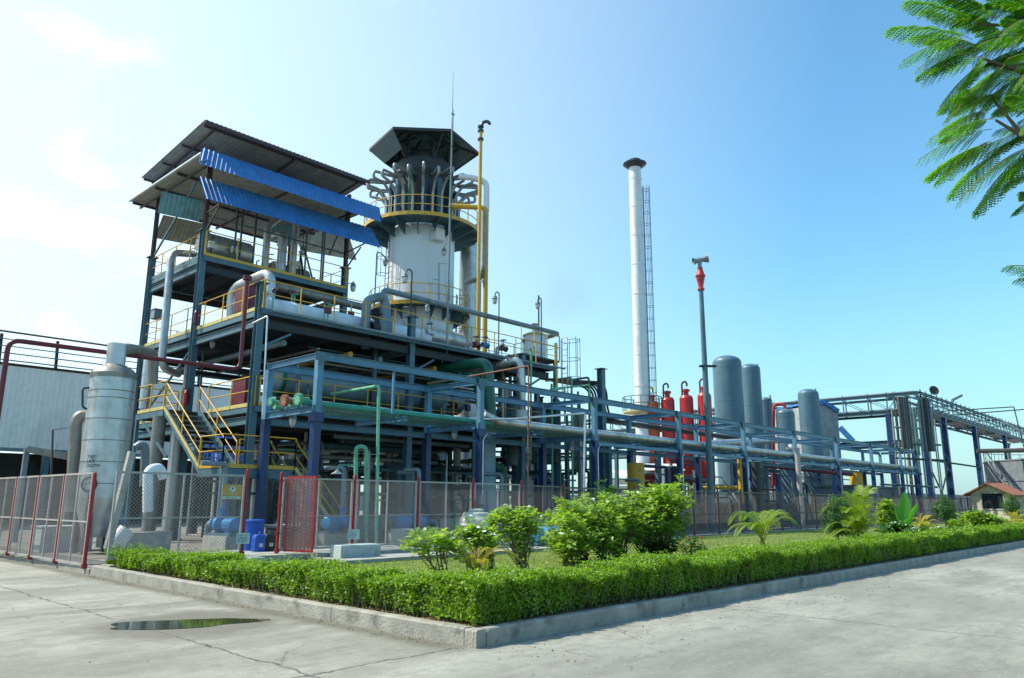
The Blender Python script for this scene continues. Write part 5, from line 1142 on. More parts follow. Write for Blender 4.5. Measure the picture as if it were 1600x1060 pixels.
# yellow columns
def drumcol(label, u, v0, v1, w, d, m='yellow', name='yellow_column', cat='column'):
    c = px(u, v0, d=d); dist = (c-CAMP).dot(_F); r = w/2*dist/FOC; t = thing(name, label, cat, (c.x, c.y, .1)); b = MB(); b.lathe((c.x, c.y, 0), [(r, .1), (r, c.z), (0, c.z+.02)], 28); b.build('shell', m, t)
    b = MB(); b.lathe((c.x, c.y, 0), [(r*1.0, c.z*.3-.04), (r*1.06, c.z*.3-.04), (r*1.06, c.z*.3+.04), (r, c.z*.3+.04)], 28); b.cyl((c.x, c.y, .1), (c.x, c.y, .2), r*1.15, 24); b.build('flange', m, t)
drumcol('stout yellow column beside the flowering shrubs, left of the red cylinders', 993, 724, 790, 27, 41)
drumcol('stout yellow column behind the fence below the grey gabled building', 1337, 739, 790, 19, 70)
drumcol('thick yellow upright pipe at the foot of the widest blue-grey vessel', 1155, 716, 800, 7, 50, name='yellow_pipe', cat='pipe')
drumcol('broad pale blue upright drum behind the second rack post', 757, 668, 860, 36, 33.5, 'palecol', 'pale_column', 'column')
# siren pole
s0 = px(1114, 832, z=.1); s1 = px(1103, 452, d=math.hypot(s0.x-CAMP.x, s0.y-CAMP.y)); 
pn = thing('siren_pole', 'tall grey pole topped by a red bulb and a grey double horn', 'pole', s0); zt = s1.z
b = MB(); b.tube([s0, Vector((s0.x, s0.y, zt*.6)), Vector((s0.x, s0.y, zt))], [.17, .15, .12], 14); b.build('pole_shaft', 'steel', pn)
q = Vector((s0.x, s0.y, zt)); b = MB(); b.lathe(q, [(.19, -.05), (.19, .05), (.13, .1), (.16, .3), (.23, .6), (.23, .7), (.28, .73), (.28, .8), (.23, .84), (.17, 1.05), (.14, 1.25), (0, 1.25)], 18); b.build('bulb', 'redbulb', pn)
b = MB(); b.tube([q+_Z*1.2, q+_Z*1.65], .11, 10); b.lathe(q+_Z*1.68-_R0*.05, [(.15, -.05), (.13, .2), (.24, .48), (.26, .5), (.1, .3)], 14, (_R0+_Z*.25)); b.lathe(q+_Z*1.68+_R0*.05, [(.15, -.05), (.12, .2), (.22, .42), (.1, .3)], 14, (-_R0-_Z*.2)); b.build('horn', 'greyp', pn)
b = MB(); zz = px(1110, 572, d=math.hypot(s0.x-CAMP.x, s0.y-CAMP.y)).z; b.beam(Vector((s0.x, s0.y, zz))-_R0*.3, Vector((s0.x, s0.y, zz))+_R0*.6, .3, .08); b.build('clamp', 'dark', pn)
# grey gabled building
bg0 = px(1276, 640, d=80); bt = thing('compressor_house', 'grey gabled building with blue roof edge, right of the domed vessels', 'building', (bg0.x, bg0.y, .1))
xg = bg0.x; A = px(1262, 640, x=xg); B2 = px(1310, 650, x=xg)
P0 = px(1268, 660, d=79); P1 = px(1310, 660, d=81); dirw = (P1-P0); dirw.z = 0; back = Vector((dirw.y, -dirw.x, 0)).normalized()*-6
zr0, zr1_, zr2 = px(1266, 634, d=79).z, px(1288, 628, d=80).z, px(1310, 643, d=81).z
F0 = Vector((P0.x, P0.y, 0)); F1 = Vector((P1.x, P1.y, 0)); Fm = F0.lerp(F1, .45)
if back.dot(_Fh) < 0: back = -back
b = MB(); b.add([F0+_Z*.1, F1+_Z*.1, F1+_Z*zr2, Fm+_Z*zr1_, F0+_Z*zr0, F0+back+_Z*.1, F1+back+_Z*.1, F1+back+_Z*zr2, Fm+back+_Z*zr1_, F0+back+_Z*zr0], [(0,1,2,3,4), (9,8,7,6,5), (1,6,7,2), (5,0,4,9)]); b.build('wall', 'greywall', bt)
fo = -back.normalized()*.15
b = MB()
for a, z0, c, z1 in ((F0, zr0, Fm, zr1_), (Fm, zr1_, F1, zr2)): b.beam(a+fo+_Z*(z0+.0), c+fo+_Z*(z1+.0), .2, .4, _Z); b.add([a+_Z*(z0+.2)+fo, c+_Z*(z1+.2)+fo, c+back+_Z*(z1+.2), a+back+_Z*(z0+.2)], [(0,1,2,3)])
b.build('roof', 'blueroof', bt)
P0 = px(1312, 668, d=78); P1 = px(1333, 690, d=78)
b = MB(); b.beam(P0, P1, .3, .5); b.build('lean_to', 'blueroof', bt)

# tall pipe bridge at far right
tr_ = thing('tall_pipe_bridge', 'tall steel pipe bridge on navy legs at the far right, turning a corner', 'pipe bridge', (71, 14, .1))
ZT = 11.7; ZM = 10.1; xk = 71.0; yk = 14.0; yk2 = 17.0; xe = 125.0
ZLO = px(1300, 690, d=82).z
def truss(a, c, z0, z1, seg, side, par=tr_):
    a = Vector(a); c = Vector(c); n = max(1, round((c-a).length/seg)); b = MB()
    for z in (z0, z1): b.ibeam(a+_Z*z, c+_Z*z, .2, .24)
    for i in range(n+1):
        q = a.lerp(c, i/n); b.beam(q+_Z*(z0+.12), q+_Z*(z1-.12), .1, .1, Vector((1,0,0)))
        b.beam(q+_Z*z1, q+_Z*(z1+.35), .08, .08, Vector((1,0,0)))
        if i < n: q2 = a.lerp(c, (i+1)/n); b.beam(q+_Z*(z0+.12), q2+_Z*(z1-.12), .06, .06)
    b.build('truss_side', 'steel', par)
truss((xk, yk, 0), (xe, yk, 0), ZM, ZT, 1.8, Vector((0, 3, 0))/.9*1.0*.3); truss((xk, yk2, 0), (xe, yk2, 0), ZM, ZT, 2.4, Vector((0, -.3, 0)))
truss((xk, yk, 0), (xk, 66, 0), ZM, ZT, 2.4, Vector((-1, 0, 0))); truss((xk+3, yk2, 0), (xk+3, 66, 0), ZM, ZT, 2.4, Vector((.3, 0, 0)))
b = MB(); b.ibeam((xk, yk+.3, 7.2), (xk, 66, 7.2), .3, .5); b.ibeam((xk+3, yk+.3, 7.2), (xk+3, 66, 7.2), .3, .5); b.build('lower_girder', 'steel', tr_)
for (x, y) in ((xk, yk), (xk, yk2), (xk, 25), (xk+3, 25), (xk, 34), (xk+3, 34), (xk, 46), (xk+3, 46), (xk+7, yk), (xk+7, yk2), (xk+19, yk), (xk+19, yk2), (xk+34, yk), (xk+34, yk2), (xe-2, yk), (xe-2, yk2)):
    b = MB(); b.beam((x, y, .1), (x, y, ZM-.15), .42, .42, Vector((0,1,0))); b.build('leg', 'navy', tr_)
for x, sx2 in ((xk+.3, 1), (xk+19, 1)):
    b = MB(); b.beam((x, yk-.05, .3), (x+6.6, yk-.05, 5.4), .1, .1); b.build('brace', 'dark', tr_); b = MB(); b.beam((x, yk+.1, 5.4), (x+6.6, yk+.1, .3), .1, .1); b.build('brace', 'dark', tr_)
b = MB(); b.beam((xk+.3, yk-.2, 5.5), (xk+19, yk-.2, 5.5), .15, .15); b.build('brace', 'dark', tr_)
for k in range(6):
    y = yk+.4+k*.42; pipe('bridge_pipe', 'one of the long grey pipes lying on the tall pipe bridge', [(xk+.3+k*.42, 66, ZM+.28), (xk+.3+k*.42, y, ZM+.28), (xe, y, ZM+.28)], .12+.03*(k % 3), ('greyp', 'clad_d', 'darkpipe')[k % 3], 1.0, group='pipes on the tall pipe bridge', n=8)
    pipe('bridge_pipe', 'one of the upper pipes carried on top of the tall bridge', [(xk+.3+k*.42, 66, ZT+.24), (xk+.3+k*.42, y, ZT+.24), (xe, y, ZT+.24)], .10, ('greyp', 'steel')[k % 2], 1.0, group='upper pipes of the tall pipe bridge', n=8) if k % 2 == 0 else None
# bundles dropping from the bridge to the rack
def drop(u, v0, v1, d, n, r, mts, label, grp):
    for k in range(n):
        p = px(u, v0, d=d); q = Vector((p.x, p.y, px(u, v1, d=d).z)); o_ = _R0*(k*r*2.15); pipe('drop_pipe', label, [p+o_, q+o_], r, mts[k % len(mts)], .6, group=grp, n=8)
drop(1403, 620, 702, 72, 5, .09, ('tan2', 'darkpipe', 'steel'), 'one of the left bundle of pipes dropping from the tall bridge', 'left pipes dropping from the bridge')
drop(1435, 622, 706, 73, 5, .10, ('darkpipe', 'steel', 'black'), 'one of the dark right bundle of pipes dropping from the tall bridge', 'right pipes dropping from the bridge')
drop(1421, 636, 712, 76, 3, .10, ('greyp', 'clad', 'greenlt'), 'one of the pale pipes between the two dropping bundles', 'pale pipes dropping from the bridge')
rb = random.Random(9)
for k in range(15):
    u = 1386+k*5.8+rb.uniform(-2, 2); a = px(u, rb.choice((640, 655, 672, 690)), d=74+rb.uniform(0, 6)); pipe('bridge_upright', 'one of the many thin uprights crowded at the corner of the tall bridge', [(a.x, a.y, .1), a], rb.choice((.06, .08, .12)), ('steel', 'clad_d', 'darkpipe', 'greyp')[k % 4], group='thin uprights at the bridge corner', n=8)
for k, (v, u0, u1) in enumerate(((692, 1395, 1470), (716, 1400, 1475), (668, 1398, 1450), (738, 1380, 1440), (757, 1375, 1465))):
    pipe('bridge_crossline', 'one of the level lines crossing at the corner of the tall bridge', [px(u0, v, d=75), px(u1, v+ (u1-u0)*.05, d=77)], .09, ('steel', 'darkpipe')[k % 2], group='level lines at the bridge corner', n=8)
for k in range(5): tx = xk+3+k*9.5; bars('cross_girder', 'steel', tr_, [((tx, yk+.14, ZM-.02), (tx, yk2-.14, ZM-.02), .2, .24), ((tx, yk+.14, ZT), (tx, yk2-.14, ZT), .14, .16)])
# horn and floodlight on the bridge
def mast_lamp(label, u, v, d, kind):
    p = px(u, v, d=d); t = thing('bridge_horn' if kind else 'floodlight', label, 'horn' if kind else 'lamp', (p.x, p.y, ZT)); b = MB(); b.tube([(p.x, p.y, ZT+.1), p], .09, 8); b.build('post', 'steel', t)
    b = MB()
    if kind: b.lathe(p, [(.1, -.2), (.25, 0), (.45, .3), (.3, .25), (0, .1)], 16, (-_Fh+_Z*.2))
    else: b.beam(p, p+_R0*.9+_Z*.45, .5, .22)
    b.build('head', 'dark' if kind else 'greyp', t)
mast_lamp('round dark horn on a short post above the corner of the tall bridge', 1457, 612, 80, True)
mast_lamp('tilted floodlight on a post on top of the tall bridge', 1489, 625, 90, False)

# concrete storage tank
tc0 = px(1541, 760, d=88); tk = thing('storage_tank', 'large round grey tank at the right edge with pale diagonal stair line', 'tank', (0, 0, .1))
rt = 7.5; dirr = Vector((tc0.x-CAMP.x, tc0.y-CAMP.y, 0)).normalized(); cen = Vector((tc0.x, tc0.y, 0))+Vector((dirr.y, -dirr.x, 0))*rt+dirr*2; tk.location = (cen.x, cen.y, .1); ht = px(1560, 718, d=84).z
b = MB(); b.lathe(cen, [(rt, .1), (rt, ht), (rt*.97, ht+.02), (0, ht+.7)], 64); b.build('tank_shell', 'tankgrey', tk)
b = MB()
for f in (.33, .66, .99): b.lathe(cen, [(rt+.01, ht*f-.05), (rt+.06, ht*f-.05), (rt+.06, ht*f+.05), (rt+.01, ht*f+.05)], 64)
b.build('stiffener', 'tankgrey', tk)
b = MB(); a0 = math.atan2(tc0.y-cen.y, tc0.x-cen.x)
for off in (0, .9):
    b.tube([cen+Vector(((rt+.3)*math.cos(a0+.15+.055*i), (rt+.3)*math.sin(a0+.15+.055*i), ht+off-.45*i)) for i in range(14)], .07, 6)
b.build('stair_rail', 'fence', tk)
b = MB()
for i in range(40):
    a = 2*math.pi*i/40; b.beam(cen+Vector((rt*.99*math.cos(a), rt*.99*math.sin(a), ht)), cen+Vector((rt*.99*math.cos(a), rt*.99*math.sin(a), ht+1)), .05, .05)
b.tube([cen+Vector((rt*.99*math.cos(2*math.pi*i/40), rt*.99*math.sin(2*math.pi*i/40), ht+1)) for i in range(40)], .04, 5, closed=True); b.build('railing', 'fence', tk)
pipe('overhead_pipe', 'rusty brown pipe running over the grey tank', [px(1527, 705, d=82), px(1600, 704, d=84), px(1640, 704, d=86)], .2, 'tan2')
for k, (pts, lb) in enumerate(((((1470, 643), (1584, 636), (1600, 700)), 'thin frame line from bridge over the grey tank, upper one'), (((1500, 648), (1600, 640)), 'thin frame line from bridge over the grey tank, lower one'), (((1560, 655), (1600, 678)), 'sloping pipe from the bridge end down to the grey tank'))):
    pipe('thin_line', lb, [px(u, v, d=90) for u, v in pts], .06 if k < 2 else .14, 'dark' if k < 2 else 'greyp', .1, n=6)
# guard hut
hb = px(1563, 822, d=80); hx, hy = hb.x, hb.y
ht_ = thing('guard_hut', 'small cream guard hut with tiled gable roof before the grey tank', 'hut', (hx, hy, .1))
ez = px(1563, 772, d=80).z; rz_ = px(1563, 757, d=80).z; hw = 1.55; hl = 1.4
u_ = (Vector((hx, hy, 0))-Vector((CAMP.x, CAMP.y, 0))).normalized(); u_ = Vector((1, -.15, 0)).normalized()*-1; 
uu = -u_; s_ = Vector((-uu.y, uu.x, 0))  # front wall faces -X towards the road end
H = lambda a, c, z: Vector((hx, hy, z))+uu*a+s_*c
b = MB()
w0, w1 = -1.0, .7; zs0, zs1 = 1.2, 2.5
for c0_, c1_, z0, z1 in ((-hw, w0, .1, ez), (w1, hw, .1, ez), (w0, w1, .1, zs0), (w0, w1, zs1, ez)):
    vs = [H(a, c, z) for a in (-hl, -hl+.2) for c in (c0_, c1_) for z in (z0, z1)]; b.add(vs, [(0,1,3,2), (4,6,7,5), (0,2,6,4), (1,5,7,3), (0,4,5,1), (2,3,7,6)])
for c_ in (-hw, hw-.2):
    vs = [H(a, c, z) for a in (-hl+.2, hl) for c in (c_, c_+.2) for z in (.1, ez)]; b.add(vs, [(0,1,3,2), (4,6,7,5), (0,2,6,4), (1,5,7,3), (0,4,5,1), (2,3,7,6)])
b.add([H(-hl, -hw, ez), H(-hl, hw, ez), H(-hl, 0, rz_)], [(0,1,2)])
b.build('wall', 'cream', ht_)
b = MB()
for c_ in (-1, 1):
    n_ = [H(-hl-.5, 0, rz_+.12), H(hl+.4, 0, rz_+.12), H(hl+.4, c_*(hw+.5), ez+.02-.12), H(-hl-.5, c_*(hw+.5), ez+.02-.12)]; b.add(n_+[p-_Z*.1 for p in n_], [(0,1,2,3), (7,6,5,4), (0,3,7,4), (3,2,6,7), (2,1,5,6)])
b.build('roof', 'tile', ht_)
b = MB(); 
for c0_, c1_, z0, z1 in ((w0-.12, w0, zs0-.12, zs1+.12), (w1, w1+.12, zs0-.12, zs1+.12), (w0, w1, zs1, zs1+.12), (w0, w1, zs0-.12, zs0)):
    vs = [H(a, c, z) for a in (-hl-.05, -hl-.003) for c in (c0_, c1_) for z in (z0, z1)]; b.add(vs, [(0,1,3,2), (4,6,7,5), (0,2,6,4), (1,5,7,3), (0,4,5,1), (2,3,7,6)])
wf = b.build('window', 'fence', ht_)
b = MB(); b.add([H(-hl+.1, w0, zs0), H(-hl+.1, w1, zs0), H(-hl+.1, w1, zs1), H(-hl+.1, w0, zs1)], [(0,1,2,3)]); b.build('pane', 'darkglass', wf)
# perimeter wall in the distance, rough low wall behind the fence
b = MB(); b.box(60, 24, .1, 260, 24.3, 2.9); tag(b.build('perimeter_wall', 'greywall', None, at=(60, 24, .1)), 'long pale grey boundary wall in the far right distance', 'wall')
b = MB(); b.box(-60, 95, .1, 260, 95.3, 3.0); tag(b.build('perimeter_wall', 'greywall', None, at=(-60, 95, .1)), 'long pale boundary wall far behind the whole plant', 'wall')
b = MB(); rr = random.Random(3); x = 25.5
while x < 52:
    for k in range(5): b.box(x+rr.uniform(-.04, .04)+(k % 2)*.2, 15.9+rr.uniform(-.05, .05), .1+k*.3, x+.5+(k % 2)*.2, 16.3, .1+k*.3+.285)
    x += .54
tag(b.build('block_wall', 'brick', None, at=(25.5, 16, .1)), 'low rough brown block wall right behind the distant part of the mesh fence', 'wall')
b = MB(); b.box(57.5, 16.0, .1, 70, 19, 2.9); b.box(57.3, 15.8, 2.902, 70.2, 19.2, 3.05); tag(b.build('dark_enclosure', 'greyp', None, at=(57.5, 16, .1)), 'low dark-framed box enclosure under the far end of the rack', 'enclosure')

# ================================================================ PLANTS
def nz_(a): a = np.asarray(a, float); return a/np.maximum(np.linalg.norm(a, axis=-1, keepdims=True), 1e-9)
def shrub(label, bu, bv, u0, u1, v0, v1, nst=9, leafL=0.10, leaf='leafs', flowers=3, dens=1.0, name='flowering_shrub', fl='petal', rise=0.35):
    p = px(bu, bv, z=.15); dep = (p-CAMP).dot(_F); cx_ = px((u0+u1)/2, (v0+v1)/2, d=math.hypot(p.x-CAMP.x, p.y-CAMP.y)); rx = (u1-u0)/2*dep/FOC*1.15
    zt = px((u0+u1)/2, v0, d=math.hypot(p.x-CAMP.x, p.y-CAMP.y)).z; zb = px((u0+u1)/2, v1, d=math.hypot(p.x-CAMP.x, p.y-CAMP.y)).z
    t = thing(name, label, 'shrub', p); rr = random.Random(int(bu)); st = MB(); LV = []; FL = []
    cz = (zt+zb)/2; hz = (zt-zb)/2; ntip = int(nst*10*dens)
    lobes = [(rr.uniform(0, 6.28), rr.uniform(.35, 1.0), rr.uniform(-.8, .9), rr.uniform(.28, .55)) for _ in range(11)]
    for i in range(ntip):
        a = rr.random()*2*math.pi; q = math.sqrt(rr.random()); zz = rr.uniform(-1, 1) if q < .9 else rr.uniform(-.6, .5); k = math.sqrt(max(0, 1-zz*zz*.75))
        k *= 1+.16*math.sin(3*a+bu)+.1*math.sin(7*a)
        tip = Vector((cx_.x+rx*q*k*math.cos(a), cx_.y+rx*q*k*math.sin(a), cz+hz*zz*(1-.12*rr.random())))
        if i % 5 < 3:
            la, lr, lz, ls = lobes[i % 11]; v_ = Vector((rr.gauss(0, 1), rr.gauss(0, 1), rr.gauss(0, .8))).normalized()*rr.random()**.4*ls; tip = Vector((cx_.x+rx*(lr*math.cos(la)*.85+v_.x*1.1), cx_.y+rx*(lr*math.sin(la)*.85+v_.y*1.1), cz+hz*(lz*.75+v_.z*1.2)))
        if rr.random() < .10: tip.z += hz*rr.uniform(.1, .45)
        if i < nst*4:
            b0 = p+Vector((rr.uniform(-.12, .12), rr.uniform(-.12, .12), 0)); mid = b0.lerp(tip, .5)+Vector((rr.uniform(-.05, .05), rr.uniform(-.05, .05), .06))
            st.tube([b0, b0.lerp(mid, .5)+Vector((0, 0, .03)), mid, mid.lerp(tip, .6)+_Z*.03, tip], [.013, .011, .009, .006, .003], 5, caps=False)
        n = rr.randint(9, 15); c = np.array(tip); ax = nz_([rr.uniform(-.4, .4), rr.uniform(-.4, .4), 1])
        e = nz_(np.cross(ax, [1, .2, 0])); f = np.cross(ax, e)
        for j in range(n):
            an = j*2.4+rr.random()*.5; el = rr.uniform(-.1, .9); D = nz_(e*math.cos(an)+f*math.sin(an)+ax*el); back = -ax*rr.random()*.16*(j/n)*1.3
            Ll = leafL*rr.uniform(.85, 1.9); C_ = c+back+D*Ll*.55; N = nz_(ax+D*-.3+np.array([rr.uniform(-.3, .3), rr.uniform(-.3, .3), 0])); S = nz_(np.cross(D, N))
            LV.append([C_-D*Ll*.5, C_+S*Ll*.24+D*Ll*.05, C_+D*Ll*.5-np.array([0, 0, Ll*.15]), C_-S*Ll*.24+D*Ll*.05])
        if zz > -.1 and q > .2 and rr.random() < flowers/ntip*5:
            for j in range(5):
                an = j*1.257; D = nz_(e*math.cos(an)+f*math.sin(an)+ax*.5); S = nz_(np.cross(D, ax)); C_ = c+ax*.05+D*.03; FL.append([C_-D*.03, C_+S*.02, C_+D*.03, C_-S*.02])
    st.build('stem', 'twig', t)['kind'] = 'stuff'
    quads('foliage', LV, leaf, t)
    if FL: quads('flowers', FL, fl, t)
    return t
shrub('small open shrub at the left end of the flowering row, bare stems below', 690, 909, 641, 716, 828, 872, 5, .115, flowers=4)
shrub('low shrub with a white bloom cluster, second from left in the flowering row', 768, 903, 711, 778, 820, 868, 7, .10, flowers=14, dens=1.2)
shrub('rounded flowering shrub just left of the blue barrel', 818, 893, 768, 850, 790, 858, 10, .10, flowers=8, dens=1.6)
shrub('tall flowering shrub just right of the blue barrel', 912, 878, 852, 932, 776, 872, 13, .10, flowers=8, dens=2.0)
shrub('dense flowering shrub in the middle of the tall group', 969, 874, 912, 1014, 772, 856, 14, .10, flowers=8, dens=2.2)
shrub('tallest flowering shrub at the right end of the tall group', 1031, 871, 988, 1078, 756, 846, 14, .105, flowers=8, dens=2.2)
shrub('loose low growth filling between the blue barrel and the tall shrubs', 890, 884, 858, 925, 800, 872, 8, .10, flowers=5, dens=1.6)
shrub('leafy growth filling between the two middle tall shrubs', 940, 878, 900, 975, 785, 868, 9, .10, flowers=5, dens=1.8)
shrub('leafy growth filling between the last two tall shrubs', 1004, 872, 965, 1050, 770, 850, 10, .10, flowers=5, dens=1.8)
shrub('slender climbing plant rising above the middle of the tall shrubs', 941, 870, 925, 960, 752, 810, 4, .09, 'leafd', flowers=0)
shrub('dark leafy little plant at the foot of the tallest flowering shrub', 1028, 872, 1004, 1055, 848, 872, 5, .14, 'leafd', flowers=0)
shrub('low hibiscus with red blooms right of the flowering shrubs', 1078, 868, 1058, 1098, 838, 866, 4, .07, flowers=9, fl='petalred')
def roundtree(label, u, vb, v0, v1, w, name='clipped_tree', z0=.15):
    p = px(u, vb, z=z0); d = math.hypot(p.x-CAMP.x, p.y-CAMP.y); dep = (p-CAMP).dot(_F); zt = px(u, v0, d=d).z; zb = px(u, v1, d=d).z; r = w/2*dep/FOC; t = thing(name, label, 'tree', p)
    b = MB(); b.tube([p, p+_Z*(zb-.15)*.5, p+_Z*((zt+zb)/2)], [.05, .04, .02], 7); b.build('trunk', 'bark', t)
    n = 5200; D = rand_dirs(n); lob = 1+.13*np.sin(D[:, 0]*7+u)+.12*np.sin(D[:, 1]*8+1)+.10*np.sin(D[:, 2]*9); R__ = (rng.random(n)**.33)*lob; C_ = np.array([p.x, p.y, (zt+zb)/2])+D*R__[:, None]*np.array([r, r, (zt-zb)/2*.95])
    N = nz_(D+rand_dirs(n)*.7+np.array([0, 0, .4])); Dd = ortho(N); S = np.cross(N, Dd); l = r*.13*(.6+.8*rng.random(n)); quads('crown', rhombs(C_, Dd, S, l, l*.5), 'leafd', t); return t
roundtree('round dark clipped tree on a thin trunk right of the banana plant', 1480, 838, 776, 817, 33)
roundtree('round dark clipped tree in front of the grey tank at the right edge', 1585, 829, 772, 812, 26)
roundtree('dark clipped tree half hidden behind the large golden palm', 1311, 852, 776, 846, 44)
# background tree glimpsed through the plant
def palm(label, bu, bv, fr, leaf='leafp', name='areca_palm', lw=.028, nl=30, z0=.15, stem=True):
    """fr: list of (tip_u, tip_v, depth shift, arch)"""
    p = px(bu, bv, z=z0); d = math.hypot(p.x-CAMP.x, p.y-CAMP.y); t = thing(name, label, 'palm', p); rr = random.Random(int(bu)); LV = []; st = MB()
    for (tu, tv, ds, arch) in fr:
        tip = px(tu, tv, d=d+ds); b0 = p+Vector((rr.uniform(-.1, .1), rr.uniform(-.1, .1), .02)); L_ = (tip-b0).length; hv = Vector((tip.x-b0.x, tip.y-b0.y, 0))
        c1 = b0+hv*.22+_Z*(max(tip.z-b0.z, .1)*.6+L_*arch); c2 = b0+hv*.65+_Z*((tip.z-b0.z)+L_*arch*1.1)
        pts = []
        for i in range(nl+1):
            s = i/nl; pts.append(b0*(1-s)**3+c1*(3*s*(1-s)**2)+c2*(3*s*s*(1-s))+tip*s**3)
        st.tube(pts[::3]+[pts[-1]], [.016*(1-i/12)+.002 for i in range(len(pts[::3])+1)], 5, caps=False)
        for i in range(int(nl*.18), nl+1):
            s = i/nl; T = np.array((pts[min(i+1, nl)]-pts[i-1]).normalized()); U_ = np.array([0, 0, 1.]); S = nz_(np.cross(T, U_)); N = nz_(np.cross(S, T)); ll = L_*.30*math.sin(math.pi*min(1, .12+s*.86))**.7*rr.uniform(.85, 1.1)+.03
            for sg in (-1, 1):
                for q in (0,):
                    D = nz_(T*(.65+.5*s)+S*sg+N*.28); A = np.array(pts[i].lerp(pts[min(i+1, nl)], q)); W_ = nz_(np.cross(D, N))*lw*.5; m_ = A+D*ll*.5; e_ = A+D*ll+np.array([0, 0, -ll*.30]); LV.append([A, m_+W_, e_, m_-W_])
    st.build('frond_stem', 'twigy', t)['kind'] = 'stuff'; quads('fronds', LV, leaf, t); return t
palm('golden yellow young palm behind the kerb corner hedge', 735, 908, [(690, 868, .3, .35), (712, 862, -.2, .3), (745, 860, .3, .2), (770, 865, 0, .3), (800, 872, .4, .4), (758, 885, -.5, .3), (722, 878, -.4, .3), (815, 880, .1, .35), (745, 872, .6, .2)], 'leafy', lw=.018, nl=34)
palm('bright green arching palm in the lawn before the mesh fence', 1192, 856, [(1130, 842, 0, .5), (1140, 818, .6, .45), (1160, 812, 1, .3), (1185, 806, 1.2, .15), (1205, 803, 1, .12), (1228, 812, .8, .35), (1252, 828, .2, .45), (1240, 818, -.5, .4), (1150, 836, -.8, .4), (1215, 822, -.8, .3), (1172, 826, -.8, .3)], 'leafp', lw=.03, nl=40)
palm('large golden green clump palm, tallest of the palms', 1342, 853, [(1284, 802, 0, .3), (1290, 828, -.4, .35), (1305, 785, .5, .2), (1330, 775, .6, .12), (1352, 764, .3, .06), (1362, 766, 1, .06), (1372, 790, .4, .15), (1392, 812, 0, .3), (1385, 830, -.5, .35), (1320, 800, -.8, .2), (1355, 795, -.8, .15), (1300, 838, -.8, .3), (1337, 812, -1, .2), (1366, 818, -.9, .25), (1322, 822, -1, .25), (1348, 778, -.3, .08), (1286, 845, .5, .3), (1375, 845, -.4, .3)], 'leafp', lw=.034, nl=46)
palm('spiky yellow-green low palm between banana plant and round clipped tree', 1444, 838, [(1418, 822, 0, .3), (1425, 812, .5, .2), (1440, 806, 0, .1), (1455, 808, .4, .15), (1468, 818, 0, .3), (1474, 828, -.5, .3), (1448, 820, -1, .2), (1432, 824, -1, .3)], 'leafy', lw=.05, nl=28)
palm('yellow-green low palm at the right edge in front of the clipped tree', 1592, 834, [(1570, 818, 0, .3), (1580, 804, .5, .2), (1592, 800, 0, .1), (1606, 806, .4, .15), (1615, 818, 0, .3), (1588, 816, -1, .2), (1600, 820, -1, .3)], 'leafy', lw=.06, nl=28)
def banana(label, bu, bv, lv):
    p = px(bu, bv, z=.15); d = math.hypot(p.x-CAMP.x, p.y-CAMP.y); t = thing('banana_plant', label, 'plant', p)
    for (tu, tv, w, bend) in lv:
        tip = px(tu, tv, d=d+bend); b = MB(); b0 = p+_Z*.05; n = 14; vs = []; H_ = (tip-b0)
        for i in range(n+1):
            s = i/n; c = b0+H_*s+_Z*(math.sin(s*math.pi)*.12); ws = 0.02 if s < .3 else w*math.sin(math.pi*((s-.3)/.7)**.75*.97+.04)
            sv = (_R0*.9+_Fh*(.35 if bend > 0 else -.35)).normalized(); vs += [c-sv*ws-_Fh*ws*.35, c, c+sv*ws-_Fh*ws*.35]
        b.add(vs, [(i*3+k, i*3+k+1, (i+1)*3+k+1, (i+1)*3+k) for i in range(n) for k in (0, 1)], True); b.build('leaf', 'leafb', t)
    b = MB(); b.tube([p, p+_Z*.7], [.07, .05], 8); b.build('stem', 'leafbm', t)
banana('broad leaved banana plant standing upright beside the large palm', 1410, 838, [(1413, 768, .27, 0), (1434, 786, .22, .4), (1398, 788, .18, .3), (1424, 806, .18, -.4), (1392, 815, .16, -.3)])
for k, (u, v, u0, u1, v0, v1, lb) in enumerate(((1400, 846, 1385, 1430, 820, 848, 'low dark green ground cover dotted white, below the banana plant'), (1520, 833, 1500, 1545, 800, 830, 'loose green bush left of the cream guard hut'), (1545, 832, 1530, 1572, 806, 832, 'loose green bush in front of the cream guard hut'), (1498, 834, 1488, 1512, 812, 834, 'small yellow-green bush right of the round clipped tree'), (1384, 826, 1374, 1398, 780, 824, 'slim leafy bush between large palm and banana plant'), (1448, 850, 1425, 1475, 826, 850, 'low dark ground cover under the spiky palm'))):
    shrub(lb, u, v, u0, u1, v0, v1, 8, .16, 'leafd' if k in (0, 5) else 'leafs', flowers=22 if k in (0, 5) else 0, dens=2.0, name='bush')

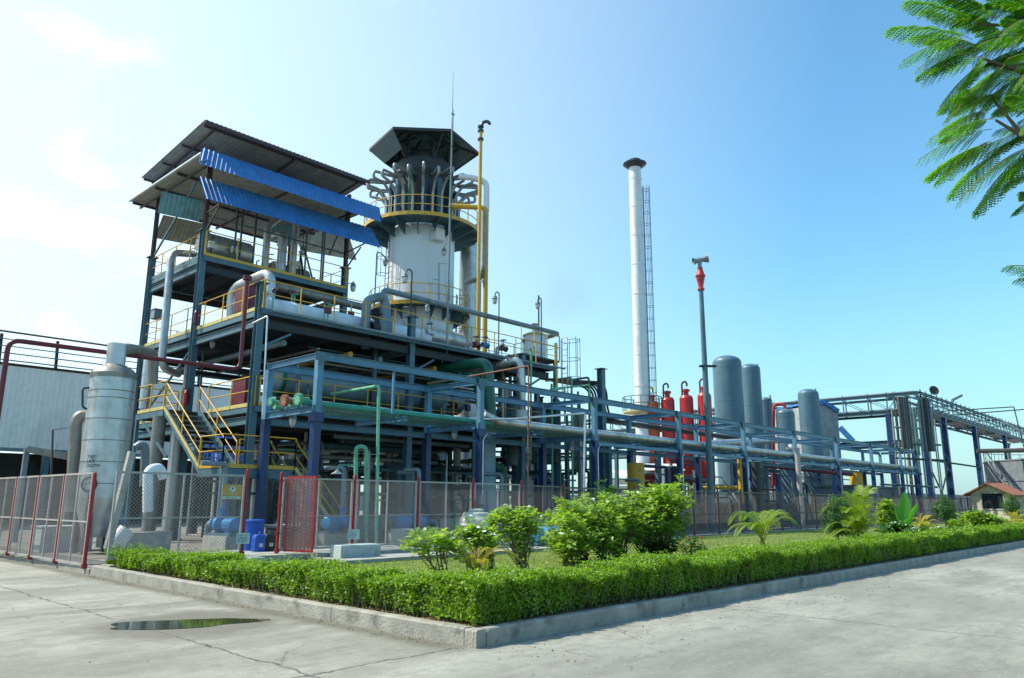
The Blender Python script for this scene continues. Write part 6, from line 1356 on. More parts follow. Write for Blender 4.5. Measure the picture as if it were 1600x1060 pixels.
# ---------------------------------------------------------------- feathery tree, trunk outside the frame on the right
tb = Vector((CAMP.x+7.2*math.cos(R_(-3)), CAMP.y+7.2*math.sin(R_(-3)), 0)); tr = thing('feathery_tree', 'tree with feathery drooping leaves reaching in at the top right corner', 'tree', tb)
b = MB(); top = tb+Vector((-.2, .3, 4.2)); b.tube([tb, tb+Vector((.05, .05, 1.5)), tb+Vector((-.1, .15, 3)), top], [.20, .16, .14, .11], 12); b.build('trunk', 'bark', tr)
FV = []; TW = MB(); LB = MB(); rr = random.Random(11)
def frond(b0, tip, npair=15, side=None, fine=1.0, plen=.27):
    b0 = Vector(b0); tip = Vector(tip); L_ = (tip-b0).length; pts = []; n = npair+1
    mid = b0.lerp(tip, .5)+_Z*L_*.16
    for i in range(n+1): s = i/n; pts.append(b0*(1-s)**2+mid*(2*s*(1-s))+tip*s*s)
    TW.tube(pts[::2]+[pts[-1]], .0022, 4, caps=False)
    for i in range(2, n+1):
        s = i/n; T = np.array((pts[i]-pts[i-1]).normalized()); S0 = nz_(np.cross(T, [0, 0, 1.])); N0 = np.cross(S0, T)
        for sg in (-1, 1):
            pl_ = L_*plen*math.sin(math.pi*min(1, .25+s*.62))*rr.uniform(.8, 1.1); D = nz_(T*(1.0+.3*s)+S0*sg*rr.uniform(.6, .9)+np.array([0, 0, rr.uniform(-.6, -.3)])); A = np.array(pts[i]); k = max(5, int(pl_/.010/fine))
            sN = nz_(np.cross(D, N0)); 
            jj = np.arange(1, k+1)/k; cen = A+D*(pl_*jj)[:, None]+np.array([0, 0, -1.])*(pl_*.35*jj**2)[:, None]
            ll = .023*fine*np.sin(np.pi*np.clip(.15+jj*.8, 0, 1))**.5+.003
            for s2 in (-1, 1):
                dd = nz_(sN*s2+D*.35+np.array([0, 0, -.15])); c_ = cen+dd*ll[:, None]*.5; w_ = D*(.0062*fine)
                FV.append(np.stack([c_-dd*ll[:, None]*.5, c_+w_, c_+dd*ll[:, None]*.5, c_-w_], axis=1))
FR = [((1520, 62), (1392, 44), 4.6), ((1502, 62), (1410, 96), 4.4), ((1532, 88), (1443, 126), 4.7), ((1542, 96), (1468, 168), 4.5), ((1545, 150), (1478, 186), 4.9), ((1528, 38), (1420, 2), 4.8), ((1555, 20), (1452, -12), 5.0),
      ((1556, 186), (1452, 218), 4.6), ((1550, 202), (1436, 250), 4.5), ((1582, 212), (1473, 278), 4.6), ((1608, 232), (1499, 312), 4.5), ((1632, 225), (1552, 262), 4.7), ((1640, 260), (1570, 290), 4.8), ((1620, 200), (1556, 205), 5.2), ((1650, 300), (1586, 330), 4.6), ((1650, 330), (1598, 300), 4.9),
      ((1570, 60), (1500, 20), 5.0), ((1590, 80), (1515, 120), 5.1), ((1600, 60), (1530, 70), 4.5), ((1620, 110), (1540, 160), 4.9), ((1640, 60), (1570, 30), 4.7), ((1640, 110), (1560, 100), 5.2), ((1660, 150), (1572, 170), 4.7), ((1660, 30), (1590, 0), 5.0), ((1650, 180), (1585, 220), 5.0), ((1640, 140), (1600, 200), 4.5), ((1610, 10), (1545, -10), 4.6), ((1600, 120), (1510, 150), 4.8), ((1580, 130), (1520, 190), 5.1),
      ((1605, 30), (1560, 60), 4.4), ((1640, 90), (1590, 130), 4.4), ((1630, 170), (1575, 150), 4.4), ((1650, 430), (1572, 416), 4.5), ((1660, 445), (1590, 436), 4.6)]
hub = []
for (bu, bv), (tu, tv), dd in FR: frond(px(bu, bv, d=dd), px(tu, tv, d=dd-.15), 17)
hub1 = px(1720, 160, d=5.4); hub2 = px(1535, 92, d=4.75); hub3 = px(1600, 215, d=4.7); hub4 = px(1570, 40, d=4.9)
for P_, r0 in (([top, hub1], .06), ([hub1, px(1620, 120, d=4.9), hub2], .022), ([hub1, hub3, px(1556, 188, d=4.6)], .018), ([hub1, px(1640, 80, d=5), hub4, px(1528, 38, d=4.8)], .018), ([hub1, px(1680, 330, d=4.9), px(1655, 430, d=4.55)], .015), ([hub3, px(1550, 152, d=4.8)], .012)):
    m_ = len(P_); LB.tube(P_, [r0*(1-.6*i/(m_-1)) for i in range(m_)], 6, caps=False)
def inframe(P_):
    q = Vector(P_)-CAMP; dz = q.dot(_F)
    return dz > 0.2 and -60 < 800+FOC*q.dot(_R)/dz < 1660 and -60 < 530-FOC*q.dot(_U)/dz < 1120
rf = random.Random(5)
for i in range(46):    # second layer of leaves thickening the visible corner
    (bu, bv), (tu, tv), dd = FR[i % 31]; ju, jv = rf.uniform(-22, 30), rf.uniform(-24, 24)
    frond(px(bu+ju, bv+jv, d=dd+.2), px(tu+ju+rf.uniform(8, 34), tv+jv*1.1, d=dd+rf.uniform(-.1, .5)), 15)
for i in range(26):
    u0, v0 = rf.uniform(1560, 1700), rf.uniform(-40, 250); frond(px(u0, v0, d=4.9), px(u0-rf.uniform(50, 110), v0+rf.uniform(-10, 60), d=4.8), 15)
for i in range(120):    # the rest of the crown, beyond the frame
    a = rr.uniform(-2.6, 1.2); r_ = rr.uniform(.6, 2.4); z = rr.uniform(3.2, 6.2); c = tb+Vector((r_*math.cos(a), r_*math.sin(a), z))
    tp_ = c+Vector((math.cos(a), math.sin(a), -.3))*.55
    if inframe(c) or inframe(tp_): continue
    frond(c, tp_, 8, fine=2.0)
    if i % 4 == 0: LB.tube([top, c.lerp(top, .4)+_Z*.3, c], [.04, .02, .006], 5, caps=False)
LB.build('limb', 'bark', tr)['kind'] = 'stuff'; TW.build('leaf_stalk', 'twigy', tr)['kind'] = 'stuff'
quads('crown', np.concatenate(FV), 'leaft', tr)

# ================================================================ YARD OBJECTS NEAR THE FENCE
# blue drum, jerrycans, dark tub in the gate opening
def lathe_thing(name, label, cat, p, prof, m, n=28, group=None):
    t = thing(name, label, cat, p, group); b = MB(); b.lathe(p, prof, n); b.build('body', m, t); return t
p = px(393, 852, z=.33); p = Vector((p.x+.1, max(p.y, 11.9), .1)); p = px(394, 850, y=12.9); p.z = .1
t = lathe_thing('plastic_drum', 'big blue open plastic drum just inside the gate', 'drum', p, [(.25, 0), (.28, .05), (.28, .5), (.30, .53), (.30, .59), (.28, .62), (.27, .92), (.29, .94), (.29, .98), (.25, 1.0), (0, 1.0)], 'blue')
def jerry(label, p, m):
    p = Vector(p); t = thing('jerrycan', label, 'jerrycan', p, 'jerrycans inside the gate'); b = MB(); w, dp, h = .30, .24, .44
    prof = [(0, 1, 1), (.03, 1.04, 1.04), (h*.78, 1.04, 1.04), (h*.92, .9, .85), (h, .6, .5)]; vs = []
    for z, a, c in prof:
        for i in range(16):
            an = 2*math.pi*(i+.5)/16; cx_ = math.copysign(abs(math.cos(an))**.35, math.cos(an)); cy_ = math.copysign(abs(math.sin(an))**.35, math.sin(an)); vs.append(p+Vector((cx_*w/2*a, cy_*dp/2*c, z)))
    b.add(vs, [(k*16+i, k*16+(i+1) % 16, (k+1)*16+(i+1) % 16, (k+1)*16+i) for k in range(4) for i in range(16)]+[tuple(64+i for i in range(16))]); b.build('body', m, t)
    b = MB(); b.cyl(p+_Z*h+Vector((-.07, 0, 0)), p+_Z*(h+.05)+Vector((-.07, 0, 0)), .03, 10); b.build('cap', 'black', t)
    b = MB(); b.tube([p+_Z*(h-.01)+Vector((-.02, 0, 0)), p+_Z*(h+.05)+Vector((.02, 0, 0)), p+_Z*(h+.05)+Vector((.09, 0, 0)), p+_Z*(h-.06)+Vector((.13, 0, 0))], .015, 6, .02); b.build('handle', m, t)
    b = MB(); b.box(p.x-.05, p.y-dp/2*1.04-.006, .12+p.z, p.x+.06, p.y-dp/2*1.04-.002, .21+p.z); b.build('label_sticker', 'sign_w', t)
q = px(403, 861, z=.1); 
b = MB(); b.box(3.02, 11.425, .1, 9, 13.4, .305); struct(b.build('gate_slab', 'conc'))
jerry('bright blue jerrycan with a small pale sticker inside the gate', px(403, 862, z=.305), 'blue')
jerry('near-black jerrycan with a pale sticker beside the blue one', px(419, 861, z=.305), 'black')
p = px(428, 850, y=13.0); t = thing('dark_tub', 'low dark rectangular tub behind the jerrycans', 'tub', (p.x, 13.0, .305)); b = MB(); b.box(p.x-.1, 12.6, .306, p.x+1.1, 13.3, .86); b.build('body', 'darkpipe', t); b = MB(); b.box(p.x-.13, 12.57, .862, p.x+1.13, 13.33, .90); b.build('rim', 'darkpipe', t)
# cream water tank
p = px(768, 864, z=.33); p = Vector((10.35, 10.72, .33)); r = .50
t = thing('water_tank', 'cream ribbed plastic water tank on the plinth before the mesh fence', 'water tank', p)
pr = [(r*.96, 0), (r, .03)]; z = .1
while z < .62: pr += [(r, z), (r*1.035, z+.03), (r*1.035, z+.06), (r, z+.09)]; z += .14
pr += [(r, .70), (r*.96, .74), (r*.84, .82), (r*.78, .92), (r*.72, .94), (0, .97)]
b = MB(); b.lathe(p, pr, 40); b.build('body', 'plastic', t); b = MB(); b.lathe(p, [(r*.45, .95), (r*.47, .96), (r*.47, 1.02), (r*.4, 1.05), (0, 1.06)], 24); b.build('lid', 'plastic', t)
b = MB(); b.tube([p+Vector((-.6, .3, 0)), p+Vector((-.6, .3, 1.32)), p+Vector((.05, .1, 1.32)), p+Vector((.05, .1, 1.0))], .018, 6, .05); b.build('inlet_pipe', 'green', t)
# blue ribbed barrel lying on the plinth
c = px(857, 842, y=9.6); c.z = .24+.30; t = thing('plastic_drum', 'bright blue ribbed barrel lying on the plinth step among the shrubs', 'barrel', (c.x, c.y, .24)); ax_ = Vector((.85, -.5, 0)).normalized()
pr = [(0, 0), (.25, .01), (.29, .05)]
for k in range(4): pr += [(.29, .1+k*.18), (.31, .14+k*.18), (.31, .18+k*.18), (.29, .22+k*.18)]
pr += [(.27, .88), (0, .9)]
b = MB(); b.lathe(c-ax_*.45, pr, 28, ax_); b.build('body', 'bluept', t)
# insulated lumps, wrapped elbows near the left fence
pipe('insulated_pipe', 'white wrapped elbow standing right behind the left fence panel', [px(231, 800, y=14.5), px(231, 735, y=14.5), px(250, 730, y=14.6), px(256, 748, y=14.6)], .13, 'white', .2)
pipe('insulated_pipe', 'white wrapped fat pipe end low behind the left fence', [px(176, 855, y=13.6), px(198, 828, y=13.6)], .20, 'white')
hexp = [(250, 650, 800, 22.5, .24, 'clad_d'), (279, 650, 805, 23.5, .22, 'clad'), (233, 560, 640, 25.5, .2, 'clad'), (296, 560, 760, 25, .16, 'clad_d')]
for k, (u, v0, v1, y, r_, m) in enumerate(hexp):
    a = px(u, v0, y=y); pipe('insulated_pipe', ('wide silver upright pipe left of the staircase', 'wide white upright pipe just behind the staircase', 'slim silver upright pipe at the left of the stair landing', 'slim dull upright pipe near the rear stair column')[k], [(a.x, y, .1 if k != 2 else px(u, v1, y=y).z), (a.x, y, a.z)], r_, m, bands=.9, n=18)
# ---------------- crowd of uprights and lines under the first deck
rr = random.Random(21)
kinds = [('clad', 'pale metal upright pipe in the crowd under the first deck', 'pale upright pipes under the deck'), ('greyp', 'grey upright pipe in the crowd under the first deck', 'grey upright pipes under the deck'), ('darkpipe', 'dark upright pipe in the crowd under the first deck', 'dark upright pipes under the deck'), ('greenlt', 'green upright pipe in the crowd under the first deck', 'green upright pipes under the deck'), ('white', 'white upright pipe in the crowd under the first deck', 'white upright pipes under the deck')]
for i in range(72):
    m, lb, gp = kinds[(0, 1, 2, 2, 4, 1, 0, 2, 3, 2)[i % 10]]; x = rr.uniform(8.2, 31); y = rr.uniform(19.3, 31); r_ = rr.choice((.05, .06, .08, .1, .14, .2)); top_ = Z1-.3 if x < 22 else rr.uniform(3.6, 6.6)
    pts = [(x, y, .1), (x, y, top_)] if rr.random() < .5 else [(x, y, .1), (x, y, rr.uniform(2.2, 3.9)), (x+rr.choice((-1, 1))*rr.uniform(.8, 2.2), y, 0)]
    if len(pts) == 3: pts[2] = (pts[2][0], y, pts[1][2])
    pipe('upright_pipe', lb, pts, r_, m, r_*2.5, group=gp, n=9)
for i in range(16):
    y = 19.0+i*.66; z = rr.choice((2.7, 3.3, 4.0, 4.3))+rr.uniform(-.2, .1); x0 = rr.uniform(8, 19); x1 = x0+rr.uniform(3, 10); m = ('greyp', 'darkpipe', 'clad_d', 'steel', 'darkpipe')[i % 5]
    pipe('level_pipe', 'one of the level pipes slung beneath the first deck', [(x0, y, z), (x1, y, z)], rr.choice((.05, .07, .1, .14)), m, group='level pipes slung beneath the first deck', n=8)
for i in range(22):
    x = rr.uniform(8, 29); y0 = rr.uniform(18.8, 23); z = rr.uniform(1.6, 4.2); m = ('greyp', 'darkpipe', 'clad_d', 'darkpipe', 'clad')[i % 5]; zb_2 = rr.choice((.1, z-rr.uniform(.4, 1.4)))
    pipe('cross_pipe', 'one of the cross pipes bending down beneath the first deck', [(x, y0, max(.1, zb_2)), (x, y0, z), (x, y0+rr.uniform(2, 7), z)], rr.choice((.05, .07, .1, .13)), m, .2, group='cross pipes bending down beneath the first deck', n=8)
for k, (u, v0, v1) in enumerate(((862, 600, 850), (874, 640, 850), (886, 650, 850), (893, 590, 850), (903, 612, 850), (920, 590, 850))):
    a = px(u, v0, y=18.6); pipe('green_riser', 'one of the thin green upright pipes right of the decks', [(a.x, 18.6, .1), (a.x, 18.6, a.z), (a.x, 20.4, a.z)] if k % 2 else [(a.x, 18.6, .1), (a.x, 18.6, a.z)], .06, 'green' if k % 3 else 'greenlt', .15, group='thin green uprights right of the decks', n=8)
pipe('green_riser', 'light green pipe level above the rack right of the decks, bent down at its end', [px(860, 608, y=17.4), px(921, 602, y=16.9), px(924, 650, y=16.9)], .05, 'greenlt', .12)
pipe('green_riser', 'light green pipe bent down left of the dark green uprights', [px(850, 614, y=17.2), px(882, 606, y=16.9), px(883, 660, y=16.9)], .05, 'greenlt', .12)
# small equipment right of the decks above the rack
for k, (u, v0, v1, w, y, m) in enumerate(((804, 622, 690, 26, 19.4, 'greyp'), (846, 632, 690, 34, 20.2, 'tankgrey'), (868, 625, 690, 16, 19.2, 'darkpipe'), (788, 600, 650, 20, 22, 'whitet'), (905, 640, 700, 22, 21, 'clad_d'))):
    a = px(u, v0, y=y); c = px(u, v1, y=y); r_ = w/2*((a-CAMP).dot(_F))/FOC; t = thing('process_vessel', ['grey upright drum at the right end of the first deck', 'broad dull grey drum right of the silver down pipe', 'slim dark drum beside the broad dull grey one', 'small white drum behind the big green pipe', 'small weathered drum behind the green uprights'][k], 'vessel', (a.x, y, c.z)); b = MB(); b.lathe((a.x, y, c.z-1.2), [(r_*.9, 0), (r_, .1), (r_, a.z-c.z+1.1), (r_*.6, a.z-c.z+1.25), (0, a.z-c.z+1.3)], 22); b.build('shell', m, t)
    b = MB(); b.cyl((a.x, y, a.z), (a.x, y, a.z+.35), .09, 8); b.cyl((a.x, y, a.z+.35), (a.x, y, a.z+.4), .15, 10); b.build('nozzle', 'dark', t)
    b = MB(); b.beam((a.x, y-.1, .1), (a.x, y-.1, c.z-1.2), .3, .3, Vector((1,0,0))); b.build('support', 'steel', t)
# slung support frames
sf = thing('support_frame', 'blue-grey low steel pipe support frame under the first deck', 'pipe support', (9, 20, .1))
for x in (9.5, 12, 14.8, 17.5, 20, 23, 26):
    for y in (20.2, 24.8, 27): b = MB(); b.beam((x, y, .1), (x, y, 3.0), .14, .14, Vector((0,1,0))); b.build('post', 'steel', sf)
    b = MB(); b.ibeam((x, 19.2, 3.08), (x, 28, 3.08), .12, .16); b.build('bearer', 'steel', sf)
for y in (20.2, 24.8, 27):
    for z in (1.9, 2.9): b = MB(); b.beam((9.5, y+.1, z), (26, y+.1, z), .07, .09); b.build('rail', 'steel', sf)
# pumps on plinths
def pump(p, rz, m, label):
    t = thing('pump', label, 'pump', p, 'pumps on plinths under the first deck', rz); t.location = (0, 0, 0)
    def B(name, mt, fn): b = MB(); fn(b); b.build(name, mt, t)
    B('plinth', 'conc', lambda b: b.box(-.75, -.35, 0, .75, .35, .45))
    B('bed', 'steel', lambda b: b.box(-.68, -.26, .45, .68, .26, .53))
    B('motor', m, lambda b: (b.lathe((-.58, 0, .78), [(0, 0), (.17, .02), (.20, .05), (.20, .55), (.14, .62), (.04, .63), (.04, .8)], 18, (1, 0, 0)), [b.beam((-.5, .2*math.cos(a), .78+.2*math.sin(a)), (-.05, .2*math.cos(a), .78+.2*math.sin(a)), .012, .03) for a in [k*math.pi/8 for k in range(16)]], b.box(-.45, -.12, .531, -.1, .12, .62)))
    B('casing', m, lambda b: (b.lathe((.2, 0, .78), [(0, 0), (.12, .02), (.26, .08), (.26, .24), (.14, .3), (.12, .5), (.2, .5), (.2, .54), (0, .54)], 18, (1, 0, 0)), b.cyl((.34, 0, 1.0), (.34, 0, 1.25), .09, 12), b.cyl((.34, 0, 1.25), (.34, 0, 1.29), .15, 14)))
    B('delivery_pipe', 'greyp', lambda b: (b.tube([(.34, 0, 1.29), (.34, 0, 2.6), (.34, .8, 2.6)], .08, 10, .15), b.tube([(.74, 0, .78), (1.2, 0, .78), (1.2, 0, .2)], .1, 10, .15)))
    t.location = p; return t
pu = pump((8.6, 15.6, .1), R_(20), 'bluept', 'blue pump on a concrete plinth nearest the gate')
spots = [(11.2, 14.9, 0, 'blue pump on a plinth behind the first fence panel right of the gate'), (13.6, 17.4, 90, 'blue pump on a plinth right of the first rack post'), (16.2, 15.4, 30, 'blue pump on a plinth behind the cream water tank'), (18.8, 18.9, 90, 'blue pump on a plinth behind the pale blue drum'), (22.5, 18.2, 10, 'blue pump on a plinth behind the left flowering shrubs'), (26.0, 15.5, 0, 'blue pump on a plinth behind the tall flowering shrubs'), (31.5, 19.0, 0, 'blue pump on a plinth under the red cylinders'), (37, 17.5, 0, 'blue pump on a plinth near the foot of the siren pole'), (3.6, 21, 60, 'blue pump on a plinth behind the left fence panel'), (5.0, 16.0, 90, 'blue pump on a plinth beside the mid stair landing')]
for x, y, a, lb in spots: dup(pu, (x, y, .1), R_(a), lb)
# low concrete plinths and benches
for k, (x, y, w, l, h) in enumerate(((6.3, 15.2, .8, .8, .75), (9.6, 13.1, .7, .7, .6), (2.6, 16.0, 1.2, .8, .6), (1.6, 19.5, 1.4, 1.0, .7), (12.6, 19.5, 1.6, 1.2, .9), (14.6, 16.2, .9, .9, .8), (19.5, 16.2, 1.4, 1.2, .8), (24, 19.5, 1.6, 1.4, .9))):
    b = MB(); b.box(x-w/2, y-l/2, .1, x+w/2, y+l/2, .1+h); b.box(x-w/2-.03, y-l/2-.03, .1+h+.002, x+w/2+.03, y+l/2+.03, .13+h)
    tag(b.build('equipment_plinth', 'concblock' if k % 2 else 'conc', None, at=(x, y, .1)), ['square concrete plinth beside the dark stair foot', 'small pale plinth behind the gate', 'long plain plinth behind the left fence panel', 'wide pale plinth left behind the fence, before the silver vessel', 'broad plinth under the first deck, plain grey', 'small pale plinth near the second fence panel', 'plain broad plinth behind the water tank', 'wide pale plinth behind the tall shrubs'][k], 'plinth')
# vessels under and between decks
def upvessel(label, x, y, z0, h, r, m, name='process_vessel', bands=True):
    t = thing(name, label, 'vessel', (x, y, z0)); b = MB(); b.lathe((x, y, z0), [(r*.6, .25), (r, .5), (r, h-.3), (r*.8, h-.1), (r*.3, h), (0, h)], 26); b.build('shell', m, t)
    b = MB(); z = .9
    while z < h-.3: b.lathe((x, y, z0), [(r+.001, z-.015), (r+.012, z), (r+.001, z+.015)], 26); z += .8
    b.build('band', m, t)
    for k in range(3): a = 2*math.pi*k/3+.4; b = MB(); b.beam((x+r*.8*math.cos(a), y+r*.8*math.sin(a), z0), (x+r*.8*math.cos(a), y+r*.8*math.sin(a), z0+.6), .1, .1); b.build('leg', 'steel', t)
    b = MB(); b.cyl((x, y, z0+h-.02), (x, y, z0+h+.25), .12, 12); b.cyl((x, y, z0+h+.25), (x, y, z0+h+.30), .19, 14); b.build('nozzle', m, t)
for a in (('silver banded vessel under the first deck, left of centre', 13.0, 25.5, .1, 3.9, .62, 'clad'), ('grey vessel under the first deck behind the second column', 16.5, 22.2, .1, 3.6, .5, 'greyp'), ('silver banded vessel under the first deck near the pale blue drum', 19.8, 24.2, .1, 4.0, .7, 'clad_d'),
          ('white vessel standing right of the deck behind the curving bundle', 27.5, 24.5, .1, 5.6, .8, 'white'), ('silver vessel between first and second decks behind the green pipe', 19.3, 22.5, Z1, 2.7, .6, 'clad'), ('white vessel between first and second decks at the right end', 21.0, 25.0, Z1, 2.9, .8, 'white'), ('grey vessel between first and second decks behind the thick grey cylinder', 15.5, 25.2, Z1, 2.6, .7, 'greyp'),
          ('dull vessel right of the decks behind the rack', 30.5, 21.0, .1, 4.6, .65, 'clad_d'), ('grey vessel standing beyond the red cylinders', 40.0, 22.0, .1, 4.0, .7, 'greyp')): upvessel(*a)
for i in range(22):
    x = rr.uniform(7.6, 25.5); y = rr.uniform(19.2, 28); r_ = rr.choice((.04, .06, .09, .13)); m, lb, gp = [('clad', 'pale upright pipe between the first and second decks', 'pale uprights between the decks'), ('darkpipe', 'dark upright pipe between the first and second decks', 'dark uprights between the decks'), ('greyp', 'grey upright pipe between the first and second decks', 'grey uprights between the decks')][i % 3]
    if x > XC[2]+2: continue
    pipe('upright_pipe', lb, [(x, y, Z1 if x < 22.3 else .1), (x, y, Z2-.3)], r_, m, group=gp, n=8)
for i in range(12):
    y = 19.4+i*.75; z = Z2-.75-rr.uniform(0, .6); pipe('level_pipe', 'one of the level pipes hung under the second deck', [(rr.uniform(7.5, 11), y, z), (rr.uniform(17, 27), y, z)], rr.choice((.06, .09, .13)), ('darkpipe', 'clad_d', 'greyp')[i % 3], group='level pipes hung under the second deck', n=8)
for i in range(9):
    x = 8.2+i*1.5; pipe('level_pipe', 'one of the cross pipes hung under the second deck', [(x, 19.0, Z2-.95), (x, 28, Z2-.95)], rr.choice((.05, .08, .12)), ('greyp', 'clad_d', 'yellow')[i % 3], group='cross pipes hung under the second deck', n=8)
for k, (x, y, z) in enumerate(((10.2, 18.9, .9), (12.2, 16.6, 1.0), (17.4, 19.2, 1.1), (21.2, 18.6, .9), (9.0, 20.6, Z1+.9), (16.8, 19.0, Z1+1.0), (19.6, 18.9, Z1+.8), (12.4, 22.0, Z2+1.1), (18.6, 19.4, Z2+.6), (20.4, 19.3, Z2+.7))):
    valve(['handwheel valve low behind the gate opening', 'handwheel valve low between the pumps', 'handwheel valve low behind the water tank', 'handwheel valve low behind the left shrubs', 'handwheel valve at the left end of the first deck', 'handwheel valve on the middle of the first deck', 'handwheel valve on the right of the first deck', 'handwheel valve on the second deck under the shed', 'handwheel valve on the second deck near the silver cylinder', 'handwheel valve at the right end of the second deck'][k], (x, y, z), .17, ('dark', 'steel', 'maroon')[k % 3])
    pipe('valve_riser', 'short grey riser carrying a handwheel valve', [(x-.22, y, z), (x-.5, y, z), (x-.5, y, (.1, Z1, Z2)[0 if z < 4 else 1 if z < 8 else 2])], .07, 'greyp', .12, group='short risers of the handwheel valves', n=8)
# green goose pipe frame and shaded lamp behind the second fence panel
pipe('green_loop_pipe', 'light green inverted-U pipe behind the first fence panel right of the gate', [px(556, 850, y=15.0), px(556, 698, y=15.0), px(572, 698, y=15.0), px(572, 850, y=15.0)], .07, 'greenlt', .18)
t = thing('shaded_lamp', 'small cream conical lamp shade on a green arm behind the fence', 'lamp', px(527, 738, y=14.6)); q = px(527, 738, y=14.6); b = MB(); b.lathe(q, [(.2, -.06), (.06, .03), (.03, .1)], 18); b.build('lamp_shade', 'plastic', t); b = MB(); b.tube([q+_Z*.08, px(530, 727, y=14.6), px(556, 727, y=15.0)], .02, 6); b.build('arm', 'greenlt', t)
# second rack of pipes behind, running right from the bundle
r2 = thing('rear_pipe_rack', 'lower blue-grey pipe rack running right from beneath the curving pipe bundle', 'pipe rack', (29, 20.5, .1))
for i in range(9):
    x = 29+i*5.0
    for y in (19.3, 22.3): b = MB(); b.beam((x, y, .1), (x, y, 4.9), .2, .2, Vector((0,1,0))); b.build('post', ('navy', 'steel', 'dark')[i % 3], r2)
    b = MB(); b.ibeam((x, 19.1, 5.0), (x, 22.5, 5.0), .16, .2); b.build('cross_beam', 'steel', r2)
for y in (19.3, 22.3): b = MB(); b.ibeam((29, y, 5.3), (69, y, 5.3), .2, .3); b.build('long_beam', 'steel', r2)
for k in range(7): pipe('rear_rack_pipe', 'one of the pipes lying on the lower rear rack', [(29, 19.7+k*.38, 5.24+(.0 if k % 2 else .1)), (69, 19.7+k*.38, 5.24+(.0 if k % 2 else .1))], (.07, .1, .14)[k % 3], ('greyp', 'clad_d', 'darkpipe', 'steel')[k % 4], group='pipes lying on the lower rear rack', n=8)
pipe('insulated_pipe', 'bright silver pipe with rounded end over the middle of the rear rack', [px(1110, 694, y=18.2), px(1243, 686, y=18.2)], .24, 'clad', bands=3)
b = MB(); q = px(1236, 702, y=17.6); b.lathe(q, [(0, -.4), (.3, -.25), (.4, 0), (.3, .25), (0, .4)], 16, (1, 0, 0)); tag(b.build('insulation_bulge', 'clad', None, at=q), 'round white bulge on the pipe in the middle of the rack', 'pipe fitting')
pipe('maroon_pipe', 'maroon pipe loop rising between the slim domed vessels', [px(1208, 760, d=68), px(1209, 632, d=68), px(1225, 632, d=68), px(1228, 640, d=68)], .12, 'red', .3)
pipe('maroon_pipe', 'maroon level pipe crossing low behind the rack at the right', [px(1190, 728, d=60), px(1330, 742, d=66)], .13, 'maroon')
pipe('yellow_pipe', 'yellow level pipe low in front of the widest vessel', [px(1085, 762, d=52), px(1150, 762, d=52), px(1172, 764, d=52), px(1173, 790, d=52)], .12, 'yellow', .3)
for k, (u, v0, v1, d_, r_, m, lb) in enumerate(((1028, 700, 830, 48, .14, 'steel', 'blue-grey upright post left of the red cylinders'), (1055, 730, 830, 46, .3, 'dark', 'thick dark upright under the rear rack'), (1085, 735, 830, 48, .1, 'chrome', 'pale thin upright left of the widest vessel'), (1245, 700, 830, 50, .16, 'fence', 'pale grey upright pole between the vessels'), (1180, 722, 830, 48, .25, 'dark', 'thick dark upright right of the widest vessel'), (1215, 740, 830, 52, .2, 'navy', 'navy upright right of the yellow pipe'))):
    a = px(u, v0, d=d_); pipe('upright_pipe', lb, [(a.x, a.y, .1), a], r_, m, n=10)
for k, (u, v, w, d_) in enumerate(((1040, 735, 60, 56), (1250, 750, 70, 74), (985, 745, 40, 60))):
    a = px(u, v, d=d_); t = thing('lean_shed', ['low white-roofed shed below the red cylinders', 'low slatted white shed below the gabled building', 'low white-roofed shed left of the yellow column'][k], 'shed', (a.x, a.y, .1)); L_ = w*d_/FOC
    A = a-_R0*L_/2; B_ = a+_R0*L_/2; b = MB(); b.add([A, B_, B_+_Fh*3+_Z*.6, A+_Fh*3+_Z*.6], [(0,1,2,3)]); b.build('roof', 'whwall', t)
    b = MB(); A0_ = A+_Fh*3; B0_ = B_+_Fh*3
    for j in range(6): z0 = .3+j*(a.z-.3)/6; b.add([Vector((A0_.x, A0_.y, z0)), Vector((B0_.x, B0_.y, z0)), Vector((B0_.x, B0_.y, z0+(a.z-.3)/6*.8)), Vector((A0_.x, A0_.y, z0+(a.z-.3)/6*.8))], [(0,1,2,3)])
    b.build('wall', 'whwall' if k else 'maroon', t)

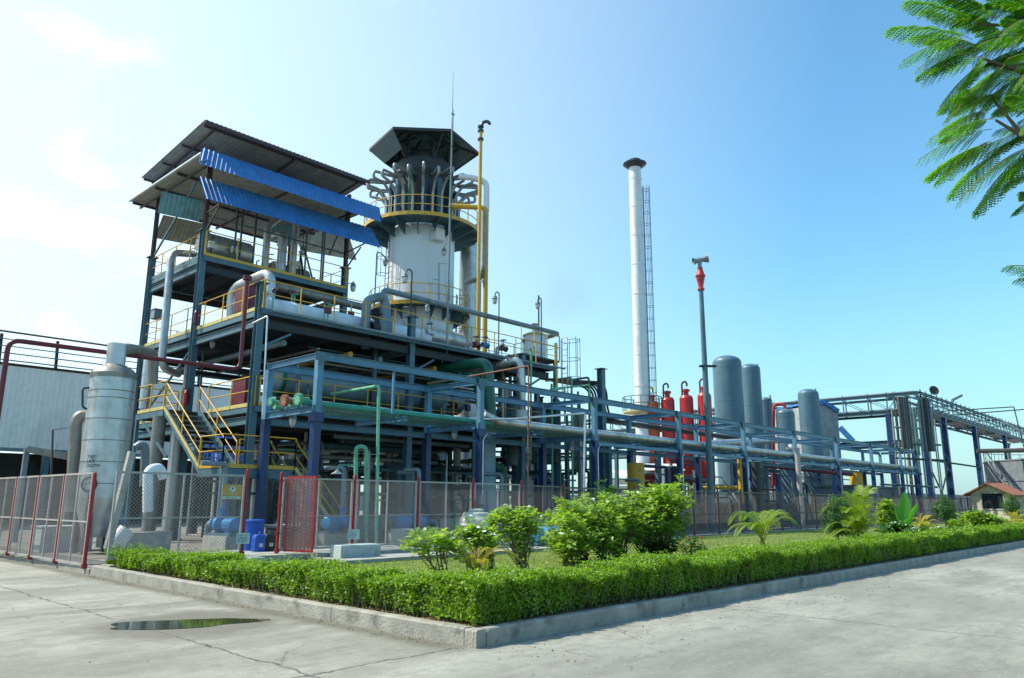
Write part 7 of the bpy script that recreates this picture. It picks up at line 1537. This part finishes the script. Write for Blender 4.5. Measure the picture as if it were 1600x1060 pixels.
# denser clutter of uprights and lines under the rack to the right
rr = random.Random(77)
for i in range(46):
    x = rr.uniform(27, 64); y = rr.uniform(17.2, 25); h = rr.uniform(2.2, 4.6); k = i % 4; m, lb, gp = [('steel', 'blue-grey upright pipe under the rack to the right', 'blue-grey uprights right'), ('darkpipe', 'dark upright pipe under the rack to the right', 'dark uprights right'), ('clad_d', 'dull metal upright pipe under the rack to the right', 'dull metal uprights right'), ('navy', 'navy upright pipe under the rack to the right', 'navy uprights right')][k]
    r_ = rr.choice((.05, .07, .1, .14)); P = [(x, y, .1), (x, y, h)]
    if rr.random() < .5: P.append((x+rr.choice((-1, 1))*rr.uniform(1, 4), y, h))
    pipe('upright_pipe', lb, P, r_, m, .2, group=gp, n=8)
for i in range(14):
    x = rr.uniform(27, 48); y = rr.uniform(17.5, 24); z = rr.uniform(.8, 3.6); pipe('level_pipe', 'one of the low level pipes under the rack to the right', [(x, y, z), (x+rr.uniform(6, 18), y, z)], rr.choice((.04, .06, .1)), ('darkpipe', 'steel', 'maroon', 'clad_d', 'navy')[i % 5], group='low level pipes right', n=8)
for k, (x, y, h, r_) in enumerate(((34, 21, 1.6, .7), (43.5, 18.4, 1.9, .6), (47, 21.5, 1.5, .9), (53, 19, 1.7, .7))):
    hexch('surge_drum', ['short dark lying drum left of the siren pole foot', 'lying drum under the rack right of the siren pole', 'stout lying drum under the middle vessels', 'lying drum below the short domed vessel'][k], (x-1.2, y, h), (x+1.2, y, h), r_*.8, ('steel', 'greyp', 'vessel', 'steel')[k], .8, zs=.1, cat='drum')

rr = random.Random(31)
for i in range(34):
    dk = i % 3; x = rr.uniform(7.4, 22 if dk else 13.4); y = rr.uniform(18.8, 21.5) if dk else rr.uniform(24, 27); z = (Z3, Z1, Z2)[dk]; h = rr.uniform(.7, 1.9)
    t = thing('instrument_stand', ['small gauge stand on the top deck under the blue roof', 'small gauge stand on the first deck', 'small gauge stand on the second deck'][dk], 'gauge', (x, y, z), ['gauge stands on the top deck', 'gauge stands on the first deck', 'gauge stands on the second deck'][dk])
    b = MB(); b.tube([(x, y, z), (x, y, z+h), (x+rr.uniform(-.3, .3), y, z+h+.05)], .03, 6, .05); b.build('stand_pipe', ('dark', 'greyp', 'greenlt')[i % 3], t)
    b = MB(); b.lathe((x, y-.04, z+h+.08), [(0, -.03), (.09, -.03), (.10, 0), (.09, .03), (0, .03)], 12, (0, 1, 0)) if i % 2 else b.box(x-.12, y-.08, z+h*.6, x+.12, y+.08, z+h*.6+.3); b.build('gauge', ('white', 'darkpipe', 'maroon')[i % 3], t)
for i, x in enumerate(XS[1:8]):
    t = thing('junction_box', 'small grey junction box strapped to a front post of the blue rack', 'junction box', (x, YR-.2, 1.6), 'junction boxes on the rack posts'); b = MB(); b.box(x-.12, YR-.22, 1.5, x+.12, YR-.125, 1.85); b.build('box_body', 'greyp', t); b = MB(); b.tube([(x, YR-.17, 1.85), (x, YR-.17, ZRl-.5), (x+.2, YR-.17, ZRl-.3)], .02, 6, .1); b.build('conduit', 'chrome', t)
